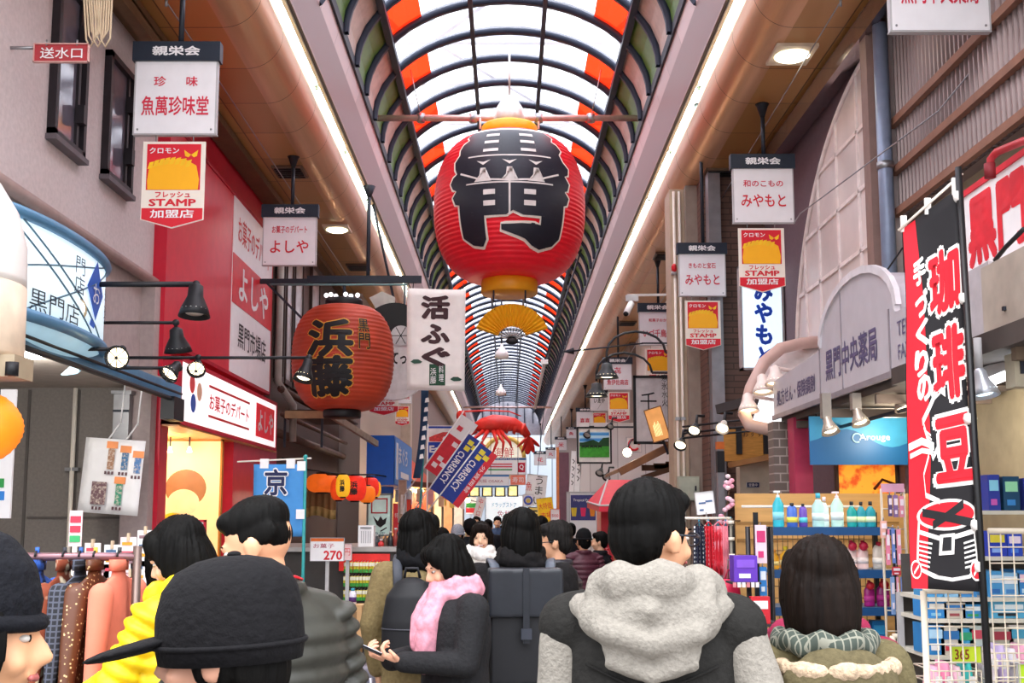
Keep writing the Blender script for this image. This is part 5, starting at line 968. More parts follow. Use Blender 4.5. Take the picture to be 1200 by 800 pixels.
o = thing('cross_bar', 'thin steel bar across the vault above the giant lobster', 'bar', (0, 51, P(590, 477, 51).z)); z = P(590, 477, 51).z; b = B(); b.tube([(-2.08, 51, z), (2.08, 51, z)], .05); b.done('tube', mat('#b09a98', .4, .3), o)
for x in (-2.05, 2.05): b = B(); b.lathe([(.09, -.02), (.09, .02)], (x, 51, z)); b.done('flange', STEEL, o)
for i, (px, py, Y) in enumerate(((588, 413, 24), (587, 458, 32))): a = P(px, py, Y); o = thing('speaker', 'small white bell shaped speaker under the vault, ' + ('nearer' if i == 0 else 'farther') + ' of two below the fan', 'speaker', a); b = B(); b.lathe([(.16, -.12), (.14, 0), (.04, .12), (.02, .2)], a, n=14); b.done('cone', WHITE, o); b = B(); b.tube([a + V((0, 0, .2)), V((a.x, Y, 8.42))], .012, 6); b.done('rod', DSTEEL, o)
o = thing('leaning_pole', 'thin white brace rod under the right side of the vault', 'rod', P(635, 450, 26)); b = B(); b.tube([P(627, 478, 27), P(638, 424, 25)], .035); b.done('rod', mat('#d0c4c4', .4), o); b = B(); b.box(P(638, 424, 25).x - .08, P(638, 424, 25).x + .08, 24.95, 25.05, P(638, 424, 25).z - .05, P(638, 424, 25).z + .05); b.done('bracket', WHITE, o); b = B(); b.tube([P(638, 424, 25), V((1.7, 25, 7.7))], .02); b.done('stay', DSTEEL, o)
# ---------------------------------------------------------------- further down the lane: left side
o = thing('blue_stall_box', 'bright blue box shaped stall sign before the beige sheet front', 'sign', P(455, 560, 18)); a, c = P(430, 510, 18), P(461, 568, 18); x1 = P(461, 0, 18).x
b = B(); b.box(a.x, x1, 18, 21.2, c.z, a.z); b.done('box', mat('#1468d8', .4, var=.05), o); T = frame((x1 + .01, 19.6, (a.z + c.z)/2), LEFT); b = B(T); b.box(-1.58, 1.58, -.005, 0, -.38, .38); b.done('front_panel', mat('#4a94e0', .4), o)
new_text(o, T, 'まぐろ', -.2, .12, 1.6, .3, WHITE, y=-.012, bold=.02); b = B(T); b.box(-1.4, -1.1, -.01, -.005, -.3, .3); b.done('white_strip', WHITE, o); b = B(T); b.box(-.6, .9, -.01, -.005, -.25, -.15); b.done('white_line', WHITE, o)
b = B(); b.bar((a.x, 18, c.z - .12), (x1, 18, c.z - .12), .06, .18); b.done('lower_rail', mat('#1a4a9a'), o); b = B(); b.bar((a.x + .1, 18.5, c.z), (a.x + .1, 18.5, 0), .08, .08); b.done('post', mat('#8a7a68'), o)
o, T, w2, h2 = pboard('fish_sign', 'pale green board with red square and black fish below the blue stall sign', 430, 578, 459, 628, 17.6, mat('#c4e0d8', .5, emit=.1), t=.06, rim=.03, rimmat=mat('#8a9a98'), post=0)
b = B(T)
for x0, x1_, z0, z1 in ((-.13, .13, .24, .26), (-.13, .13, .02, .04), (-.13, -.11, .02, .26), (.11, .13, .02, .26)): b.box(x0, x1_, -.006, 0, z0, z1)
b.done('red_square', RED, o); b = B(T); flat(b, [(-.1, -.02), (-.02, -.1), (.02, -.02), (.06, -.08), (.12, -.04), (.1, -.14), (.02, -.2), (-.04, -.16)], -.006); stroke(b, [(.02, -.26), (.12, -.2)], .02); b.done('black_fish', BLACK, o); new_text(o, T, '魚市', 0, -.29, .2, .05, mat('#3a5a6a'))
for i, (x0, y0, x1_, y1, Y, c, lab) in enumerate(((461, 590, 468, 625, 17.9, '#d03038', 'narrow red board with pale writing right of the fish board'), (469, 585, 481, 640, 19, '#d8402c', 'tall red board between the fish board and the string of bulbs'), (482, 576, 501, 606, 22, '#d84a20', 'orange red shop curtain with a black brushed letter'))):
    o, T, w2, h2 = pboard('shop_board', lab, x0, y0, x1_, y1, Y, mat(c, .5, emit=.08), t=.03, post=0, rim=.008, rimmat=mat('#8a2018')); new_text(o, T, ('特', '鮮', 'ふ')[i], 0, .05, w2*.5, w2*.8, WHITE if i < 2 else BLACK)
o, T, w2, h2 = pboard('weathered_board', 'weathered wooden board with torn pale poster by the blue stall sign', 467, 562, 476, 612, 17.5, mat('#b89a84', .7, var=.25, scale=10), t=.03, post=0, rim=.01)
b = B(T); b.box(-w2*.2, w2*.1, -.004, 0, -.2, .1); b.done('torn_paper', mat('#e8dcd4'), o)
o = thing('coral_awning', 'coral pink shop awning rising behind the white pole', 'awning', P(492, 560, 23)); q = [P(482, 538, 22), P(501, 558, 25), P(501, 575, 25), P(482, 558, 22)]; b = B(); b.add(q + [p + V((-.04, 0, 0)) for p in q], [(0, 1, 2, 3), (7, 6, 5, 4), (0, 4, 5, 1), (1, 5, 6, 2), (2, 6, 7, 3), (3, 7, 4, 0)]); b.done('canvas', mat('#e8705c', .6), o); b = B(); b.bar(q[0] + V((-.3, 0, 0)), q[0], .04, .04); b.bar(q[0] + V((-.85, .2, 0)), q[0] + V((-.2, 0, 0)), .04, .04); b.done('arm', DSTEEL, o)
T_ = frame((P(517, 521, 17).x, 17, P(517, 521, 17).z)); o, T, w2, h2 = pboard('eat_in_flag', 'blue flag reading Eat in with a red seafood picture on a white pole', 502, 499, 533, 544, 17, mat('#1c3fae', .6), t=.012, cat='flag')
b = B(T); b.box(-w2/2, w2/2, -.004, 0, h2*.08, h2*.44); b.done('photo_panel', mat('#f2e8e6'), o); b = B(T); flat(b, [(-.19, .06), (.05, .05), (.1, .12), (.16, .2), (.02, .2), (-.1, .16), (-.19, .12)], -.007); b.done('red_crab', mat('#d83a3a', .5, var=.3, scale=30), o)
for x, z in ((.05, .1), (.1, .14), (.13, .09), (.09, .07)): b = B(T); flat(b, disc_pts(x, z, .035, 12), -.009); b.done('crab_slice', mat('#f6d8d8'), o)
new_text(o, T, 'Eat in', 0, -.06, w2*.92, .11, WHITE, bold=.04, y=-.006); new_text(o, T, 'OK', .02, -.25, .1, .04, WHITE, name='small_lettering'); b = B(T); b.tube([(-w2/2 - .01, 0, h2/2 + .03), (-w2/2 - .01, 0, -T.translation.z)], .012, 8); b.tube([(-w2/2 - .01, 0, h2/2), (w2/2, 0, h2/2)], .006, 6); b.done('pole', WHITE, o)
for i, (px, py, L, w_, rl, c) in enumerate(((529, 523, .95, .28, 35, '#c82038'), (537, 547, .95, .3, 35, '#22348a'), (550, 557, .9, .3, 37, '#1d3a94'))):
    Y = 16.2 - .4*i; p = P(px, py, Y); T = frame(p, 0, 0, R(rl)); o = thing('currency_flag', ('short red and white flag tilted above the exchange flags', 'upper of two tilted blue exchange flags', 'lower of two tilted blue exchange flags')[i], 'flag', p - V((0, 0, .5)))
    hx, hz = w_/2, L/2; b = B(T); b.box(-hx, hx, 0, .01, -hz, hz); b.done('cloth', WHITE if i == 0 else mat(c, .6), o); b = B(T)
    if i: b.box(hx*.35, hx, -.004, 0, -hz, hz)
    else: b.box(-hx, hx, -.004, 0, -hz, hz*.3)
    b.done('red_stripe', mat('#d82838', .6), o)
    for q, (x, z) in enumerate(((-.05, hz*.8), (.04, hz*.72), (-.05, hz*.6)) if i else ((-.03, -hz*.5), (.05, -hz*.62), (-.05, -hz*.75), (.03, hz*.1), (-.05, hz*.6))): b = B(T); b.box(x - .04, x + .04, -.008, -.004, z - .035, z + .035); b.done('logo_square', mat('#e8d840') if i else (mat('#f4e4e4') if z < hz*.3 else mat('#d83848')), o)
    if i: s = B(T); write(s, 'CURRENCY', 0, 0, L*.55, .1, 0, bold=.02, warp=lambda p: (-.07 + p[2], -.006 + p[1], -p[0] - .05)); s.done('lettering', WHITE, o); s = B(T); write(s, '外貨両替', 0, 0, L*.5, .06, 0, warp=lambda p: (.09 + p[2], -.007, -p[0])); s.done('small_lettering', WHITE, o)
    b = B(T); b.tube([(-hx - .01, 0, hz + .05), (-hx - .01, 0, -hz - .5)], .01, 6); b.done('pole', WHITE, o)
    b = B(); b.tube([T @ V((-hx - .01, 0, -hz - .45)), V((p.x - .9, Y + .2, 0))], .015); b.done('post', GREYP, o)
o = thing('navy_nobori', 'narrow dark blue nobori flag seen edge on beside the fugu cloth banner', 'banner', P(492, 555, 15)); b = B(); b.grid(lambda u, v: P(484 + 8*u + 9*v + 3*math.sin(3*v), 560 - 105*v, 15 - .1*u), 4, 12, thick=.008); b.done('cloth', mat('#24486c', .7), o); b = B()
for k in range(7): p = P(494 + 1.2*k*.9, 535 - 11*k, 14.85); b = B(); b.add([p + V(q) for q in ((-.03, 0, -.03), (.03, 0, -.02), (.02, 0, .04), (-.02, 0, .03))], [(0, 1, 2, 3)]); b.done('letter', WHITE, o)
b = B(); b.tube([P(501, 452, 15), V((P(485, 560, 15).x, 15, 0))], .015); b.done('pole', mat('#2a8a8a', .4), o)
# ---------------------------------------------------------------- goods, left side
T = frame((P(326, 586, 9.3).x, 9.3, P(326, 586, 9.3).z)); o = thing('shop_flag', 'sky blue flag with white edged navy characters on a teal pole', 'flag', (P(352, 0, 9.3).x, 9.3, 0)); w2, h2 = .42, .6
b = B(T); b.grid(lambda u, v: (w2*(u-.5), .012*math.sin(9*u + 3*v), h2*(v-.5)), 10, 10, thick=-.004); b.done('cloth', mat('#4a93d6', .7, var=.06), o)
for t, z in (('京', .15), ('ら', -.1), ('め', -.33)):
    for bo, m_, y in ((.06, WHITE, -.018), (.025, mat('#1c2450', .6), -.022)): s = B(T); write(s, t, -.02, z, .19*(1.12 if bo > .05 else 1), .22*(1.12 if bo > .05 else 1), y, bold=bo); s.done('outline' if bo > .05 else 'character', m_, o)
px_ = .22; b = B(T); b.tube([(px_, 0, h2/2 + .05), (px_, 0, -T.translation.z)], .014, 8); b.ell((px_, 0, h2/2 + .06), .02); b.done('pole', mat('#2f9a9a', .4), o)
b = B(T); b.tube([(-.35, 0, h2/2 + .02), (px_ + .05, 0, h2/2 + .05)], .008, 6); b.done('cross_arm', CREAM, o)
for x, z in ((-.12, h2/2), (.1, h2/2), (.19, h2/2 - .02), (.19, -.12)): b = B(T); b.box(x - .035, x + .035, -.02, .016, z - .035, z + .045); b.done('loop', WHITE, o)
lw = [('#e8641c', 378, 566, 16.0, .24, .13, 'wide orange', 0), ('#e0481c', 397, 573, 15.6, .12, .15, 'small orange red', 0), ('#f0b428', 402, 569, 15.2, .1, .15, 'yellow with black writing', 1), ('#e03020', 416, 572, 15.4, .16, .17, 'round red', 1), ('#e8701c', 430, 579, 16.4, .13, .12, 'orange low', 0), ('#d82c20', 433, 571, 17.2, .15, .15, 'red last', 0), ('#f0a028', 440, 573, 17.6, .09, .12, 'small amber', 1)]
for i, (c, px, py, Y, rx, rz, lab, wr) in enumerate(lw):
    p = P(px, py, Y); o = thing('small_lantern', lab + ' lantern in the string of little lanterns under the weathered big lantern', 'lantern', p, 'little lanterns')
    b = B(); b.rings([(p.x, p.y, p.z - rz + 2*rz*j/16, rx*(.35 + .65*bulge(-.97 + 1.94*j/16))*(1 - (.03 if j % 2 else 0)), rx*(.35 + .65*bulge(-.97 + 1.94*j/16))*.8) for j in range(17)], n=18); b.done('shade', mat(c, .5, emit=.25), o)
    for s in (-1, 1): b = B(); b.lathe([(rx*.4, -.02), (rx*.4, .02)], p + V((0, 0, s*rz)), n=12); b.done('collar', BLACK, o)
    if wr: new_text(o, frame(p + V((0, -rx*.85, 0))), '浜藤', 0, 0, rx*.7, rz*1.1, BLACK, vert=True, bold=.04)
    b = B(); b.tube([p + V((0, 0, rz)), V((p.x, p.y, P(0, 556 - .0*i, Y).z))], .006, 5); b.done('string', BLACK, o)
o = thing('sagging_cord', 'sagging cord from the dark old front carrying the little lanterns', 'cord', P(400, 556, 16)); b = B(); b.tube([P(330, 536, 15), P(360, 550, 15.2)] + [P(q[1], 556, q[3]) for q in sorted(lw, key=lambda q: q[3])] + [P(452, 558, 18)], .012, 6); b.done('cord', BLACK, o)
o = thing('shop_curtain', 'brown beige half curtain in the doorway under the little lanterns', 'curtain', P(376, 605, 17)); a, c = P(360, 562, 17), P(393, 606, 17)
b = B(); b.grid(lambda u, v: (a.x + (c.x - a.x)*u, 17 + .03*math.sin(28*u), c.z + (a.z - c.z)*v + (.03*math.sin(5*u) if v == 0 else 0)), 24, 4, thick=.01); b.done('cloth', mat('#a98a5e', .8, var=.1), o); b = B(); b.tube([(a.x - .1, 17, a.z), (c.x + .1, 17, a.z)], .015); b.done('rod', WOOD, o)
b = B(); b.box(a.x, c.x, 16.99, 17.0, c.z, c.z + .12) if 0 else b.grid(lambda u, v: (a.x + (c.x - a.x)*u, 16.985 + .03*math.sin(28*u), c.z + .14*v + (.03*math.sin(5*u))), 24, 1, thick=.004); b.done('pale_hem', mat('#c9b070', .8), o)
b = B(); b.tube([(a.x - .1, 17, a.z), (-3.2, 17, a.z)], .012); b.done('rod_end', WOOD, o)
o = thing('stall_counter', 'steel topped stall counter hung with snack packets', 'counter', (-1.75, 10.6, 0)); b = B(); b.box(-2.4, -.98, 10, 11.4, 0, 1.27); b.done('body', mat('#3a3634', .6), o); b = B(); b.box(-2.45, -.94, 9.96, 11.45, 1.27, 1.31); b.done('top', mat('#a9a4a0', .35, .6), o); b = B(); b.box(-1.5, -1.05, 9.98, 10, 1.1, 1.25); b.done('red_panel', mat('#d82c28', .5, emit=.1), o)
o = thing('fan_heater', 'white grilled fan heater on the stall counter', 'heater', (P(430, 0, 10.2).x, 10.2, 1.31)); x = P(430, 0, 10.2).x; b = B(); b.box(x - .07, x + .07, 10.15, 10.3, 1.31, 1.5); b.done('case', WHITE, o)
for k in range(5): b = B(); b.box(x - .045 + .02*k, x - .035 + .02*k, 10.145, 10.15, 1.34, 1.45); b.done('slot', GREYP, o)
b = B(); b.box(x - .05, x + .05, 10.14, 10.15, 1.47, 1.485); b.done('control_panel', mat('#8a8a8c'), o)
for i, (px, c, h, r) in enumerate(((442, '#3a3c40', .09, .03), (447, '#c83030', .05, .035), (452, '#5a4030', .1, .025), (458, '#2a2a2c', .12, .03), (464, '#8a3028', .15, .03), (468, '#30343a', .18, .025))):
    x = P(px, 0, 10.3).x; o = thing('bottle', ('dark short', 'squat red', 'brown', 'black', 'tall reddish', 'tallest dark')[i] + ' bottle on the steel stall counter right of the fan heater', 'bottle', (x, 10.3, 1.31), 'counter bottles'); b = B(); b.lathe([(r, 0), (r, h*.6), (r*.4, h*.8), (r*.4, h)], (x, 10.3, 1.31), n=12); b.done('glass', mat(c, .3), o); b = B(); b.lathe([(r*.45, 0), (r*.45, .015)], (x, 10.3, 1.31 + h), n=10); b.done('cap', GREYP, o)
o, T, w2, h2 = pboard('price_sign', 'white price sign reading 270 with a striped orange head', 364, 630, 403, 657, 9.6, WHITE, t=.01, rim=.004, post=.0); new_text(o, T, '270', .05, -.05, .16, .08, RED, bold=.03); new_text(o, T, 'お菓子', -.03, .03, .18, .04, mat('#b0405a')); b = B(T); b.box(-w2/2, w2/2, -.004, 0, h2*.35, h2/2); b.done('orange_strip', mat('#e8702c'), o)
o, T, w2, h2 = pboard('price_card', 'small red and white price card beside the 270 price sign', 402, 637, 412, 656, 9.7, mat('#f0d0d0'), t=.01, rim=.003, post=0); new_text(o, T, '円', 0, 0, .05, .06, RED)
pk0 = None
for r in range(3):
    for k in range(12):
        x = P(404.5 + 3.7*k, 0, 9.8).x; z = P(0, 671 + 16.5*r, 9.8).z
        if pk0 is None:
            pk0 = thing('snack_packet', 'green and yellow snack packet hanging in rows below the stall counter', 'packet', (x, 9.86, z), 'hanging snack packets'); b = B(); b.rings([(x, 9.86, z, .013, .003), (x, 9.86, z + .02, .013, .008), (x, 9.86, z + .07, .013, .009), (x, 9.86, z + .09, .013, .003)], n=8); b.done('pouch', mat('#d8c83a', .4), pk0)
            b = B(); b.box(x - .012, x + .012, 9.848, 9.853, z + .055, z + .085); b.done('header', mat('#f4f0d8'), pk0); b = B(); b.box(x - .012, x + .012, 9.848, 9.853, z + .0, z + .03); b.done('green_foot', mat('#3a9a3c'), pk0); b = B(); b.tube([(x, 9.86, z + .09), (x, 9.98, z + .1)], .003, 5); b.done('peg', STEEL, pk0)
        else: dup(pk0, (x + random.uniform(-.002, .002), 9.86, z))
o = thing('crate', 'black plastic crate stacked under the hanging snack packets', 'crate', (P(436, 0, 9.7).x, 9.7, 0)); a, c = P(424, 0, 9.7), P(448, 0, 9.7); b = B(); b.box(a.x, c.x, 9.55, 9.85, 0, .78); b.done('body', mat('#232224', .5), o)
for k in range(4): b = B(); b.box(a.x - .005, c.x + .005, 9.54, 9.86, .18*k + .15, .18*k + .17); b.done('rim', mat('#343234', .5), o)
for i, (px, y0, y1, Y, c) in enumerate(((418, 708, 752, 9.2, '#c9a070'), (415, 752, 790, 9.2, '#b98c5c'))):
    x = P(px, 0, Y).x; z0, z1 = (P(0, 752, Y).z, P(0, 708, Y).z) if i == 0 else (0, P(0, 752, Y).z); o = thing('cardboard_box', ('upper' if i == 0 else 'lower') + ' cardboard box stacked beside the black crate', 'box', (x, Y, z0)); b = B(); b.box(x - .07, x + .07, Y - .12, Y + .12, z0 + .002, z1); b.done('carton', mat(c, .7), o); b = B(); b.box(x - .03, x + .03, Y - .122, Y - .12, z0 + .05, z1 - .05); b.done('print', mat('#8a6a48'), o); b = B(); b.box(x - .071, x + .071, Y - .02, Y + .02, z1 - .001, z1 + .001); b.done('tape', mat('#dcc8a0'), o)
x = P(414, 0, 9.15).x; z = P(0, 708, 9.2).z; o = thing('bottle', 'small white and purple bottle on the upper cardboard box', 'bottle', (x, 9.2, z)); b = B(); b.lathe([(.03, 0), (.03, .09), (.015, .11)], (x, 9.2, z), n=12); b.done('body', mat('#e4e0ee'), o); b = B(); b.lathe([(.017, .11), (.017, .13)], (x, 9.2, z), n=10); b.done('cap', mat('#3aa0b8'), o); b = B(); b.lathe([(.031, .02), (.031, .06)], (x, 9.2, z), n=12); b.done('label', mat('#4a2a6a'), o)
o = thing('suitcase', 'grey hard suitcase standing on the paving behind the puffer coat', 'suitcase', (P(430, 0, 7).x, 7, 0)); x = P(430, 0, 7).x; b = B(); b.rings([(x, 7, .05, .1, .2), (x, 7, .08, .115, .22), (x, 7, .62, .115, .22), (x, 7, .67, .09, .19)], n=20); b.done('shell', mat('#6a6874', .35), o)
b = B(); b.tube([(x + .06, 6.8, .1), (x + .09, 6.79, .3), (x + .06, 6.8, .62)], .012, 6); b.done('zip_band', mat('#b8b8c4', .3, .5), o)
for dx in (-.07, .07): b = B(); b.tube([(x + dx - .015, 6.9, .035), (x + dx + .015, 6.9, .035)], .035, 12); b.done('wheel', BLACK, o)
b = B(); b.tube([(x - .05, 7, .66), (x - .05, 7, .74), (x + .05, 7, .74), (x + .05, 7, .66)], .01, 6); b.done('handle', BLACK, o)
# bulbs and wares along the far left stalls
o = thing('bulb_string', 'string of warm glowing bulbs along the coral awning', 'lights', P(490, 575, 22)); b = B(); b.tube([P(470, 572, 20), P(485, 573, 21.5), P(502, 574, 22.5), P(560, 588, 34)], .01, 5); b.done('cord', BLACK, o)
for px, py, Y in ((483, 574, 21.3), (488, 575, 21.8), (494, 575, 22.2), (501, 577, 22.6), (521, 580, 26), (537, 581, 28), (548, 586, 31)): b = B(); b.ell(P(px, py, Y), .045*Y/21, 10, 7); b.done('bulb', mat('#ffdf9a', .4, emit=9), o)
rg = random.Random(3)
for k in range(4):
    Y = 21 + 4*k; xs = P(509 + 12*k, 0, Y).x; nm = ('nearest', 'second', 'third', 'farthest')[k]; o = thing('market_stall', nm + ' of the lit left hand stalls beyond the Eat in flag', 'stall', (xs - .5, Y, 0)); b = B(); b.box(-2.66, xs, Y, Y + 3, 0, .95); b.done('counter', mat(('#7a5a40', '#8a8078', '#a04030', '#6a5a50')[k], .6), o)
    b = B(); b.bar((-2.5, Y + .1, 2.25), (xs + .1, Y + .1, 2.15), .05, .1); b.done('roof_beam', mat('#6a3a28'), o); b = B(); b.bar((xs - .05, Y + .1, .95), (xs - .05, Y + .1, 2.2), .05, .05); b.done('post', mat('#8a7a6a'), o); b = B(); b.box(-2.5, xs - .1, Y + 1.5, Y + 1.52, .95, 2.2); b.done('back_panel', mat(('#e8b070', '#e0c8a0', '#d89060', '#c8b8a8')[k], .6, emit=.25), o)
    for j in range(7):
        w_ = rg.uniform(.07, .12); x = xs - .1 - .17*j; h = rg.uniform(.1, .3); o = thing('goods_box', ('first', 'second', 'third', 'fourth', 'fifth', 'sixth', 'seventh')[j] + ' ware from the lane on the %s lit stall beyond the Eat in flag' % nm, 'goods', (x, Y + .15, .95), 'wares on the far stalls'); b = B(); b.box(x - w_, x, Y + .05, Y + .25, .95, .95 + h); b.done('box', mat(rg.choice(('#e8e0d8', '#d04030', '#e8b040', '#f0d8c0', '#8a4030', '#4a6a90', '#c8c0b8')), .5), o)
    plight(xs - .5, Y + .5, 2.0, 14, (1, .85, .65))
    for j in range(5):
        x = xs - .08 - .2*j; o = thing('hanging_goods', ('first', 'second', 'third', 'fourth', 'fifth')[j] + ' pack from the lane hung from the beam of the %s far stall' % nm, 'goods', (x, Y, 1.8), 'packs hung on the far stalls'); b = B(); b.box(x - .06, x + .06, Y, Y + .04, 1.8 + .05*(j % 2), 2.08); b.done('pack', mat(rg.choice(('#f0ece4', '#e04838', '#e8c060', '#d8b090', '#f0a0a0')), .5), o); b = B(); b.tube([(x, Y + .02, 2.08), (x, Y + .1, 2.15)], .004, 5); b.done('string', BLACK, o)
# hanging price poster, strips and clothes rack
T = frame((P(131, 558, 9.4).x, 9.4, P(131, 558, 9.4).z), 0, 0, R(4)) @ M.Scale(1.47, 4); o = thing('price_poster', 'white sheet of product pictures with orange heads hung before the grey recess', 'poster', T @ V((0, 0, -.22)))
w2, h2 = .35, .43; b = B(T); b.grid(lambda u, v: (w2*(u-.5), .01*math.sin(4*u + 2*v), h2*(v-.5)), 6, 6, thick=-.003); b.done('sheet', WHITE, o)
for x, z, c, hc, hh in ((-.01, .1, '#9a6a4a', 1, .12), (.07, .09, '#2f6a98', 1, .1), (.145, .07, '#4a7ab0', 1, .09), (-.06, -.1, '#6a4a50', 0, .13), (.055, -.1, '#2a8a6a', 1, .12)):
    wd = .038 if x != -.06 else .085; b = B(T); b.add([(x - wd/2, -.017, z - hh/2), (x + wd/2, -.017, z - hh/2), (x + wd/2, -.017, z + hh/2), (x - wd/2, -.017, z + hh/2)], [(0, 1, 2, 3)]); b.done('picture', pattern('noise', c, '#d8c8b8', (60, 60, 60), .6, p0=.45, p1=.7), o)
    if hc: b = B(T); b.add([(x - .032, -.016, z + hh/2), (x + .032, -.016, z + hh/2), (x + .032, -.016, z + hh/2 + .04), (x - .032, -.016, z + hh/2 + .04)], [(0, 1, 2, 3)]); b.done('orange_head', mat('#f0965a'), o)
    b = B(T)
    for q in range(3): b.box(x - .03 + .02*q, x - .018 + .02*q, -.018, -.017, z - hh/2 - .03, z - hh/2 - .012)
    b.done('print', mat('#5a3a40'), o)
for x in (-.04, .06): b = B(T); b.tube([(x, 0, h2/2), (x + .03, 0, h2/2 + .05), (x + .05, .02, h2/2 + .1)], .005, 6); b.tube([(x + .05, .02, h2/2 + .09), (x + .05, .02, (2.74 - T.translation.z)/1.47)], .005, 6); b.done('hook', WHITE, o)
rx0, rx1 = P(-40, 0, 4.2).x, P(163, 0, 4.2).x; zr_ = P(0, 652, 4.2).z
o = thing('clothes_rack', 'chrome clothes rack with garments before the grey recess', 'rack', ((rx0 + rx1)/2, 4.2, 0)); b = B(); b.tube([(rx0, 4.2, zr_), (rx1, 4.2, zr_)], .016, 10); b.done('rail', mat('#8c6a70', .3, .6), o)
for x in (rx0, rx1): b = B(); b.tube([(x, 4.2, .03), (x, 4.2, zr_ + .04)], .017, 10); b.done('post', mat('#6a5a54', .35, .6), o); b = B(); b.tube([(x, 3.9, .02), (x, 4.5, .02)], .02); b.done('foot', DSTEEL, o)
gar = [(46, 20, '#1f3f9a', 'dark blue patterned', pattern('noise', '#101a3c', '#2f62c0', (14, 14, 14), .8, p0=.45, p1=.55), .0), (12, 16, '#20222c', 'dark navy', mat('#20222c', .9), 0), (78, 15, '#c88a5a', 'floral brown and cream', pattern('voronoi', '#f0e0c0', '#7a3418', (22, 22, 22), .8, p0=.25, p1=.45), 0), (97, 14, '#2a2c34', 'black checked', pattern('brick', '#1c1e26', '#4a4e5c', (1, 1, 1), .85, bw=.02, rh=.02, mortar=.003, off=0, rot=(R(90), 0, R(90))), 0), (114, 20, '#5a3420', 'brown sequined', pattern('voronoi', '#e8c890', '#5a3018', (55, 55, 55), .5, p0=.1, p1=.25), 0), (142, 24, '#e07a5c', 'salmon pink', mat('#df7a62', .85, bump=.2), 0)]
for i, (px, wpx, c, lab, mt_, _) in enumerate(gar):
    x = P(px, 0, 4.2).x; hw = wpx/2*4.2/1300; z0 = zr_ - .07; o = thing('garment', lab + ' coat hanging on the chrome clothes rack', 'clothes', (x, 4.2, .5), 'garments on the rack'); b = B()
    b.rings([(x, 4.2, .5, hw, .24), (x, 4.2, .7, hw*1.0, .235), (x, 4.2, 1.0, hw*.85, .22), (x, 4.2, 1.2, hw*.9, .22), (x, 4.2, z0 - .03, hw*.75, .16), (x, 4.2, z0, hw*.5, .06), (x, 4.2, z0 + .03, hw*.45, .05)], n=20); b.done('body', mt_, o)
    b = B(); b.chain([(x + hw*.2, 4.01, z0 - .06), (x + hw*.35, 3.94, .98), (x + hw*.2, 3.92, .66)], [.045, hw*.8 if hw < .045 else .045, .03]); b.done('sleeve', mt_, o); b = B(); b.chain([(x, 4.39, z0 - .06), (x, 4.45, .98), (x, 4.44, .66)], [.045, .04, .03]); b.done('sleeve', mt_, o)
    b = B(); b.rings([(x, 4.2, z0 + .02, hw*.7, .07), (x, 4.2, z0 + .06, hw*.8, .065)], n=16); b.done('collar', mt_, o)
    h = thing('hanger', 'black hanger on the chrome rack holding the %s coat' % lab, 'hanger', (x, 4.2, zr_ - .05), 'hangers on the rack'); b = B(); b.tube([(x, 4.2, z0 + .07)] + [(x, 4.2 + .022*math.cos(R(a)), zr_ + .0 + .022*math.sin(R(a))) for a in range(-90, 181, 30)], .004, 6); b.done('hook', BLACK, h); b = B(); b.lathe([(.008, 0), (.008, .03)], (x, 4.2, z0 + .075), n=8); b.done('ring', mat(('#2f62c0', '#222', '#2a2c34', '#2f5a9a', '#d8b040', '#3a3a3a')[i] if i != 1 else '#222222'), h)
o = thing('price_strip', 'narrow strip of red and green price cards hung by the pipe', 'card', P(88, 640, 5.2)); a, c = P(82, 598, 5.2), P(95, 640, 5.2); b = B(); b.box(a.x, c.x, 5.2, 5.205, c.z, a.z); b.done('card', mat('#f0d8d8'), o)
for q, cc in enumerate(('#d83a50', '#d83a50', '#3fae6a')): b = B(); b.box(a.x + .006, c.x - .006, 5.194, 5.2, c.z + .02 + .045*(2 - q), c.z + .05 + .045*(2 - q)); b.done('print', mat(cc), o)
b = B(); b.tube([((a.x + c.x)/2, 5.2, c.z), ((a.x + c.x)/2, 5.2, 0)], .012, 6); b.done('post', CREAM, o)
for i, (px, py, c) in enumerate(((108, 655, '#f0e4e0'), (118, 680, '#f4c8cc'), (131, 657, '#eef0f0'), (150, 648, '#f0dcdc'), (152, 690, '#f2c4c8'), (170, 640, '#f2eeee'), (162, 676, '#e8e2e2'), (205, 632, '#eee4dc'))):
    p = P(px, py, 5.6); o = thing('paper_card', ('pale card behind the checked coat', 'pink card behind the brown sequined coat', 'white clipped card above the brown sequined coat', 'pale red card over the end of the chrome rack', 'pink card behind the salmon coat', 'white paper sheet above the rack post', 'grey white paper sheet beside the rack post', 'cream card beside the red shop entrance')[i], 'card', p - V((0, 0, .1)), 'cards behind the clothes rack'); b = B(); b.box(p.x - .04, p.x + .04, 5.6, 5.604, p.z - .1, p.z + .08); b.done('card', mat(c, .6), o)
    for q in range(3): b = B(); b.box(p.x - .03, p.x + .02 + .005*q, 5.596, 5.6, p.z + .04 - .045*q, p.z + .055 - .045*q); b.done('print', mat(('#d04858', '#8a6a70', '#4a6a8a', '#e8a030')[(i + q) % 4]), o)
    b = B(); b.box(p.x - .006, p.x + .006, 5.59, 5.612, p.z + .06, p.z + .1); b.done('peg', mat('#d8c0a0'), o); b = B(); b.box(p.x - .03, p.x + .03, 5.605, 5.62, .0 if i % 2 else .0, p.z + .06); b.done('stand', mat('#7a726c'), o)
o, T, w2, h2 = pboard('round_price_sign', 'white sign with a red rounded frame behind the black haired woman', 203, 609, 240, 650, 9.6, WHITE, t=.02, rim=.02, rimmat=mat('#c82038'), post=0); new_text(o, T, '特価品', 0, .06, .2, .06, BLACK, bold=.03); new_text(o, T, '100', 0, -.07, .16, .08, RED, bold=.03)
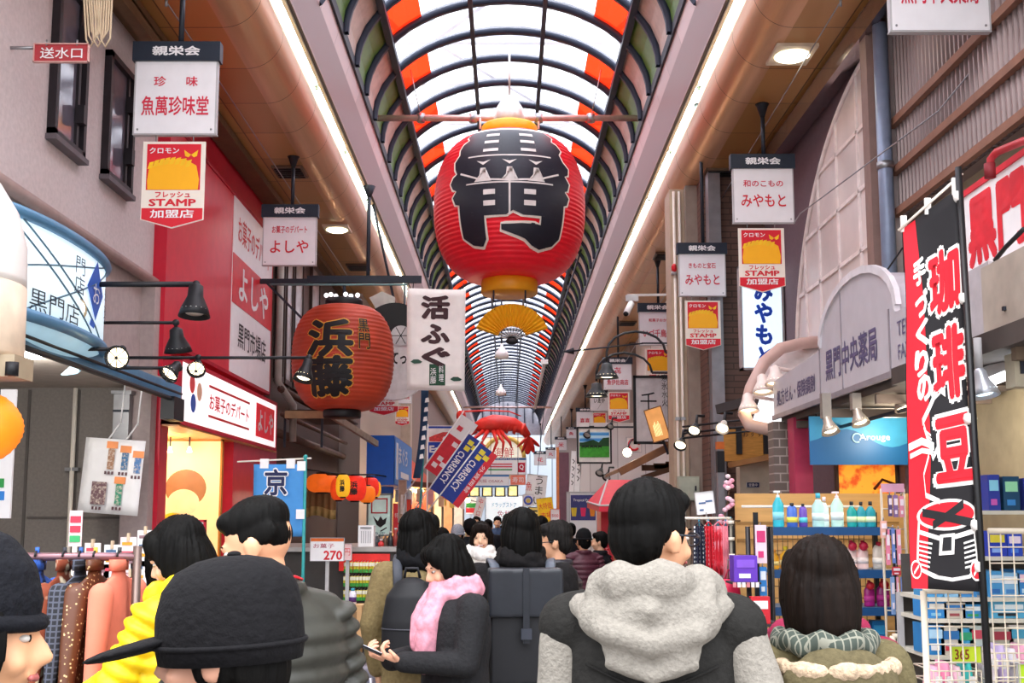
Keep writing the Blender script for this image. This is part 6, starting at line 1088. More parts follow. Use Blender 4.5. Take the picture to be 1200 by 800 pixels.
# ---------------------------------------------------------------- goods, right side
b = B(); b.box(P(862, 0, 8.6).x, 3.3, 8.6, 8.63, 0, P(0, 578, 8.6).z); struct(b.done('wall_right_wood_partition', mat('#d0a264', .5, var=.12, scale=2, stretch=(1, 1, 10))))
o = thing('wall_rail', 'horizontal grooved rail across the pale wooden partition', 'rail', (2, 8.56, 1.2))
for z in (P(0, 612, 8.55).z, P(0, 632, 8.55).z, P(0, 650, 8.55).z): b = B(); b.bar((P(864, 0, 8.55).x, 8.575, z), (3.0, 8.575, z), .012, .012); b.done('rail', mat('#9a7440', .5), o)
SY = 7.3; bl = mat('#1d4a7c', .4, var=.05, name='blue_shelf_edge')
sx0, sx1 = P(902, 0, SY).x, P(1034, 0, SY).x; zs = [P(0, y, SY).z for y in (618, 668, 712, 765)]
o = thing('display_shelf', 'blue edged display shelf of bottles before the wooden partition', 'shelf', ((sx0 + sx1)/2, SY, 0))
for z in zs: b = B(); b.box(sx0, sx1 + .06, SY, SY + .4, z - .02, z); b.done('board', mat('#6d8aa8', .5), o); b = B(); b.box(sx0, sx1 + .06, SY - .012, SY, z - .05, z + .004); b.done('edge_strip', bl, o)
for x in (sx0 - .01, sx1 + .07): b = B(); b.bar((x, SY + .38, 0), (x, SY + .38, zs[0] + .1), .03, .03); b.bar((x, SY, 0), (x, SY, zs[0]), .025, .025); b.done('upright', BLACK, o)
b = B(); nx = 22
for k in range(nx): x = sx0 + (sx1 - sx0)*k/(nx - 1); b.tube([(x, SY + .395, zs[3]), (x, SY + .395, zs[0] - .02)], .0025, 4)
for k in range(10): z = zs[3] + (zs[0] - zs[3])*k/10; b.tube([(sx0, SY + .392, z), (sx1, SY + .392, z)], .0025, 4)
b.done('wire_back', mat('#6a5a48', .5), o); b = B(); z = zs[0] + .14; b.tube([(sx0 - .1, SY + .39, z), (sx1 - .02, SY + .39, z)], .01, 6); b.done('top_rail', CREAM, o)
def bottle(px, zi, h, w_, body, capc, label, kind='bottle', Y=None, lab='#ffffff', name='bottle', grp='bottles on the top shelf'):
    Y = Y or SY + .1; x = P(px, 0, Y).x; z = zs[zi] + .001; o = thing(name, label, 'bottle', (x, Y, z), grp); b = B(); r = w_/2
    if kind == 'pouch': b.rings([(x, Y, z, r, .03), (x, Y, z + h*.3, r, .03), (x, Y, z + h*.75, r*.95, .018), (x, Y, z + h*.88, r*.6, .012)], n=16)
    else: b.rings([(x, Y, z, r*.92, r*.6), (x, Y, z + .01, r, r*.65), (x, Y, z + h*.62, r, r*.65), (x, Y, z + h*.76, r*.55, r*.45), (x, Y, z + h*.82, r*.35, r*.35)], n=16)
    b.done('body', mat(body, .3), o)
    b = B()
    if kind == 'pump': b.lathe([(r*.3, h*.8), (r*.3, h*.88), (r*.12, h*.89), (r*.12, h*.96)], (x, Y, z), n=10); b.box(x - r*.75, x + r*.3, Y - .012, Y + .012, z + h*.95, z + h)
    elif kind == 'flower': b.ell((x + .0, Y - .03, z + h*.8), (r*.8, .025, h*.16)); b.lathe([(r*.3, h*.8), (r*.3, h)], (x, Y, z), n=10)
    else: b.lathe([(r*.38, h*.85), (r*.38, h)], (x, Y, z), n=10)
    b.done('cap', mat(capc, .35), o); b = B(); b.rings([(x, Y, z + h*.2, r*1.02, r*.67 if kind != 'pouch' else .032), (x, Y, z + h*.42, r*1.02, r*.67 if kind != 'pouch' else .03)], n=16); b.done('label', mat(lab, .5), o); return o
for a in ((912, 0, .24, .075, '#38b8c8', '#eef4f4', 'turquoise pump bottle, first on the top shelf', 'pump', '#8ad4e0'), (928, 0, .16, .07, '#4a70c8', '#20242c', 'blue violet refill pouch beside the turquoise pump bottle', 'pouch', '#e8d850'), (941, 0, .155, .055, '#6a4ab0', '#20242c', 'violet refill pouch, third on the top shelf', 'pouch', '#5ac8d8'), (959, 0, .225, .085, '#b8e0d8', '#4ab8d0', 'large pale mint wrapped bottle on the top shelf', 'bottle', '#d8f0ea'), (966, 0, .2, .06, '#d0e8e0', '#e8d8e0', 'white bottle half behind the large mint bottle', 'bottle', '#eef6f2'), (981, 0, .235, .085, '#bfe4d6', '#f4d8e0', 'pale mint bottle with a pinkish pump on the top shelf', 'pump', '#e8f4ee'), (998, 0, .17, .065, '#1f9a98', '#20242c', 'first of the three teal bottles with black caps', 'bottle', '#c8e0b8'), (1009, 0, .168, .06, '#2a90a0', '#20242c', 'middle one of the three teal bottles with black caps', 'bottle', '#d0e0a8'), (1020, 0, .17, .068, '#1f8a98', '#20242c', 'last of the three teal bottles with black caps', 'bottle', '#d8e8c0'),
  (996, 1, .19, .075, '#f0cfc8', '#d02848', 'blush bottle with a red flower, first in view on the second shelf', 'flower', '#f4e0da'), (1009, 1, .19, .075, '#f2cdc6', '#d02848', 'blush bottle with a red flower, middle of the second shelf', 'flower', '#f6e2dc'), (1028, 1, .18, .085, '#e8d8c8', '#b81c34', 'cream refill pouch with a dark red flower on the second shelf', 'pouch', '#f0e8de'), (978, 1, .13, .05, '#e0dcd8', '#30343a', 'white jar with a black lid behind the dark bob hair', 'bottle', '#eeeae6'), (906, 1, .13, .06, '#f0a828', '#d88818', 'amber jar on the second shelf next to the yellow lid jar', 'bottle', '#f8d888'), (919, 1, .15, .075, '#f4b430', '#e8d028', 'amber jar with a yellow lid on the second shelf', 'bottle', '#f8e0a0'),
  (1015, 2, .17, .07, '#a81c78', '#d82838', 'magenta bottle with a red flower on the third shelf', 'flower', '#c83a90'), (1031, 2, .18, .085, '#8a1468', '#c81c30', 'plum bottle with a red flower on the third shelf', 'flower', '#b02880')):
    bottle(*a[:4], a[4], a[5], a[6], a[7], lab=a[8], grp=('bottles on the top shelf', 'bottles on the second shelf', 'bottles on the third shelf')[a[1]])
def pack(px0, py0, px1, py1, Y, c, label, c2='#f0f0f0', name='box', cat='box', d=.08, group=None, z0=None, txt=None, c3=None, peg=None):
    a, e = P(px0, py0, Y), P(px1, py1, Y); z_ = z0 if z0 is not None else e.z; o = thing(name, label, cat, ((a.x + e.x)/2, Y, z_), group); b = B(); b.box(a.x, e.x, Y, Y + d, z_ + .001, a.z); b.done('carton', mat(c, .45, var=.06), o)
    w_, h = e.x - a.x, a.z - z_; b = B(); b.box(a.x + w_*.12, e.x - w_*.12, Y - .004, Y, z_ + h*.55, z_ + h*.85); b.done('label', mat(c2, .5), o); b = B(); b.box(a.x + w_*.2, e.x - w_*.3, Y - .004, Y, z_ + h*.15, z_ + h*.32); b.done('print', mat(c3 or c2, .5), o)
    if txt: new_text(o, frame(((a.x + e.x)/2, Y, z_ + h*.7)), txt, 0, 0, w_*.6, h*.16, mat('#303060'), y=-.008)
    if peg: b = B(); b.tube([((a.x + e.x)/2, Y + d/2, a.z), ((a.x + e.x)/2, Y + d/2, peg)], .004, 5); b.done('peg', STEEL, o)
    return o
pack(1022, 727, 1039, 745, SY + .1, '#1f78b8', 'blue box on the lowest shelf beside the plum bottle rack', '#3aa0d8', z0=zs[3]); pack(1005, 728, 1019, 748, SY + .12, '#c83a58', 'red and pink box on the lowest shelf left of the blue box', '#f0b0c0', z0=zs[3])
# rack of hanging packs beside the shelf
o = thing('wire_carousel', 'narrow wire rack of hanging strips beside the coffee banner', 'rack', (P(1050, 0, 6.6).x, 6.7, 0)); a, c = P(1039, 572, 6.6), P(1066, 572, 6.6); b = B()
for x in (a.x, c.x): b.tube([(x, 6.7, 0), (x, 6.7, a.z)], .008, 6)
for z in [a.z - .12*k for k in range(9)]: b.tube([(a.x, 6.7, z), (c.x, 6.7, z)], .004, 5)
b.done('wire_frame', mat('#c8bca8', .4), o); b = B(); b.box(a.x - .05, c.x + .05, 6.5, 6.9, 0, .03); b.done('foot', DSTEEL, o); b = B(); b.box(a.x, c.x, 6.69, 6.7, a.z - .02, a.z + .03); b.done('header', mat('#d8a0b8'), o)
for i, (x0, y0, x1, y1, c) in enumerate(((1038, 620, 1044, 662, '#f08aa8'), (1045, 619, 1050, 660, '#6a8ad0'), (1051, 620, 1057, 662, '#f09ab0'), (1044, 676, 1050, 720, '#88a8d8'), (1051, 676, 1055, 720, '#f0a0b8'), (1056, 676, 1061, 718, '#7a9ad8'), (1032, 610, 1040, 630, '#f0b8a8'), (1041, 580, 1046, 605, '#5a4a7a'), (1047, 580, 1053, 606, '#8a6aa0'), (1054, 581, 1060, 606, '#e08aa0'), (1046, 664, 1056, 674, '#c83a48'))):
    pack(x0, y0, x1, y1, 6.62, c, ('pink strip pack, upper row of the narrow wire rack, lane side', 'blue strip pack, upper row of the narrow wire rack', 'pink strip pack, upper row of the narrow wire rack, banner side', 'pale blue strip pack, lower row of the narrow wire rack, lane side', 'pink strip pack, lower row of the narrow wire rack', 'blue strip pack, lower row of the narrow wire rack, banner side', 'peach pouch sticking out from the narrow wire rack', 'dark violet pack at the top of the narrow wire rack', 'mauve pack at the top of the narrow wire rack', 'rose pack at the top of the narrow wire rack', 'red pack between the strip rows of the narrow wire rack')[i], '#f4e4ec', 'strip_pack', 'packet', .015, 'packs on the narrow wire rack', peg=P(0, y0, 6.62).z + .02)
# aprons on hangers, purple pack, bag, snacks
o = thing('apron_rail', 'pale rail with blue clips holding polka dot aprons', 'rail', P(825, 608, 8.2)); a, c = P(795, 607, 8.2), P(856, 607, 8.2); b = B(); b.tube([a, c], .01, 8); b.done('rail', CREAM, o); b = B(); b.tube([c, V((c.x, 8.2, 0))], .018, 8); b.done('post', mat('#8a8478', .4, .4), o)
for k in range(3): b = B(); b.lathe([(.026, -.012), (.026, .012)], (c.x, 8.2, c.z - .03 - .12*k), n=10); b.done('joint', CREAM, o)
for i, (px, w_, mt_, lab) in enumerate(((819, 11, pattern('voronoi', '#f0f0f0', '#1a2038', (32, 32, 32), .8, p0=.3, p1=.34, rnd=0), 'navy apron with white dots'), (830, 11, pattern('voronoi', '#f8f0f0', '#d01c30', (32, 32, 32), .8, p0=.3, p1=.34, rnd=0), 'red apron with white dots'), (841, 12, pattern('noise', '#d8283c', '#f0a0b0', (10, 10, 10), .8, p0=.5, p1=.6), 'red and pink printed apron'), (850, 8, mat('#e88a98', .8, var=.3), 'pink apron'), (856, 6, mat('#1c1c20', .8), 'black bag strap apron'))):
    x = P(px, 0, 8.2).x; hw = w_/2*8.2/1300; zt = P(0, 616, 8.2).z; zb_ = P(0, 668 + 3*i, 8.2).z; o = thing('apron', lab + ' hanging from the pale rail', 'apron', (x, 8.2, zb_), 'aprons on the rail'); b = B(); b.grid(lambda u, v: (x + hw*(2*u - 1)*(1.1 - .3*v), 8.2 + .02*math.sin(18*u + i), zb_ + (zt - zb_)*v), 14, 4, thick=.012); b.done('cloth', mt_, o); b = B(); b.tube([(x, 8.2, zt), (x, 8.2, a.z + .01)], .006, 6); b.done('clip', mat('#3a9ab8'), o)
    b = B(); b.tube([(x - hw*.8, 8.2, zt), (x, 8.195, zt + .03), (x + hw*.8, 8.2, zt)], .006, 6); b.done('strap', mt_, o)
o = thing('wire_stand', 'dark tubular stand with wire trays of packs at the shelf end', 'stand', (P(882, 0, 7.1).x, 7.2, 0)); a, c = P(876, 617, 7.1), P(903, 617, 7.1); b = B(); b.tube([(a.x, 7.1, 0), (a.x, 7.1, a.z), (c.x, 7.1, c.z), (c.x, 7.1, 0)], .016, 8); b.done('frame', mat('#2c2a2c', .4), o)
zt = P(0, 681, 7.0).z; t0, t1 = P(856, 0, 6.9).x, P(890, 0, 6.9).x; b = B(); b.box(t0, t1, 6.9, 7.1, zt - .012, zt); b.done('tray', mat('#3a3436'), o)
for k in range(6): b = B(); b.box(t0 + .028*k + .004, t0 + .028*k + .024, 6.89, 6.9, zt - .03, zt + .0); b.done('price_rail_card', WHITE if k % 3 else mat('#d88a90'), o)
zt2 = P(0, 728, 6.9).z; b = B(); b.box(P(850, 0, 6.9).x, P(905, 0, 6.9).x, 6.7, 7.1, zt2 - .012, zt2); b.done('lower_tray', mat('#3a3436'), o)
pack(860, 651, 888, 681, 6.93, '#6a3ac0', 'purple multipack on the wire tray with the card strip', '#8a5ad8', d=.14, z0=zt, txt=None, c3='#f0e8f8', name='multipack'); 
o = thing('tote_bag', 'crimson bag hanging under the purple multipack', 'bag', P(857, 712, 7.2)); a, c = P(846, 678, 7.15), P(868, 714, 7.15); b = B(); b.rings([((a.x + c.x)/2 + .01, 7.15, c.z, (c.x - a.x)/2, .02), ((a.x + c.x)/2, 7.15, a.z, (c.x - a.x)/2*.9, .012)], n=16); b.done('bag', mat('#e0184c', .5), o); b = B(); b.tube([(a.x + .02, 7.15, a.z), (a.x + .04, 7.15, a.z + .06), (c.x - .02, 7.15, a.z)], .006, 6); b.done('handle', mat('#b01038'), o); b = B(); b.tube([(a.x + .04, 7.15, a.z + .06), (a.x + .04, 7.15, a.z + .12), (P(876, 0, 7.1).x, 7.1, a.z + .12)], .005, 5); b.done('hook', STEEL, o)
for i, (x0, y0, x1, y1, c, c2, lab) in enumerate(((880, 699, 903, 728, '#d02030', '#f4f0ee', 'red snack bag with a white band on the lower tray'), (866, 704, 879, 728, '#f0902a', '#f8d080', 'orange snack bag on the lower tray'), (853, 712, 866, 728, '#f0f0f4', '#4a8ac8', 'white and blue bag on the lower tray'))): pack(x0, y0, x1, y1, 6.75 + .07*i, c, lab, c2, 'snack_bag', 'packet', .05, 'bags on the lower wire tray', z0=zt2)
for i, (x0, y0, x1, y1, c, c2, lab) in enumerate(((890, 664, 899, 698, '#2a80c8', '#e8f0f8', 'blue hanging pack beside the purple multipack'), (885, 615, 899, 660, '#f0d8e4', '#d83a78', 'pink printed pack hanging from the dark stand'))): pack(x0, y0, x1, y1, 7.0, c, lab, c2, 'hanging_pack', 'packet', .02, peg=P(0, y0 - 3, 7.0).z)
o = thing('blossom_branch', 'pink artificial cherry blossom branch beside the wooden partition', 'flower', P(852, 640, 8.5)); pp = [P(846, 650, 8.45), P(848, 610, 8.45), P(853, 585, 8.45), P(856, 562, 8.45)]; b = B(); b.tube(pp, [.01, .008, .006, .003], 6); b.tube([pp[1], V((P(864, 612, 8.6).x + .02, 8.6, pp[1].z))], .006, 6); b.done('branch', mat('#5a4030'), o); r_ = random.Random(5)
for k in range(26):
    t = r_.random()*2.98; i = int(t); q = pp[i].lerp(pp[i+1], t - i) + V((r_.uniform(-.035, .035), r_.uniform(-.03, 0), r_.uniform(-.03, .03))); b = B(); b.ell(q, (.022, .012, .018), 6, 4); b.done('blossom', mat(r_.choice(('#f6c4d4', '#f0a8c0', '#fae0e8')), .7), o)
# wire grids and wares at the right edge
GY = 5.3; cr_ = mat('#e8dcc6', .4, var=.04, name='cream_coated_wire')
def wiregrid(name, label, x0, y0, x1, y1, Y, nx, nz, posts=(0, 1)):
    a, c = P(x0, y0, Y), P(x1, y1, Y); o = thing(name, label, 'rack', ((a.x + c.x)/2, Y, 0)); b = B()
    for k in range(nx + 1): x = a.x + (c.x - a.x)*k/nx; b.tube([(x, Y, c.z), (x, Y, a.z)], .0035, 5)
    for k in range(nz + 1): z = c.z + (a.z - c.z)*k/nz; b.tube([(a.x, Y - .004, z), (c.x, Y - .004, z)], .0035, 5)
    b.done('wire_panel', cr_, o)
    for s in posts: x = (a.x, c.x)[s]; b = B(); b.tube([(x, Y, 0), (x, Y, a.z)], .016, 8); b.done('post', cr_, o)
    b = B(); b.tube([(a.x, Y, a.z), (c.x, Y, a.z)], .014, 8); b.done('top_tube', cr_, o); b = B(); b.box(a.x - .02, c.x + .02, Y - .15, Y + .15, 0, .02); b.done('foot', cr_, o); return o
wiregrid('wire_grid', 'cream wire grid below the hem of the coffee banner', 1082, 692, 1154, 990, GY, 4, 14, (0,))
wiregrid('wire_grid', 'taller cream wire grid at the frame edge behind the banner pole', 1158, 622, 1250, 990, GY + .05, 5, 19, (1,))
wiregrid('wire_grid', 'brownish narrow wire grid behind the olive coat', 1046, 745, 1074, 960, 6.3, 7, 14)
shy = 5.75; o = thing('stock_shelf', 'pale metal shelf of household packs behind the wire grids', 'shelf', (2.35, shy + .2, 0)); zz = [P(0, y, shy).z for y in (598, 652, 700, 725, 768, 850)]
for i, z in enumerate(zz): b = B(); b.box(P(1084, 0, shy).x if i > 1 else P(1150, 0, shy).x, 3.0, shy, shy + .45, z - .02, z); b.done('board', mat('#d8d4c4', .5), o)
for x in (P(1084, 0, shy).x, 2.98): b = B(); b.bar((x, shy + .43, 0), (x, shy + .43, zz[0] + .3 if x > 2.5 else zz[2]), .03, .03); b.done('upright', GREYP, o)
b = B(); b.box(P(1090, 0, shy).x, 3.0, shy + .45, shy + .46, 0, zz[1]); b.done('back', mat('#4a4440', .6), o)
names = []
def rowpacks(y_top, zi, xs, cols, word, grp):
    ordn = ('first', 'second', 'third', 'fourth', 'fifth', 'sixth', 'seventh', 'eighth')
    for k, (x0, x1) in enumerate(xs): c = cols[k % len(cols)]; pack(x0, y_top + (k*7) % 5, x1, 0, shy + .03, c[0], '%s pack from the lane, %s' % (ordn[k], word), c[1], 'household_pack', 'packet', .2, grp, z0=zz[zi], c3=c[2])
rowpacks(556, 0, ((1157, 1173), (1175, 1196), (1199, 1220)), (('#2a3a9a', '#8ad0e8', '#c85ab0'), ('#16486a', '#9ae0b0', '#3a8ad0'), ('#2a3a9a', '#8ad0e8', '#e8d040')), 'dark blue detergent on the topmost stock shelf board', 'detergent packs')
rowpacks(622, 1, ((1157, 1178), (1180, 1196)), (('#1f3ab0', '#e0d040', '#8ab0f0'), ('#2448c0', '#f0e0f0', '#4a80e0')), 'bright blue on the second stock shelf board', 'blue packs')
rowpacks(668, 2, ((1086, 1102), (1104, 1120), (1122, 1140), (1158, 1172), (1174, 1190), (1192, 1210)), (('#4a9ad0', '#c8e0f0', '#2f70b8'), ('#88bce0', '#f0f4f8', '#4a8ac8'), ('#3a88c8', '#f0c8d0', '#c8e4f4')), 'light blue on the third stock shelf board', 'light blue packs')
rowpacks(704, 3, ((1086, 1104), (1106, 1126), (1128, 1148), (1160, 1198)), (('#2f8ad0', '#e8e4d8', '#8ac8e8'), ('#d8d0c0', '#2f7ac0', '#a04a50'), ('#3a90c8', '#e8f0f0', '#2fa060'), ('#58b0d8', '#e8f4f8', '#20242c')), 'beside the blue rail on the fourth stock shelf board', 'blue and cream packs')
rowpacks(732, 4, ((1086, 1100), (1102, 1120), (1122, 1134), (1136, 1150), (1160, 1180), (1182, 1200)), (('#2a80c0', '#b0d8f0', '#e8e8e8'), ('#cfc8b8', '#2a70b0', '#d04050'), ('#3aa0d0', '#30a070', '#f0f0f0'), ('#c8d8d0', '#d05060', '#3080b8'), ('#b8b4a4', '#a03848', '#e8e0d0'), ('#d8d4c8', '#4aa0c0', '#b04a58')), 'on the fifth stock shelf board behind the wires', 'mixed packs')
o, T, w2, h2 = pboard('lime_price_card', 'lime green price card with brown numbers on the wire grid', 1114, 757, 1150, 776, 5.5, mat('#c8e028', .5), t=.008, rim=.002); new_text(o, T, '365', -.02, 0, .07, .05, mat('#8a3a18'), bold=.02); b = B(T); b.box(-.02, .02, .008, .2, .02, .035); b.done('clip', GREYP, o)
o, T, w2, h2 = pboard('lime_price_card', 'second lime green card cut off at the frame edge', 1192, 778, 1215, 800, 5.35, mat('#b8e028', .5), t=.008, rim=.002); b = B(T); b.box(-.02, .02, .008, .4, .02, .035); b.done('clip', GREYP, o)
def basket(px0, px1, py, Y, lab, cols):
    a, c = P(px0, py, Y), P(px1, py, Y); z0 = a.z - .2; o = thing('wire_basket', lab, 'basket', ((a.x + c.x)/2, Y + .12, z0)); b = B(); q = lambda s, t, z: (a.x + (c.x - a.x)*s, Y + .26*t, z)
    for z in (z0, z0 + .07, z0 + .14, a.z): b.tube([q(0, 0, z), q(1, 0, z), q(1, 1, z), q(0, 1, z)], .004, 5, closed=True)
    for k in range(9): b.tube([q(k/8, 0, z0), q(k/8, 0, a.z)], .003, 4)
    for k in range(9): b.tube([q(k/8, 0, z0), q(k/8, 1, z0)], .003, 4)
    b.done('wires', cr_, o); b = B(); b.bar((q(.5, 1, a.z - .05)), (q(.5, 1, 0)), .03, .03); b.done('stand', cr_, o)
    for k in range(4): x = a.x + (c.x - a.x)*(.06 + .235*k); e = thing('wrapped_pack', ('first', 'second', 'third', 'last')[k] + ' wrapped pack in the ' + lab[:1].lower() + lab[1:], 'packet', (x, Y + .13, z0), 'packs in the wire baskets'); b = B(); ww = (c.x - a.x)*.21; b.rings([(x + ww/2, Y + .13, z0 + .006, ww*.48, .1), (x + ww/2, Y + .13, z0 + .1, ww*.5, .11), (x + ww/2, Y + .13, z0 + .21 + .02*(k % 2), ww*.4, .07)], n=12); b.done('wrapper', mat(cols[k % len(cols)], .35, var=.15, scale=20), e); b = B(); b.box(x + ww*.2, x + ww*.8, Y + .03, Y + .04, z0 + .12, z0 + .17); b.done('label', WHITE, e)
basket(1094, 1150, 786, 5.42, 'wire basket of pink packs below the lime price card', ('#f4b0c8', '#e890b0', '#f8d0dc', '#3ab8b0')); basket(1160, 1215, 765, 5.42, 'wire basket of white and violet packs at the frame edge', ('#f0e4ec', '#c8b8e0', '#f4f0f0', '#e8a8c0'))
# thin wires and hanging lines
for lab, pts in (('thin steel guy wire along the gold soffit past the delicacy plate', (P(195, 2, 8.5), P(300, 160, 11.6), P(415, 335, 18.8))), ('thin steel guy wire along the soffit past the trinket plate', (P(985, 2, 8.6), P(865, 200, 12.6), P(700, 480, 30))), ('thin wire from the corrugated wall down to the arched awning', (P(1190, 20, 7), P(1100, 130, 7.6), P(938, 250, 9.5), P(930, 262, 9.8)))):
    o = thing('guy_wire', lab, 'wire', pts[1]); b = B(); b.tube(pts, .006, 5); b.done('wire', STEEL, o); b = B(); b.lathe([(.012, -.04), (.012, .04)], pts[0], n=8); b.done('anchor', STEEL, o)
# ---------------------------------------------------------------- people
skin_m = lambda h: mat(h, .5, var=.05, scale=6, name='skin')
hair_m = mat('#080706', .62, var=.45, scale=45, stretch=(1, 1, .08), bump=.6, name='black_hair', spec=.1); hair_b = mat('#140c08', .62, spec=.1, var=.4, scale=45, stretch=(1, 1, .08), bump=.6, name='dark_brown_hair'); hair_g = mat('#1b1918', .62, spec=.1, var=.5, scale=45, stretch=(1, 1, .1), bump=.6, name='greying_hair')
def fab(h, var=.18, sc=60, bump=.5):
    c = [int(h[i:i+2], 16) if len(h) > 4 else int(h[(i+1)//2]*2, 16) for i in (1, 3, 5)]
    if max(c) < 0x48: h = '#%02x%02x%02x' % tuple(int(v*.6) for v in c)      # blacks and near blacks
    return mat(h, .85, var=var, scale=sc, bump=bump, name='woven_cloth', spec=.2)
def remesh(b, vox, it=3, name='body', fn=None):
    me = b.mesh(name, []); o = bpy.data.objects.new(name, me); COL.objects.link(o)
    r = o.modifiers.new('r', 'REMESH'); r.mode = 'VOXEL'; r.voxel_size = vox; r.use_smooth_shade = True
    if it: s = o.modifiers.new('s', 'SMOOTH'); s.iterations = it; s.factor = .5
    dg = bpy.context.evaluated_depsgraph_get(); m2 = bpy.data.meshes.new_from_object(o.evaluated_get(dg)); bpy.data.objects.remove(o); bpy.data.meshes.remove(me)
    if fn:
        for v in m2.vertices: v.co = fn(v.co)
    m2.polygons.foreach_set('use_smooth', [True]*len(m2.polygons)); m2.name = name; return m2
def wrinkle(a, sc=9):
    def f(c): n_ = noise.noise((c.x*sc, c.y*sc, c.z*sc*.6)); return c*1 + V((c.x, c.y, 0)).normalized()*a*n_
    return f
def strands(c0, a=.006):
    def f(c): d = (c - c0); ang = math.atan2(d.y, d.x); n_ = noise.noise((ang*9, c.z*5, 1.3)) + .5*noise.noise((ang*22, c.z*9, 4)); return c + d.normalized()*a*n_
    return f
def hand(b, w, d, nrm, s, curl=.5):     # palm, five bent fingers, thumb from the palm's side
    w, d = V(w), V(d).normalized(); nrm = V(nrm); nrm = (nrm - d*nrm.dot(d)).normalized(); sd = d.cross(nrm)*s
    pc = w + d*.045
    for k in (-1, 0, 1): b.cap(w + sd*.012*k, w + d*.085 + sd*.024*k, .019, .015, 8)
    for k, L in enumerate((.068, .078, .073, .058)):
        base = w + d*.085 + sd*(.033 - .022*k); c = curl + .08*k
        d1 = (d*math.cos(c) + nrm*math.sin(c)); d2 = (d*math.cos(2.1*c) + nrm*math.sin(2.1*c)); d3 = (d*math.cos(2.9*c) + nrm*math.sin(2.9*c))
        p1 = base + d1*L*.48; p2 = p1 + d2*L*.32; b.chain([base, p1, p2, p2 + d3*L*.24], [.0095, .0088, .008, .0068], 8)
    t0 = w + d*.025 + sd*.028; t1 = t0 + (d*.7 + sd*.6 + nrm*.35).normalized()*.036; b.chain([t0, t1, t1 + (d*.9 + sd*.1 + nrm*.45).normalized()*.03], [.013, .0105, .008], 8)
ARMS = (((-.25, -.03, 1.12), (-.235, .07, .88)), ((.25, -.03, 1.12), (.235, .07, .88)))
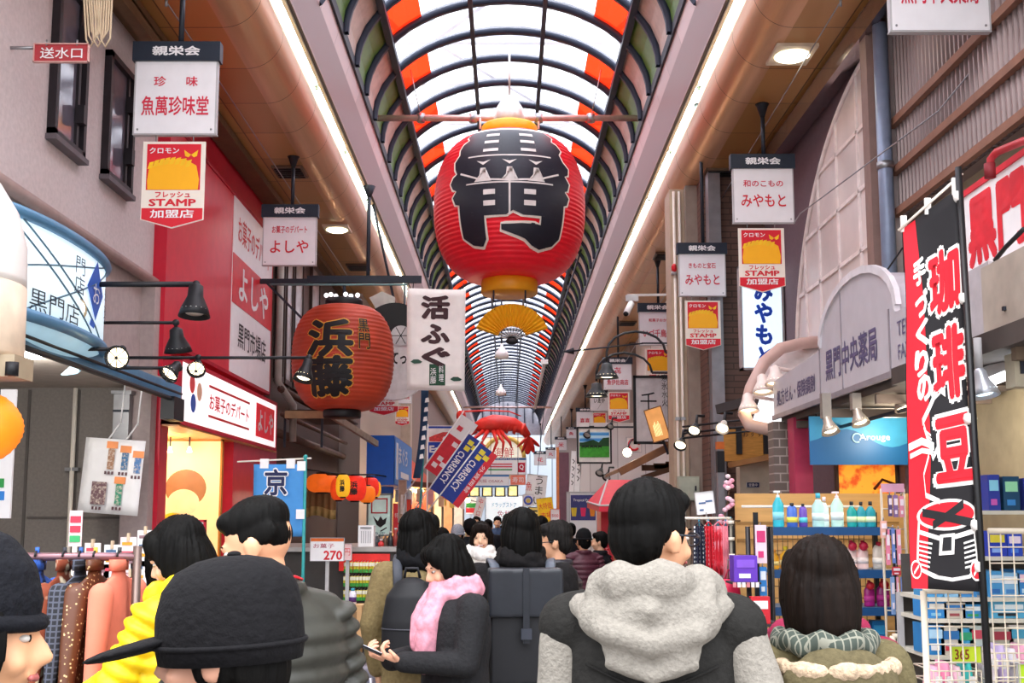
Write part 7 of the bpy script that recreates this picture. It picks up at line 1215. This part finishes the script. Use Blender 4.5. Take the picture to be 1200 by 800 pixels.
def person(label, px, Y, top, head=0, yaw=0, pitch=0, arms=ARMS, hair='short', hairm=None, coat='#333', coat_len=.78, coat_mat=None, trousers='#1c1e26', skin='#d9a98a', puffer=False, sw=1.0, girth=1.0, face=True, collar=True, hat=None, scarf=None, glasses=False, vest=None, hood=None, hem_mat=None, hcurl=.5, vox=.011, smile=False, hvec=None, lean=0):
    H = (top - .0)/(1.735 if hair and hat is None else 1.75); x = P(px, 605, Y).x; S = lambda m: m
    Tm = M.Translation((x, Y, 0)) @ M.Rotation(head, 4, 'Z') @ M.Scale(H, 4)
    sk = skin_m(skin); TH = M.Translation((0, 0, 1.47)) @ M.Rotation(yaw, 4, 'Z') @ M.Rotation(-pitch, 4, 'X') @ M.Translation((0, 0, -1.47))
    arms = [[V(p) for p in a] for a in arms]
    # body
    b = B(TH); b.ell((0, -.012, 1.61), (.076, .096, .098), 20, 14); b.ell((0, .02, 1.565), (.063, .078, .092), 18, 12); b.ell((0, .042, 1.512), (.042, .045, .034)); b.ell((0, .03, 1.535), (.055, .06, .05))
    b.cap((0, .094, 1.588), (0, .112, 1.556), .009, .0135, 8); b.ell((.011, .1, 1.55), .009, 8, 6); b.ell((-.011, .1, 1.55), .009, 8, 6); b.cap((-.03, .087, 1.603), (.03, .087, 1.603), .011, .011, 8)
    for s in (-1, 1): b.ell((s*.078, -.004, 1.57), (.01, .022, .033), 10, 8); b.ell((s*.084, -.012, 1.578), (.008, .016, .022), 10, 8); b.ell((s*.036, .07, 1.55), (.024, .022, .022), 10, 8)
    b.cap((-.018, .094, 1.527), (.018, .094, 1.527), .0085, .0085, 8)
    b.T = None; b.cap((0, -.02, 1.36), TH @ V((0, -.008, 1.52)), .058, .052, 14)
    b.rings([(0, 0, .82, .13, .1), (0, 0, .95, .14, .1), (0, 0, 1.1, .12, .09), (0, 0, 1.28, .15, .1), (0, 0, 1.38, .12, .08), (0, 0, 1.42, .06, .06)])
    for s in (-1, 1): b.chain([(s*.085, 0, .86), (s*.085, .02, .5), (s*.085, -.02, .08)], [.085, .058, .042]); b.cap((s*.085, -.03, .04), (s*.085, .1, .035), .035, .03)
    for s, a in zip((-1, 1), arms): b.chain([(s*.17, 0, 1.38), a[0], a[1]], [.05, .04, .03])
    me = remesh(b, .0085, 2, 'person')
    h = B()
    for s, a in zip((-1, 1), arms): d = (a[1] - a[0]).normalized() if hvec is None else V(hvec); hand(h, a[1] + d*.01, d, V((-s*.9, .35, .1)) if hvec is None else V((0, -.3, 1)), s, hcurl)
    hm = remesh(h, .0042, 1, 'hands')
    import bmesh
    bm = bmesh.new(); bm.from_mesh(me); bm.from_mesh(hm); bm.to_mesh(me); bm.free(); bpy.data.meshes.remove(hm)
    me.materials.clear(); me.materials.append(sk); me.polygons.foreach_set('use_smooth', [True]*len(me.polygons)); me.polygons.foreach_set('material_index', [0]*len(me.polygons))
    o = link('person', me); o.location = (x, Y, 0); o.rotation_euler = (lean, 0, head); o.scale = (H,)*3; tag(o, label, 'person', 'shoppers in the lane')
    def part(name, mesh, m_):
        mesh.materials.clear(); mesh.materials.append(m_); return link(name, mesh, o)
    def raw(name, b, m_): return link(name, b.mesh(name, m_), o)
    # face
    if face:
        for s in (-1, 1):
            b = B(TH); b.ell((s*.031, .0795, 1.585), (.0125, .0105, .0065 if not smile else .004), 12, 8); ey = raw('eye', b, mat('#c9c2ba', .25) if not smile else BLACK)
            e = B(TH); e.ell((s*.031, .0885, 1.585), (.0055, .0025, .0058 if not smile else .003), 10, 6); link('iris', e.mesh('iris', mat('#140e0c', .2)), ey)
            b = B(TH); b.cap((s*.016, .094, 1.605), (s*.046, .085, 1.607), .0035, .0025, 6); raw('eyebrow', b, hairm or hair_m)
        b = B(TH); b.cap((-.022 - .006*smile, .0965, 1.527 + .004*smile), (0, .102, 1.525), .005, .0065, 6); b.cap((0, .102, 1.525), (.022 + .006*smile, .0965, 1.527 + .004*smile), .0065, .005, 6); raw('lips', b, mat('#b0605c', .4))
        if smile: b = B(TH); b.cap((-.016, .1035, 1.528), (.016, .1035, 1.528), .0035, .0035, 6); raw('teeth', b, WHITE)
    # hair
    hc = TH @ V((0, -.02, 1.6)); hm_ = hairm or hair_m
    if hair:
        b = B(TH)
        if hat: b.ell((0, -.055, 1.56), (.076, .056, .075), 16, 12)
        elif hair == 'crop': [b.ell((s*.068, -.03, 1.605), (.013, .058, .036)) for s in (-1, 1)]; b.ell((0, -.018, 1.648), (.081, .1, .072), 20, 14); b.ell((0, -.055, 1.6), (.072, .052, .06), 16, 12); b.ell((0, .05, 1.67), (.062, .045, .034))
        else: b.ell((0, -.022, 1.637), (.086, .102, .088), 20, 14); b.ell((0, -.055, 1.585), (.076, .062, .085), 16, 12); b.ell((0, .05, 1.672), (.066, .045, .035))
        for s in (-1, 1) if hair != 'crop' else (): b.ell((s*.066, -.015, 1.61 if not hat else 1.575), (.02, .055, .045)); b.cap((s*.079, .012, 1.6), (s*.077, .014, 1.572), .01, .006, 8)
        if hair in ('bob', 'long'):
            L = .12 if hair == 'bob' else .22
            b.ell((0, -.06, 1.6 - L*.45), (.092, .065, .1 + L*.3), 18, 12)
            for s in (-1, 1): b.ell((s*.072, -.015, 1.6 - L*.4), (.032, .065, .085 + L*.32), 14, 10); b.ell((s*.075, .03, 1.57), (.017, .03, .07))
            if not hat:
                for s in (-1, 1): b.ell((s*.055, .05, 1.64), (.03, .04, .055))
                b.ell((0, .07, 1.66), (.06, .028, .03))
        part('hair', remesh(b, .0065, 2 if hair != 'crop' else 4, 'hair', strands(hc, .007 if hair != 'crop' else .0025)), hm_)
    cm = coat_mat or fab(coat)
    g = girth
    def md(z, per=.062): return (1 - .085 + .085*abs(math.sin(PI*z/per))**.6*1.6) if puffer else 1
    prof = [(coat_len, .2, .145), (coat_len + .03, .205, .15)] + ([(.8, .2, .15)] if coat_len < .72 else []) + [(.95, .19, .142), (1.1, .183, .135), (1.22, .2, .145), (1.32, .198, .138), (1.38, .165, .115), (1.42, .115, .09), (1.45, .08, .078)]
    if puffer:
        q = []; z = coat_len
        while z < 1.36:
            for i in range(len(prof) - 1):
                if prof[i][0] <= z <= prof[i+1][0]: t = (z - prof[i][0])/(prof[i+1][0] - prof[i][0]); q.append((z, (prof[i][1] + (prof[i+1][1] - prof[i][1])*t)*md(z), (prof[i][2] + (prof[i+1][2] - prof[i][2])*t)*md(z))); break
            z += .0103
        prof = q + prof[-3:]
    b = B(); b.rings([(0, 0, z, rx*g*(sw if z > 1.15 else 1), ry*g) for z, rx, ry in prof], n=28)
    sl = B() if vest else b
    for s, a in zip((-1, 1), arms):
        sh = V((s*.185*sw, 0, 1.372)); b.cap((s*.02, -.005, 1.40), (s*(.19 if vest else .165)*sw, 0, 1.372), .075, .082 if vest else .07, 14)
        if vest: sh = V((s*.2*sw, 0, 1.355))
        if puffer:
            for p, q_, r0, r1, n_ in ((sh, a[0], .086, .078, 5), (a[0], a[1], .078, .058, 5)):
                for k in range(n_ + 1):
                    t = k/n_; c = p.lerp(q_, t); r = r0 + (r1 - r0)*t; dq = (q_ - p).normalized(); sl.ell(c, (r, r, (q_ - p).length/n_*.6), 14, 8, rot=dq.to_track_quat('Z', 'Y').to_matrix())
        else: sl.chain([sh, a[0], a[1]], [.07 if vest else .078, .06, .05], 14)
    if collar: b.tube([TH.to_3x3() @ V((0, 0, 0)) + V((.075*math.cos(2*PI*k/14), -.012 + .075*math.sin(2*PI*k/14), 1.452)) for k in range(14)], .026, 8, closed=True)
    part('vest' if vest else 'coat', remesh(b, vox if not puffer else .0085, 3 if not puffer else 1, 'coat', wrinkle(.006)), fab(vest) if vest else cm)
    if vest: part('sleeves', remesh(sl, .009, 3, 'sleeves', wrinkle(.008, 14)), cm)
    # trousers and shoes
    b = B(); b.rings([(0, 0, .8, .165*g, .125*g), (0, 0, .92, .17*g, .125*g), (0, 0, 1.0, .15*g, .11*g)], n=20)
    for s in (-1, 1): b.chain([(s*.085, 0, .86), (s*.085, .02, .48), (s*.085, -.02, .1)], [.098*g, .075, .062])
    part('trousers', remesh(b, .014, 3, 'trousers', wrinkle(.006)), fab(trousers))
    for s in (-1, 1): b = B(); b.chain([(s*.085, -.04, .047), (s*.085, .06, .042), (s*.085, .13, .034)], [.045, .042, .033]); raw('shoe', b, mat('#1a1a1c', .5))
    if hat:
        kind, hcol = hat; b = B(TH)
        if kind == 'cap':
            b.rings([(0, -.01, 1.57, .1, .122), (0, -.01, 1.6, .105, .127), (0, -.01, 1.65, .104, .125), (0, -.012, 1.69, .096, .116), (0, -.016, 1.72, .08, .097), (0, -.02, 1.738, .052, .064), (0, -.02, 1.746, .02, .025)], n=32); b.ell((0, -.02, 1.748), (.012, .012, .006)); cp = raw('cap', b, fab(hcol)); b = B(TH); b.ell((0, .14, 1.6), (.09, .105, .012), 20, 8, rot=M.Rotation(R(-12), 3, 'X')); link('cap_brim', b.mesh('cap_brim', fab(hcol)), cp); b = B(TH); b.tube([(.106*math.cos(2*PI*k/24), -.01 + .128*math.sin(2*PI*k/24), 1.6) for k in range(24)], .005, 6, closed=True); link('cap_band', b.mesh('cap_band', fab(hcol)), cp)
        elif kind == 'beanie':
            b.rings([(0, -.014, 1.6, .09, .112), (0, -.014, 1.64, .093, .114), (0, -.016, 1.69, .082, .1), (0, -.02, 1.73, .052, .066), (0, -.02, 1.745, .015, .02)], n=24); part('beanie', remesh(b, .008, 2, 'beanie'), fab(hcol, .3, 90)); b = B(TH); b.tube([(.091*math.cos(2*PI*k/24), -.014 + .113*math.sin(2*PI*k/24), 1.607) for k in range(24)], .013, 8, closed=True); raw('beanie_cuff', b, fab(hcol))
    if scarf:
        b = B(); 
        for t, zz in enumerate((1.445, 1.485)): b.tube([((.1 - .012*t)*math.cos(2*PI*k/18), .0 + (.098 - .01*t)*math.sin(2*PI*k/18), zz + .012*math.sin(4*PI*k/18 + t)) for k in range(18)], [.038 + .01*math.sin(k*1.7 + t) for k in range(18)], 10, closed=True)
        if scarf[1]: b.chain([(-.03, .1, 1.43), (-.05, .17, 1.3), (-.04, .18, 1.12)], [.05, .055, .05]); b.chain([(.04, .1, 1.43), (.05, .165, 1.32), (.05, .17, 1.2)], [.045, .045, .04])
        part('scarf', remesh(b, .009, 2, 'scarf', wrinkle(.01, 22)), fab(scarf[0], .25, 30))
    if hood:
        b = B(); b.tube([((.115 + .02*math.cos(k))*math.cos(2*PI*k/18), -.03 + .125*math.sin(2*PI*k/18), 1.455 + .028*(-math.sin(2*PI*k/18))) for k in range(18)], [.05 + .012*math.sin(2.3*k) for k in range(18)], 10, closed=True)
        b.ell((0, -.12, 1.4), (.165, .075, .085), 20, 12); b.ell((.0, -.145, 1.335), (.115, .05, .075), 18, 10); b.tube([(-.17, -.05, 1.43), (-.1, -.17, 1.375), (.0, -.195, 1.345), (.1, -.17, 1.375), (.17, -.05, 1.43)], .03, 10); b.tube([(-.14, -.1, 1.46), (0, -.185, 1.42), (.14, -.1, 1.46)], .026, 10); b.tube([(-.1, -.15, 1.31), (0, -.18, 1.28), (.1, -.15, 1.31)], .022, 10)
        part('hood', remesh(b, .008, 3, 'hood', wrinkle(.011, 16)), hood if not isinstance(hood, str) else fab(hood))
    if glasses:
        for s in (-1, 1): b = B(TH); b.tube([(s*.034 + .024*math.cos(2*PI*k/14), .107, 1.583 + .016*math.sin(2*PI*k/14)) for k in range(14)], .0025, 5, closed=True); b.tube([(s*.058, .105, 1.588), (s*.08, .06, 1.59), (s*.085, -.01, 1.588)], .003, 5); raw('glasses_frame', b, mat('#20242c', .3))
    return o, Tm, TH
def worn(name, label, Tm, cat='bag', group=None):
    return thing(name, label, cat, Tm @ V((0, -.2, 1.0)), group)
def mul(T, b): return b
# 1 the man in the grey hoodie, seen from behind
knit = mat('#827d74', .9, var=.12, scale=90, bump=.6, name='heather_grey_knit')
o1, T1, H1 = person('person with short dark hair in a pale grey hoodie and charcoal vest', 762, 2.62, 1.68, R(-8), R(-42), R(4), arms=(((-.225, -.01, 1.12), (-.215, .08, .88)), ((.275, -.04, 1.12), (.27, .06, .88))), coat_mat=knit, vest='#35332f', hood=knit, glasses=True, coat_len=.75, sw=1.0, girth=1.05, skin='#d8a07c')
b = B(); b.tube([(x/100, -.155*math.sqrt(1 - (x/21.5)**2) - .002, 1.235 + .075*(abs(x)/19)) for x in range(-15, 16, 2)], .004, 6); link('yoke_seam', b.mesh('yoke_seam', fab('#24221f')), o1)
b = B(); b.tube([(.198*math.cos(R(a)), .149*math.sin(R(a)), 1.03) for a in range(200, 345, 12)], .005, 6); link('waist_seam', b.mesh('waist_seam', fab('#24221f')), o1)
# 2 woman with the dark bob, olive coat, fur trimmed plaid collar
o2, T2, H2 = person('person with a dark brown bob and olive brown coat before the bottle shelf', 958, 2.7, 1.545, R(5), R(-6), R(6), arms=(((-.2, -.02, 1.12), (-.19, .1, .9)), ((.22, -.02, 1.12), (.2, .1, .9))), hair='bob', hairm=hair_b, coat='#5a5238', coat_len=.6, sw=.92, girth=1.0, skin='#e0b090')
b = B(); b.tube([(.115*math.cos(2*PI*k/16), -.02 + .105*math.sin(2*PI*k/16), 1.445 + .01*math.sin(3*k)) for k in range(16)], .033, 10, closed=True); link('plaid_scarf', remesh(b, .009, 2, 'plaid_scarf', wrinkle(.008, 20)), o2).data.materials.append(pattern('brick', '#39423a', '#77776a', (1, 1, 1), .9, bw=.02, rh=.018, mortar=.002, off=0))
b = B(); b.tube([((.16 + .02*math.sin(5*k))*math.cos(2*PI*k/20), -.03 + .14*math.sin(2*PI*k/20), 1.385) for k in range(20)], [.023 + .004*math.sin(3*k) for k in range(20)], 10, closed=True); link('fur_trim', remesh(b, .008, 1, 'fur_trim', strands(V((0, 0, 1.4)), .009)), o2).data.materials.append(mat('#b09a80', .9, var=.3, scale=60, bump=1))
b = B(); b.ell((0, -.13, 1.33), (.15, .06, .12), 18, 10); b.tube([(-.14, -.1, 1.37), (0, -.17, 1.33), (.14, -.1, 1.37)], .03, 8); link('coat_hood', remesh(b, .01, 3, 'coat_hood', wrinkle(.01, 12)), o2).data.materials.append(fab('#554d36'))
# 3 maroon sleeve between them
o3, T3, H3 = person('person in a maroon coat half hidden behind the dark bob hair', 948, 3.1, 1.5, R(10), hair='short', coat='#7e1f3c', coat_len=.65, sw=1.25, girth=1.15, face=False, hood='#7e1f3c')
# 4 man in the quilted grey green puffer jacket, looking down to the left
o4, T4, H4 = person('person with short cropped hair in a quilted grey green puffer jacket looking down', 318, 3.05, 1.655, R(42), R(44), R(20), arms=(((-.25, .05, 1.13), (-.16, .24, 1.06)), ((.27, .0, 1.12), (.2, .16, .95))), coat='#4a4a42', coat_mat=mat('#34342e', .5, var=.12, scale=20, name='quilted_nylon'), puffer=True, coat_len=.72, sw=1.08, girth=1.12, skin='#dba27c', hair='crop')
b = B(); b.tube([(-.06, .09, 1.3), (-.085, .04, 1.44), (-.06, -.06, 1.475), (.02, -.09, 1.478), (.08, -.02, 1.465), (.08, .06, 1.42), (.04, .14, 1.3)], .014, 8, sq=(.35, 1.3)); link('camera_strap', b.mesh('camera_strap', BLACK), o4)
b = B(); b.tube([(-.075, .09, 1.3), (-.1, .04, 1.45), (-.07, -.07, 1.486), (.02, -.105, 1.49), (.094, -.02, 1.477), (.094, .06, 1.43), (.05, .15, 1.3)], .004, 6); link('strap_edge', b.mesh('strap_edge', RED), o4)
# 5 black cap close to the camera and 6 the dark figure at the frame edge
o5, T5, H5 = person('person in a black peaked cap and black coat close to the camera, facing the rack', 272, 1.68, 1.525, R(78), R(8), R(3), hair='short', coat='#15151a', coat_len=.6, sw=1.1, girth=1.15, hat=('cap', '#141318'), skin='#d09a80')
o6, T6, H6 = person('person in a dark navy cap cut by the frame edge in front of the rack', -40, 1.5, 1.575, R(-60), R(-10), R(5), hair='bob', coat='#14151d', coat_len=.6, sw=1.05, girth=1.1, hat=('beanie', '#161822'), skin='#d8a078')
# 7 yellow puffer and 8 the black haired woman beside
o7, T7, H7 = person('person in a bright yellow and black puffer jacket at the clothes rack', 226, 3.75, 1.6, R(65), R(20), R(25), arms=(((-.24, .1, 1.14), (-.2, .3, 1.06)), ((.27, -.02, 1.12), (.27, .1, .9))), hair='bob', coat='#e8c412', coat_mat=mat('#ecc80f', .5, var=.08, scale=14, name='yellow_nylon'), puffer=True, coat_len=.72, sw=1.0, girth=1.1, skin='#e0b090', hood=mat('#ecc80f', .5, var=.08, scale=14, name='yellow_nylon'))
for z0, z1, w_ in ((1.3, 1.38, .03), (1.12, 1.24, .032)): b = B(); b.box(.17, .235 + w_, -.1, -.05, z0, z1); link('black_patch', b.mesh('black_patch', BLACK), o7)
b = B(); b.tube([(.15, -.1, 1.32), (.16, -.12, 1.1), (.17, -.11, .8)], .02, 8); link('black_stripe', b.mesh('black_stripe', BLACK), o7)
o8, T8, H8 = person('person with long black hair and an orange flower behind the yellow jacket', 202, 4.5, 1.5, R(25), R(20), R(12), hair='long', coat='#2a2a30', coat_len=.6, skin='#e0b294', face=False)
b = B(); [b.ell((.085 + .018*math.cos(R(60*k)), -.06, 1.63 + .018*math.sin(R(60*k))), (.012, .008, .012), 8, 6) for k in range(6)]; link('hair_flower', b.mesh('hair_flower', mat('#f07a18', .6)), o8)
# 9 backpack woman, 10 pink scarf woman, 11 leather backpack, 12 glasses man, 13 smiling woman
o9, T9, H9 = person('person with long black hair, black scarf and tan coat, seen from behind', 492, 5.6, 1.63, R(-5), R(-38), 0, hair='long', coat='#7a6a48', coat_len=.72, scarf=('#17171b', False), girth=1.0, sw=.97, skin='#d8a88a')
o10, T10, H10 = person('black haired person in a pink scarf and grey coat looking at a phone', 534, 4.75, 1.52, R(120), R(-8), R(24), arms=(((-.23, .06, 1.13), (-.07, .3, 1.14)), ((.23, .06, 1.13), (.07, .3, 1.13))), hair='bob', coat='#3a393c', coat_len=.35, scarf=('#d894a4', True), trousers='#2a2a2e', skin='#e0a88a', girth=1.1, hcurl=.75, hvec=(.25, .8, .3))
ph = T10 @ V((0, .42, 1.19)); o = thing('smartphone', 'smartphone with a pale screen held by the pink scarfed person', 'phone', ph); Tq = M.Translation(ph) @ M.Rotation(R(120), 4, 'Z') @ M.Rotation(R(25), 4, 'X'); b = B(Tq); b.box(-.036, .036, -.075, .075, -.006, .002); b.done('case', BLACK, o); b = B(Tq); b.box(-.033, .033, -.07, .07, .002, .0035); b.done('screen', mat('#d8e0f0', .2, emit=.5), o)
o11, T11, H11 = person('person with black hair and dark high collared coat wearing a leather backpack', 610, 5.35, 1.635, R(4), R(14), 0, hair='bob', coat='#221f20', coat_len=.6, sw=1.15, girth=1.2, scarf=('#1d1a1b', False), skin='#c8967a')
o12, T12, H12 = person('person with greying hair and glasses in a dark puffer jacket, turned left', 652, 6.5, 1.57, R(70), R(15), R(6), hair='short', hairm=hair_g, coat='#2f2e36', coat_mat=mat('#24222a', .45, var=.12, scale=20, name='dark_nylon'), puffer=True, coat_len=.75, girth=1.15, glasses=True, skin='#cf9a78')
o13, T13, H13 = person('smiling person with shoulder length hair in a pale coat facing the camera', 564, 8.4, 1.555, R(172), R(6), R(2), hair='long', hairm=hair_b, coat='#d8d0c8', coat_len=.7, scarf=('#e8e2de', False), skin='#e6b898', smile=True)
o14, T14, H14 = person('person in a dark beanie and wine red jacket before the juice poster', 683, 11.5, 1.47, R(20), R(10), 0, hair='short', hat=('beanie', '#15171c'), coat='#4e2230', puffer=True, coat_mat=mat('#4e2230', .5, var=.1), skin='#d8a080', face=False)
o15, T15, H15 = person('person in a black padded jacket between the wine red jacket and the red stall', 702, 12.2, 1.43, R(60), R(20), 0, hair='short', coat='#24262e', puffer=True, face=False)
far = [(536, 13, 1.5, 'grey knitted hat', '#5a4a40', ('beanie', '#8a8e98'), 170), (518, 10.5, 1.49, 'black hair and brown fur collar', '#3a2c26', None, 0), (551, 15, 1.56, 'black cap, farther than the pale coat', '#30343c', ('cap', '#15161a'), 10), (572, 18, 1.55, 'dark coat, right behind the smiling one', '#2a2c36', None, 0), (583, 22, 1.6, 'blue jacket in mid lane', '#3a4a6a', None, 180), (626, 15, 1.57, 'black hair and navy coat beyond the leather backpack', '#242838', None, 0), (634, 12.5, 1.6, 'dark hair and grey jacket near the yellow placard', '#3c3c40', None, 0), (558, 26, 1.6, 'beige coat far down the lane', '#a8987c', None, 185), (596, 30, 1.62, 'black coat far down the lane', '#1e1e22', None, 0), (560, 31, 1.58, 'red jacket far down the lane', '#8a2a2a', None, 10), (608, 24, 1.58, 'white coat far down the lane', '#d0ccc8', None, 180), (668, 16, 1.5, 'dark hair in front of the white juice board', '#2c2a30', None, 20)]
for px, Y, tp, lab, c, ht, hd in far: person('person with ' + lab, px, Y, tp, R(hd), coat=c, hat=ht, face=hd > 90, hair='short', vox=.016)
# bags worn on the back
o = worn('backpack', 'black round topped backpack on the tan coat', T9); b = B(T9); b.rings([(0, -.24, .93, .13, .07), (0, -.245, .96, .15, .085), (0, -.245, 1.15, .15, .085), (0, -.24, 1.28, .13, .075), (0, -.23, 1.35, .08, .05), (0, -.225, 1.375, .03, .02)], n=28); q = remesh(b, .009, 3, 'shell'); q.transform(M.Translation(-origin(o))); q.materials.append(mat('#101116', .6, var=.1, scale=30)); link('shell', q, o)
b = B(T9); b.tube([(.15*math.cos(R(a)), -.245 + .088*math.sin(R(a)), 1.12) for a in range(190, 351, 16)], .004, 6); b.done('zip', mat('#3a3c44', .4), o)
for s in (-1, 1): b = B(T9); b.tube([(s*.08, -.18, 1.32), (s*.1, -.1, 1.45), (s*.11, .0, 1.475), (s*.12, .13, 1.4), (s*.13, .16, 1.25)], .02, 8, sq=(1.3, .4)); b.done('strap', mat('#3a3d46', .6), o)
b = B(T9); b.tube([(-.04, -.22, 1.37), (-.03, -.23, 1.42), (.03, -.23, 1.42), (.04, -.22, 1.37)], .008, 6); b.done('handle', mat('#1b1c22', .6), o)
lea = mat('#22252b', .38, var=.12, scale=12, bump=.15, name='dark_leather')
o = worn('backpack', 'dark grey leather flap backpack on the centre high collared coat', T11)
def rbox(T, x, y0, y1, z0, z1, name, m_, o, vox=.009, it=3): b = B(T); b.box(-x, x, y0, y1, z0, z1); q = remesh(b, vox, it, name); q.transform(M.Translation(-origin(o))); q.materials.append(m_); return link(name, q, o)
rbox(T11, .17, -.3, -.19, .88, 1.38, 'body', mat('#17181c', .5, var=.1), o); rbox(T11, .18, -.325, -.17, 1.2, 1.43, 'flap', lea, o)
b = B(T11); b.bar((0, -.33, 1.43), (0, -.33, 1.08), .03, .008, up=(0, 1, 0)); b.done('closing_strap', lea, o); b = B(T11); b.box(-.025, .025, -.342, -.33, 1.1, 1.15); b.done('buckle', mat('#4a4e58', .3, .5), o)
for s in (-1, 1): b = B(T11); b.tube([(s*.12, -.18, 1.34), (s*.14, -.11, 1.44), (s*.15, .0, 1.46), (s*.15, .15, 1.35)], .02, 8, sq=(1.3, .4)); b.done('strap', mat('#4a505a', .5), o)
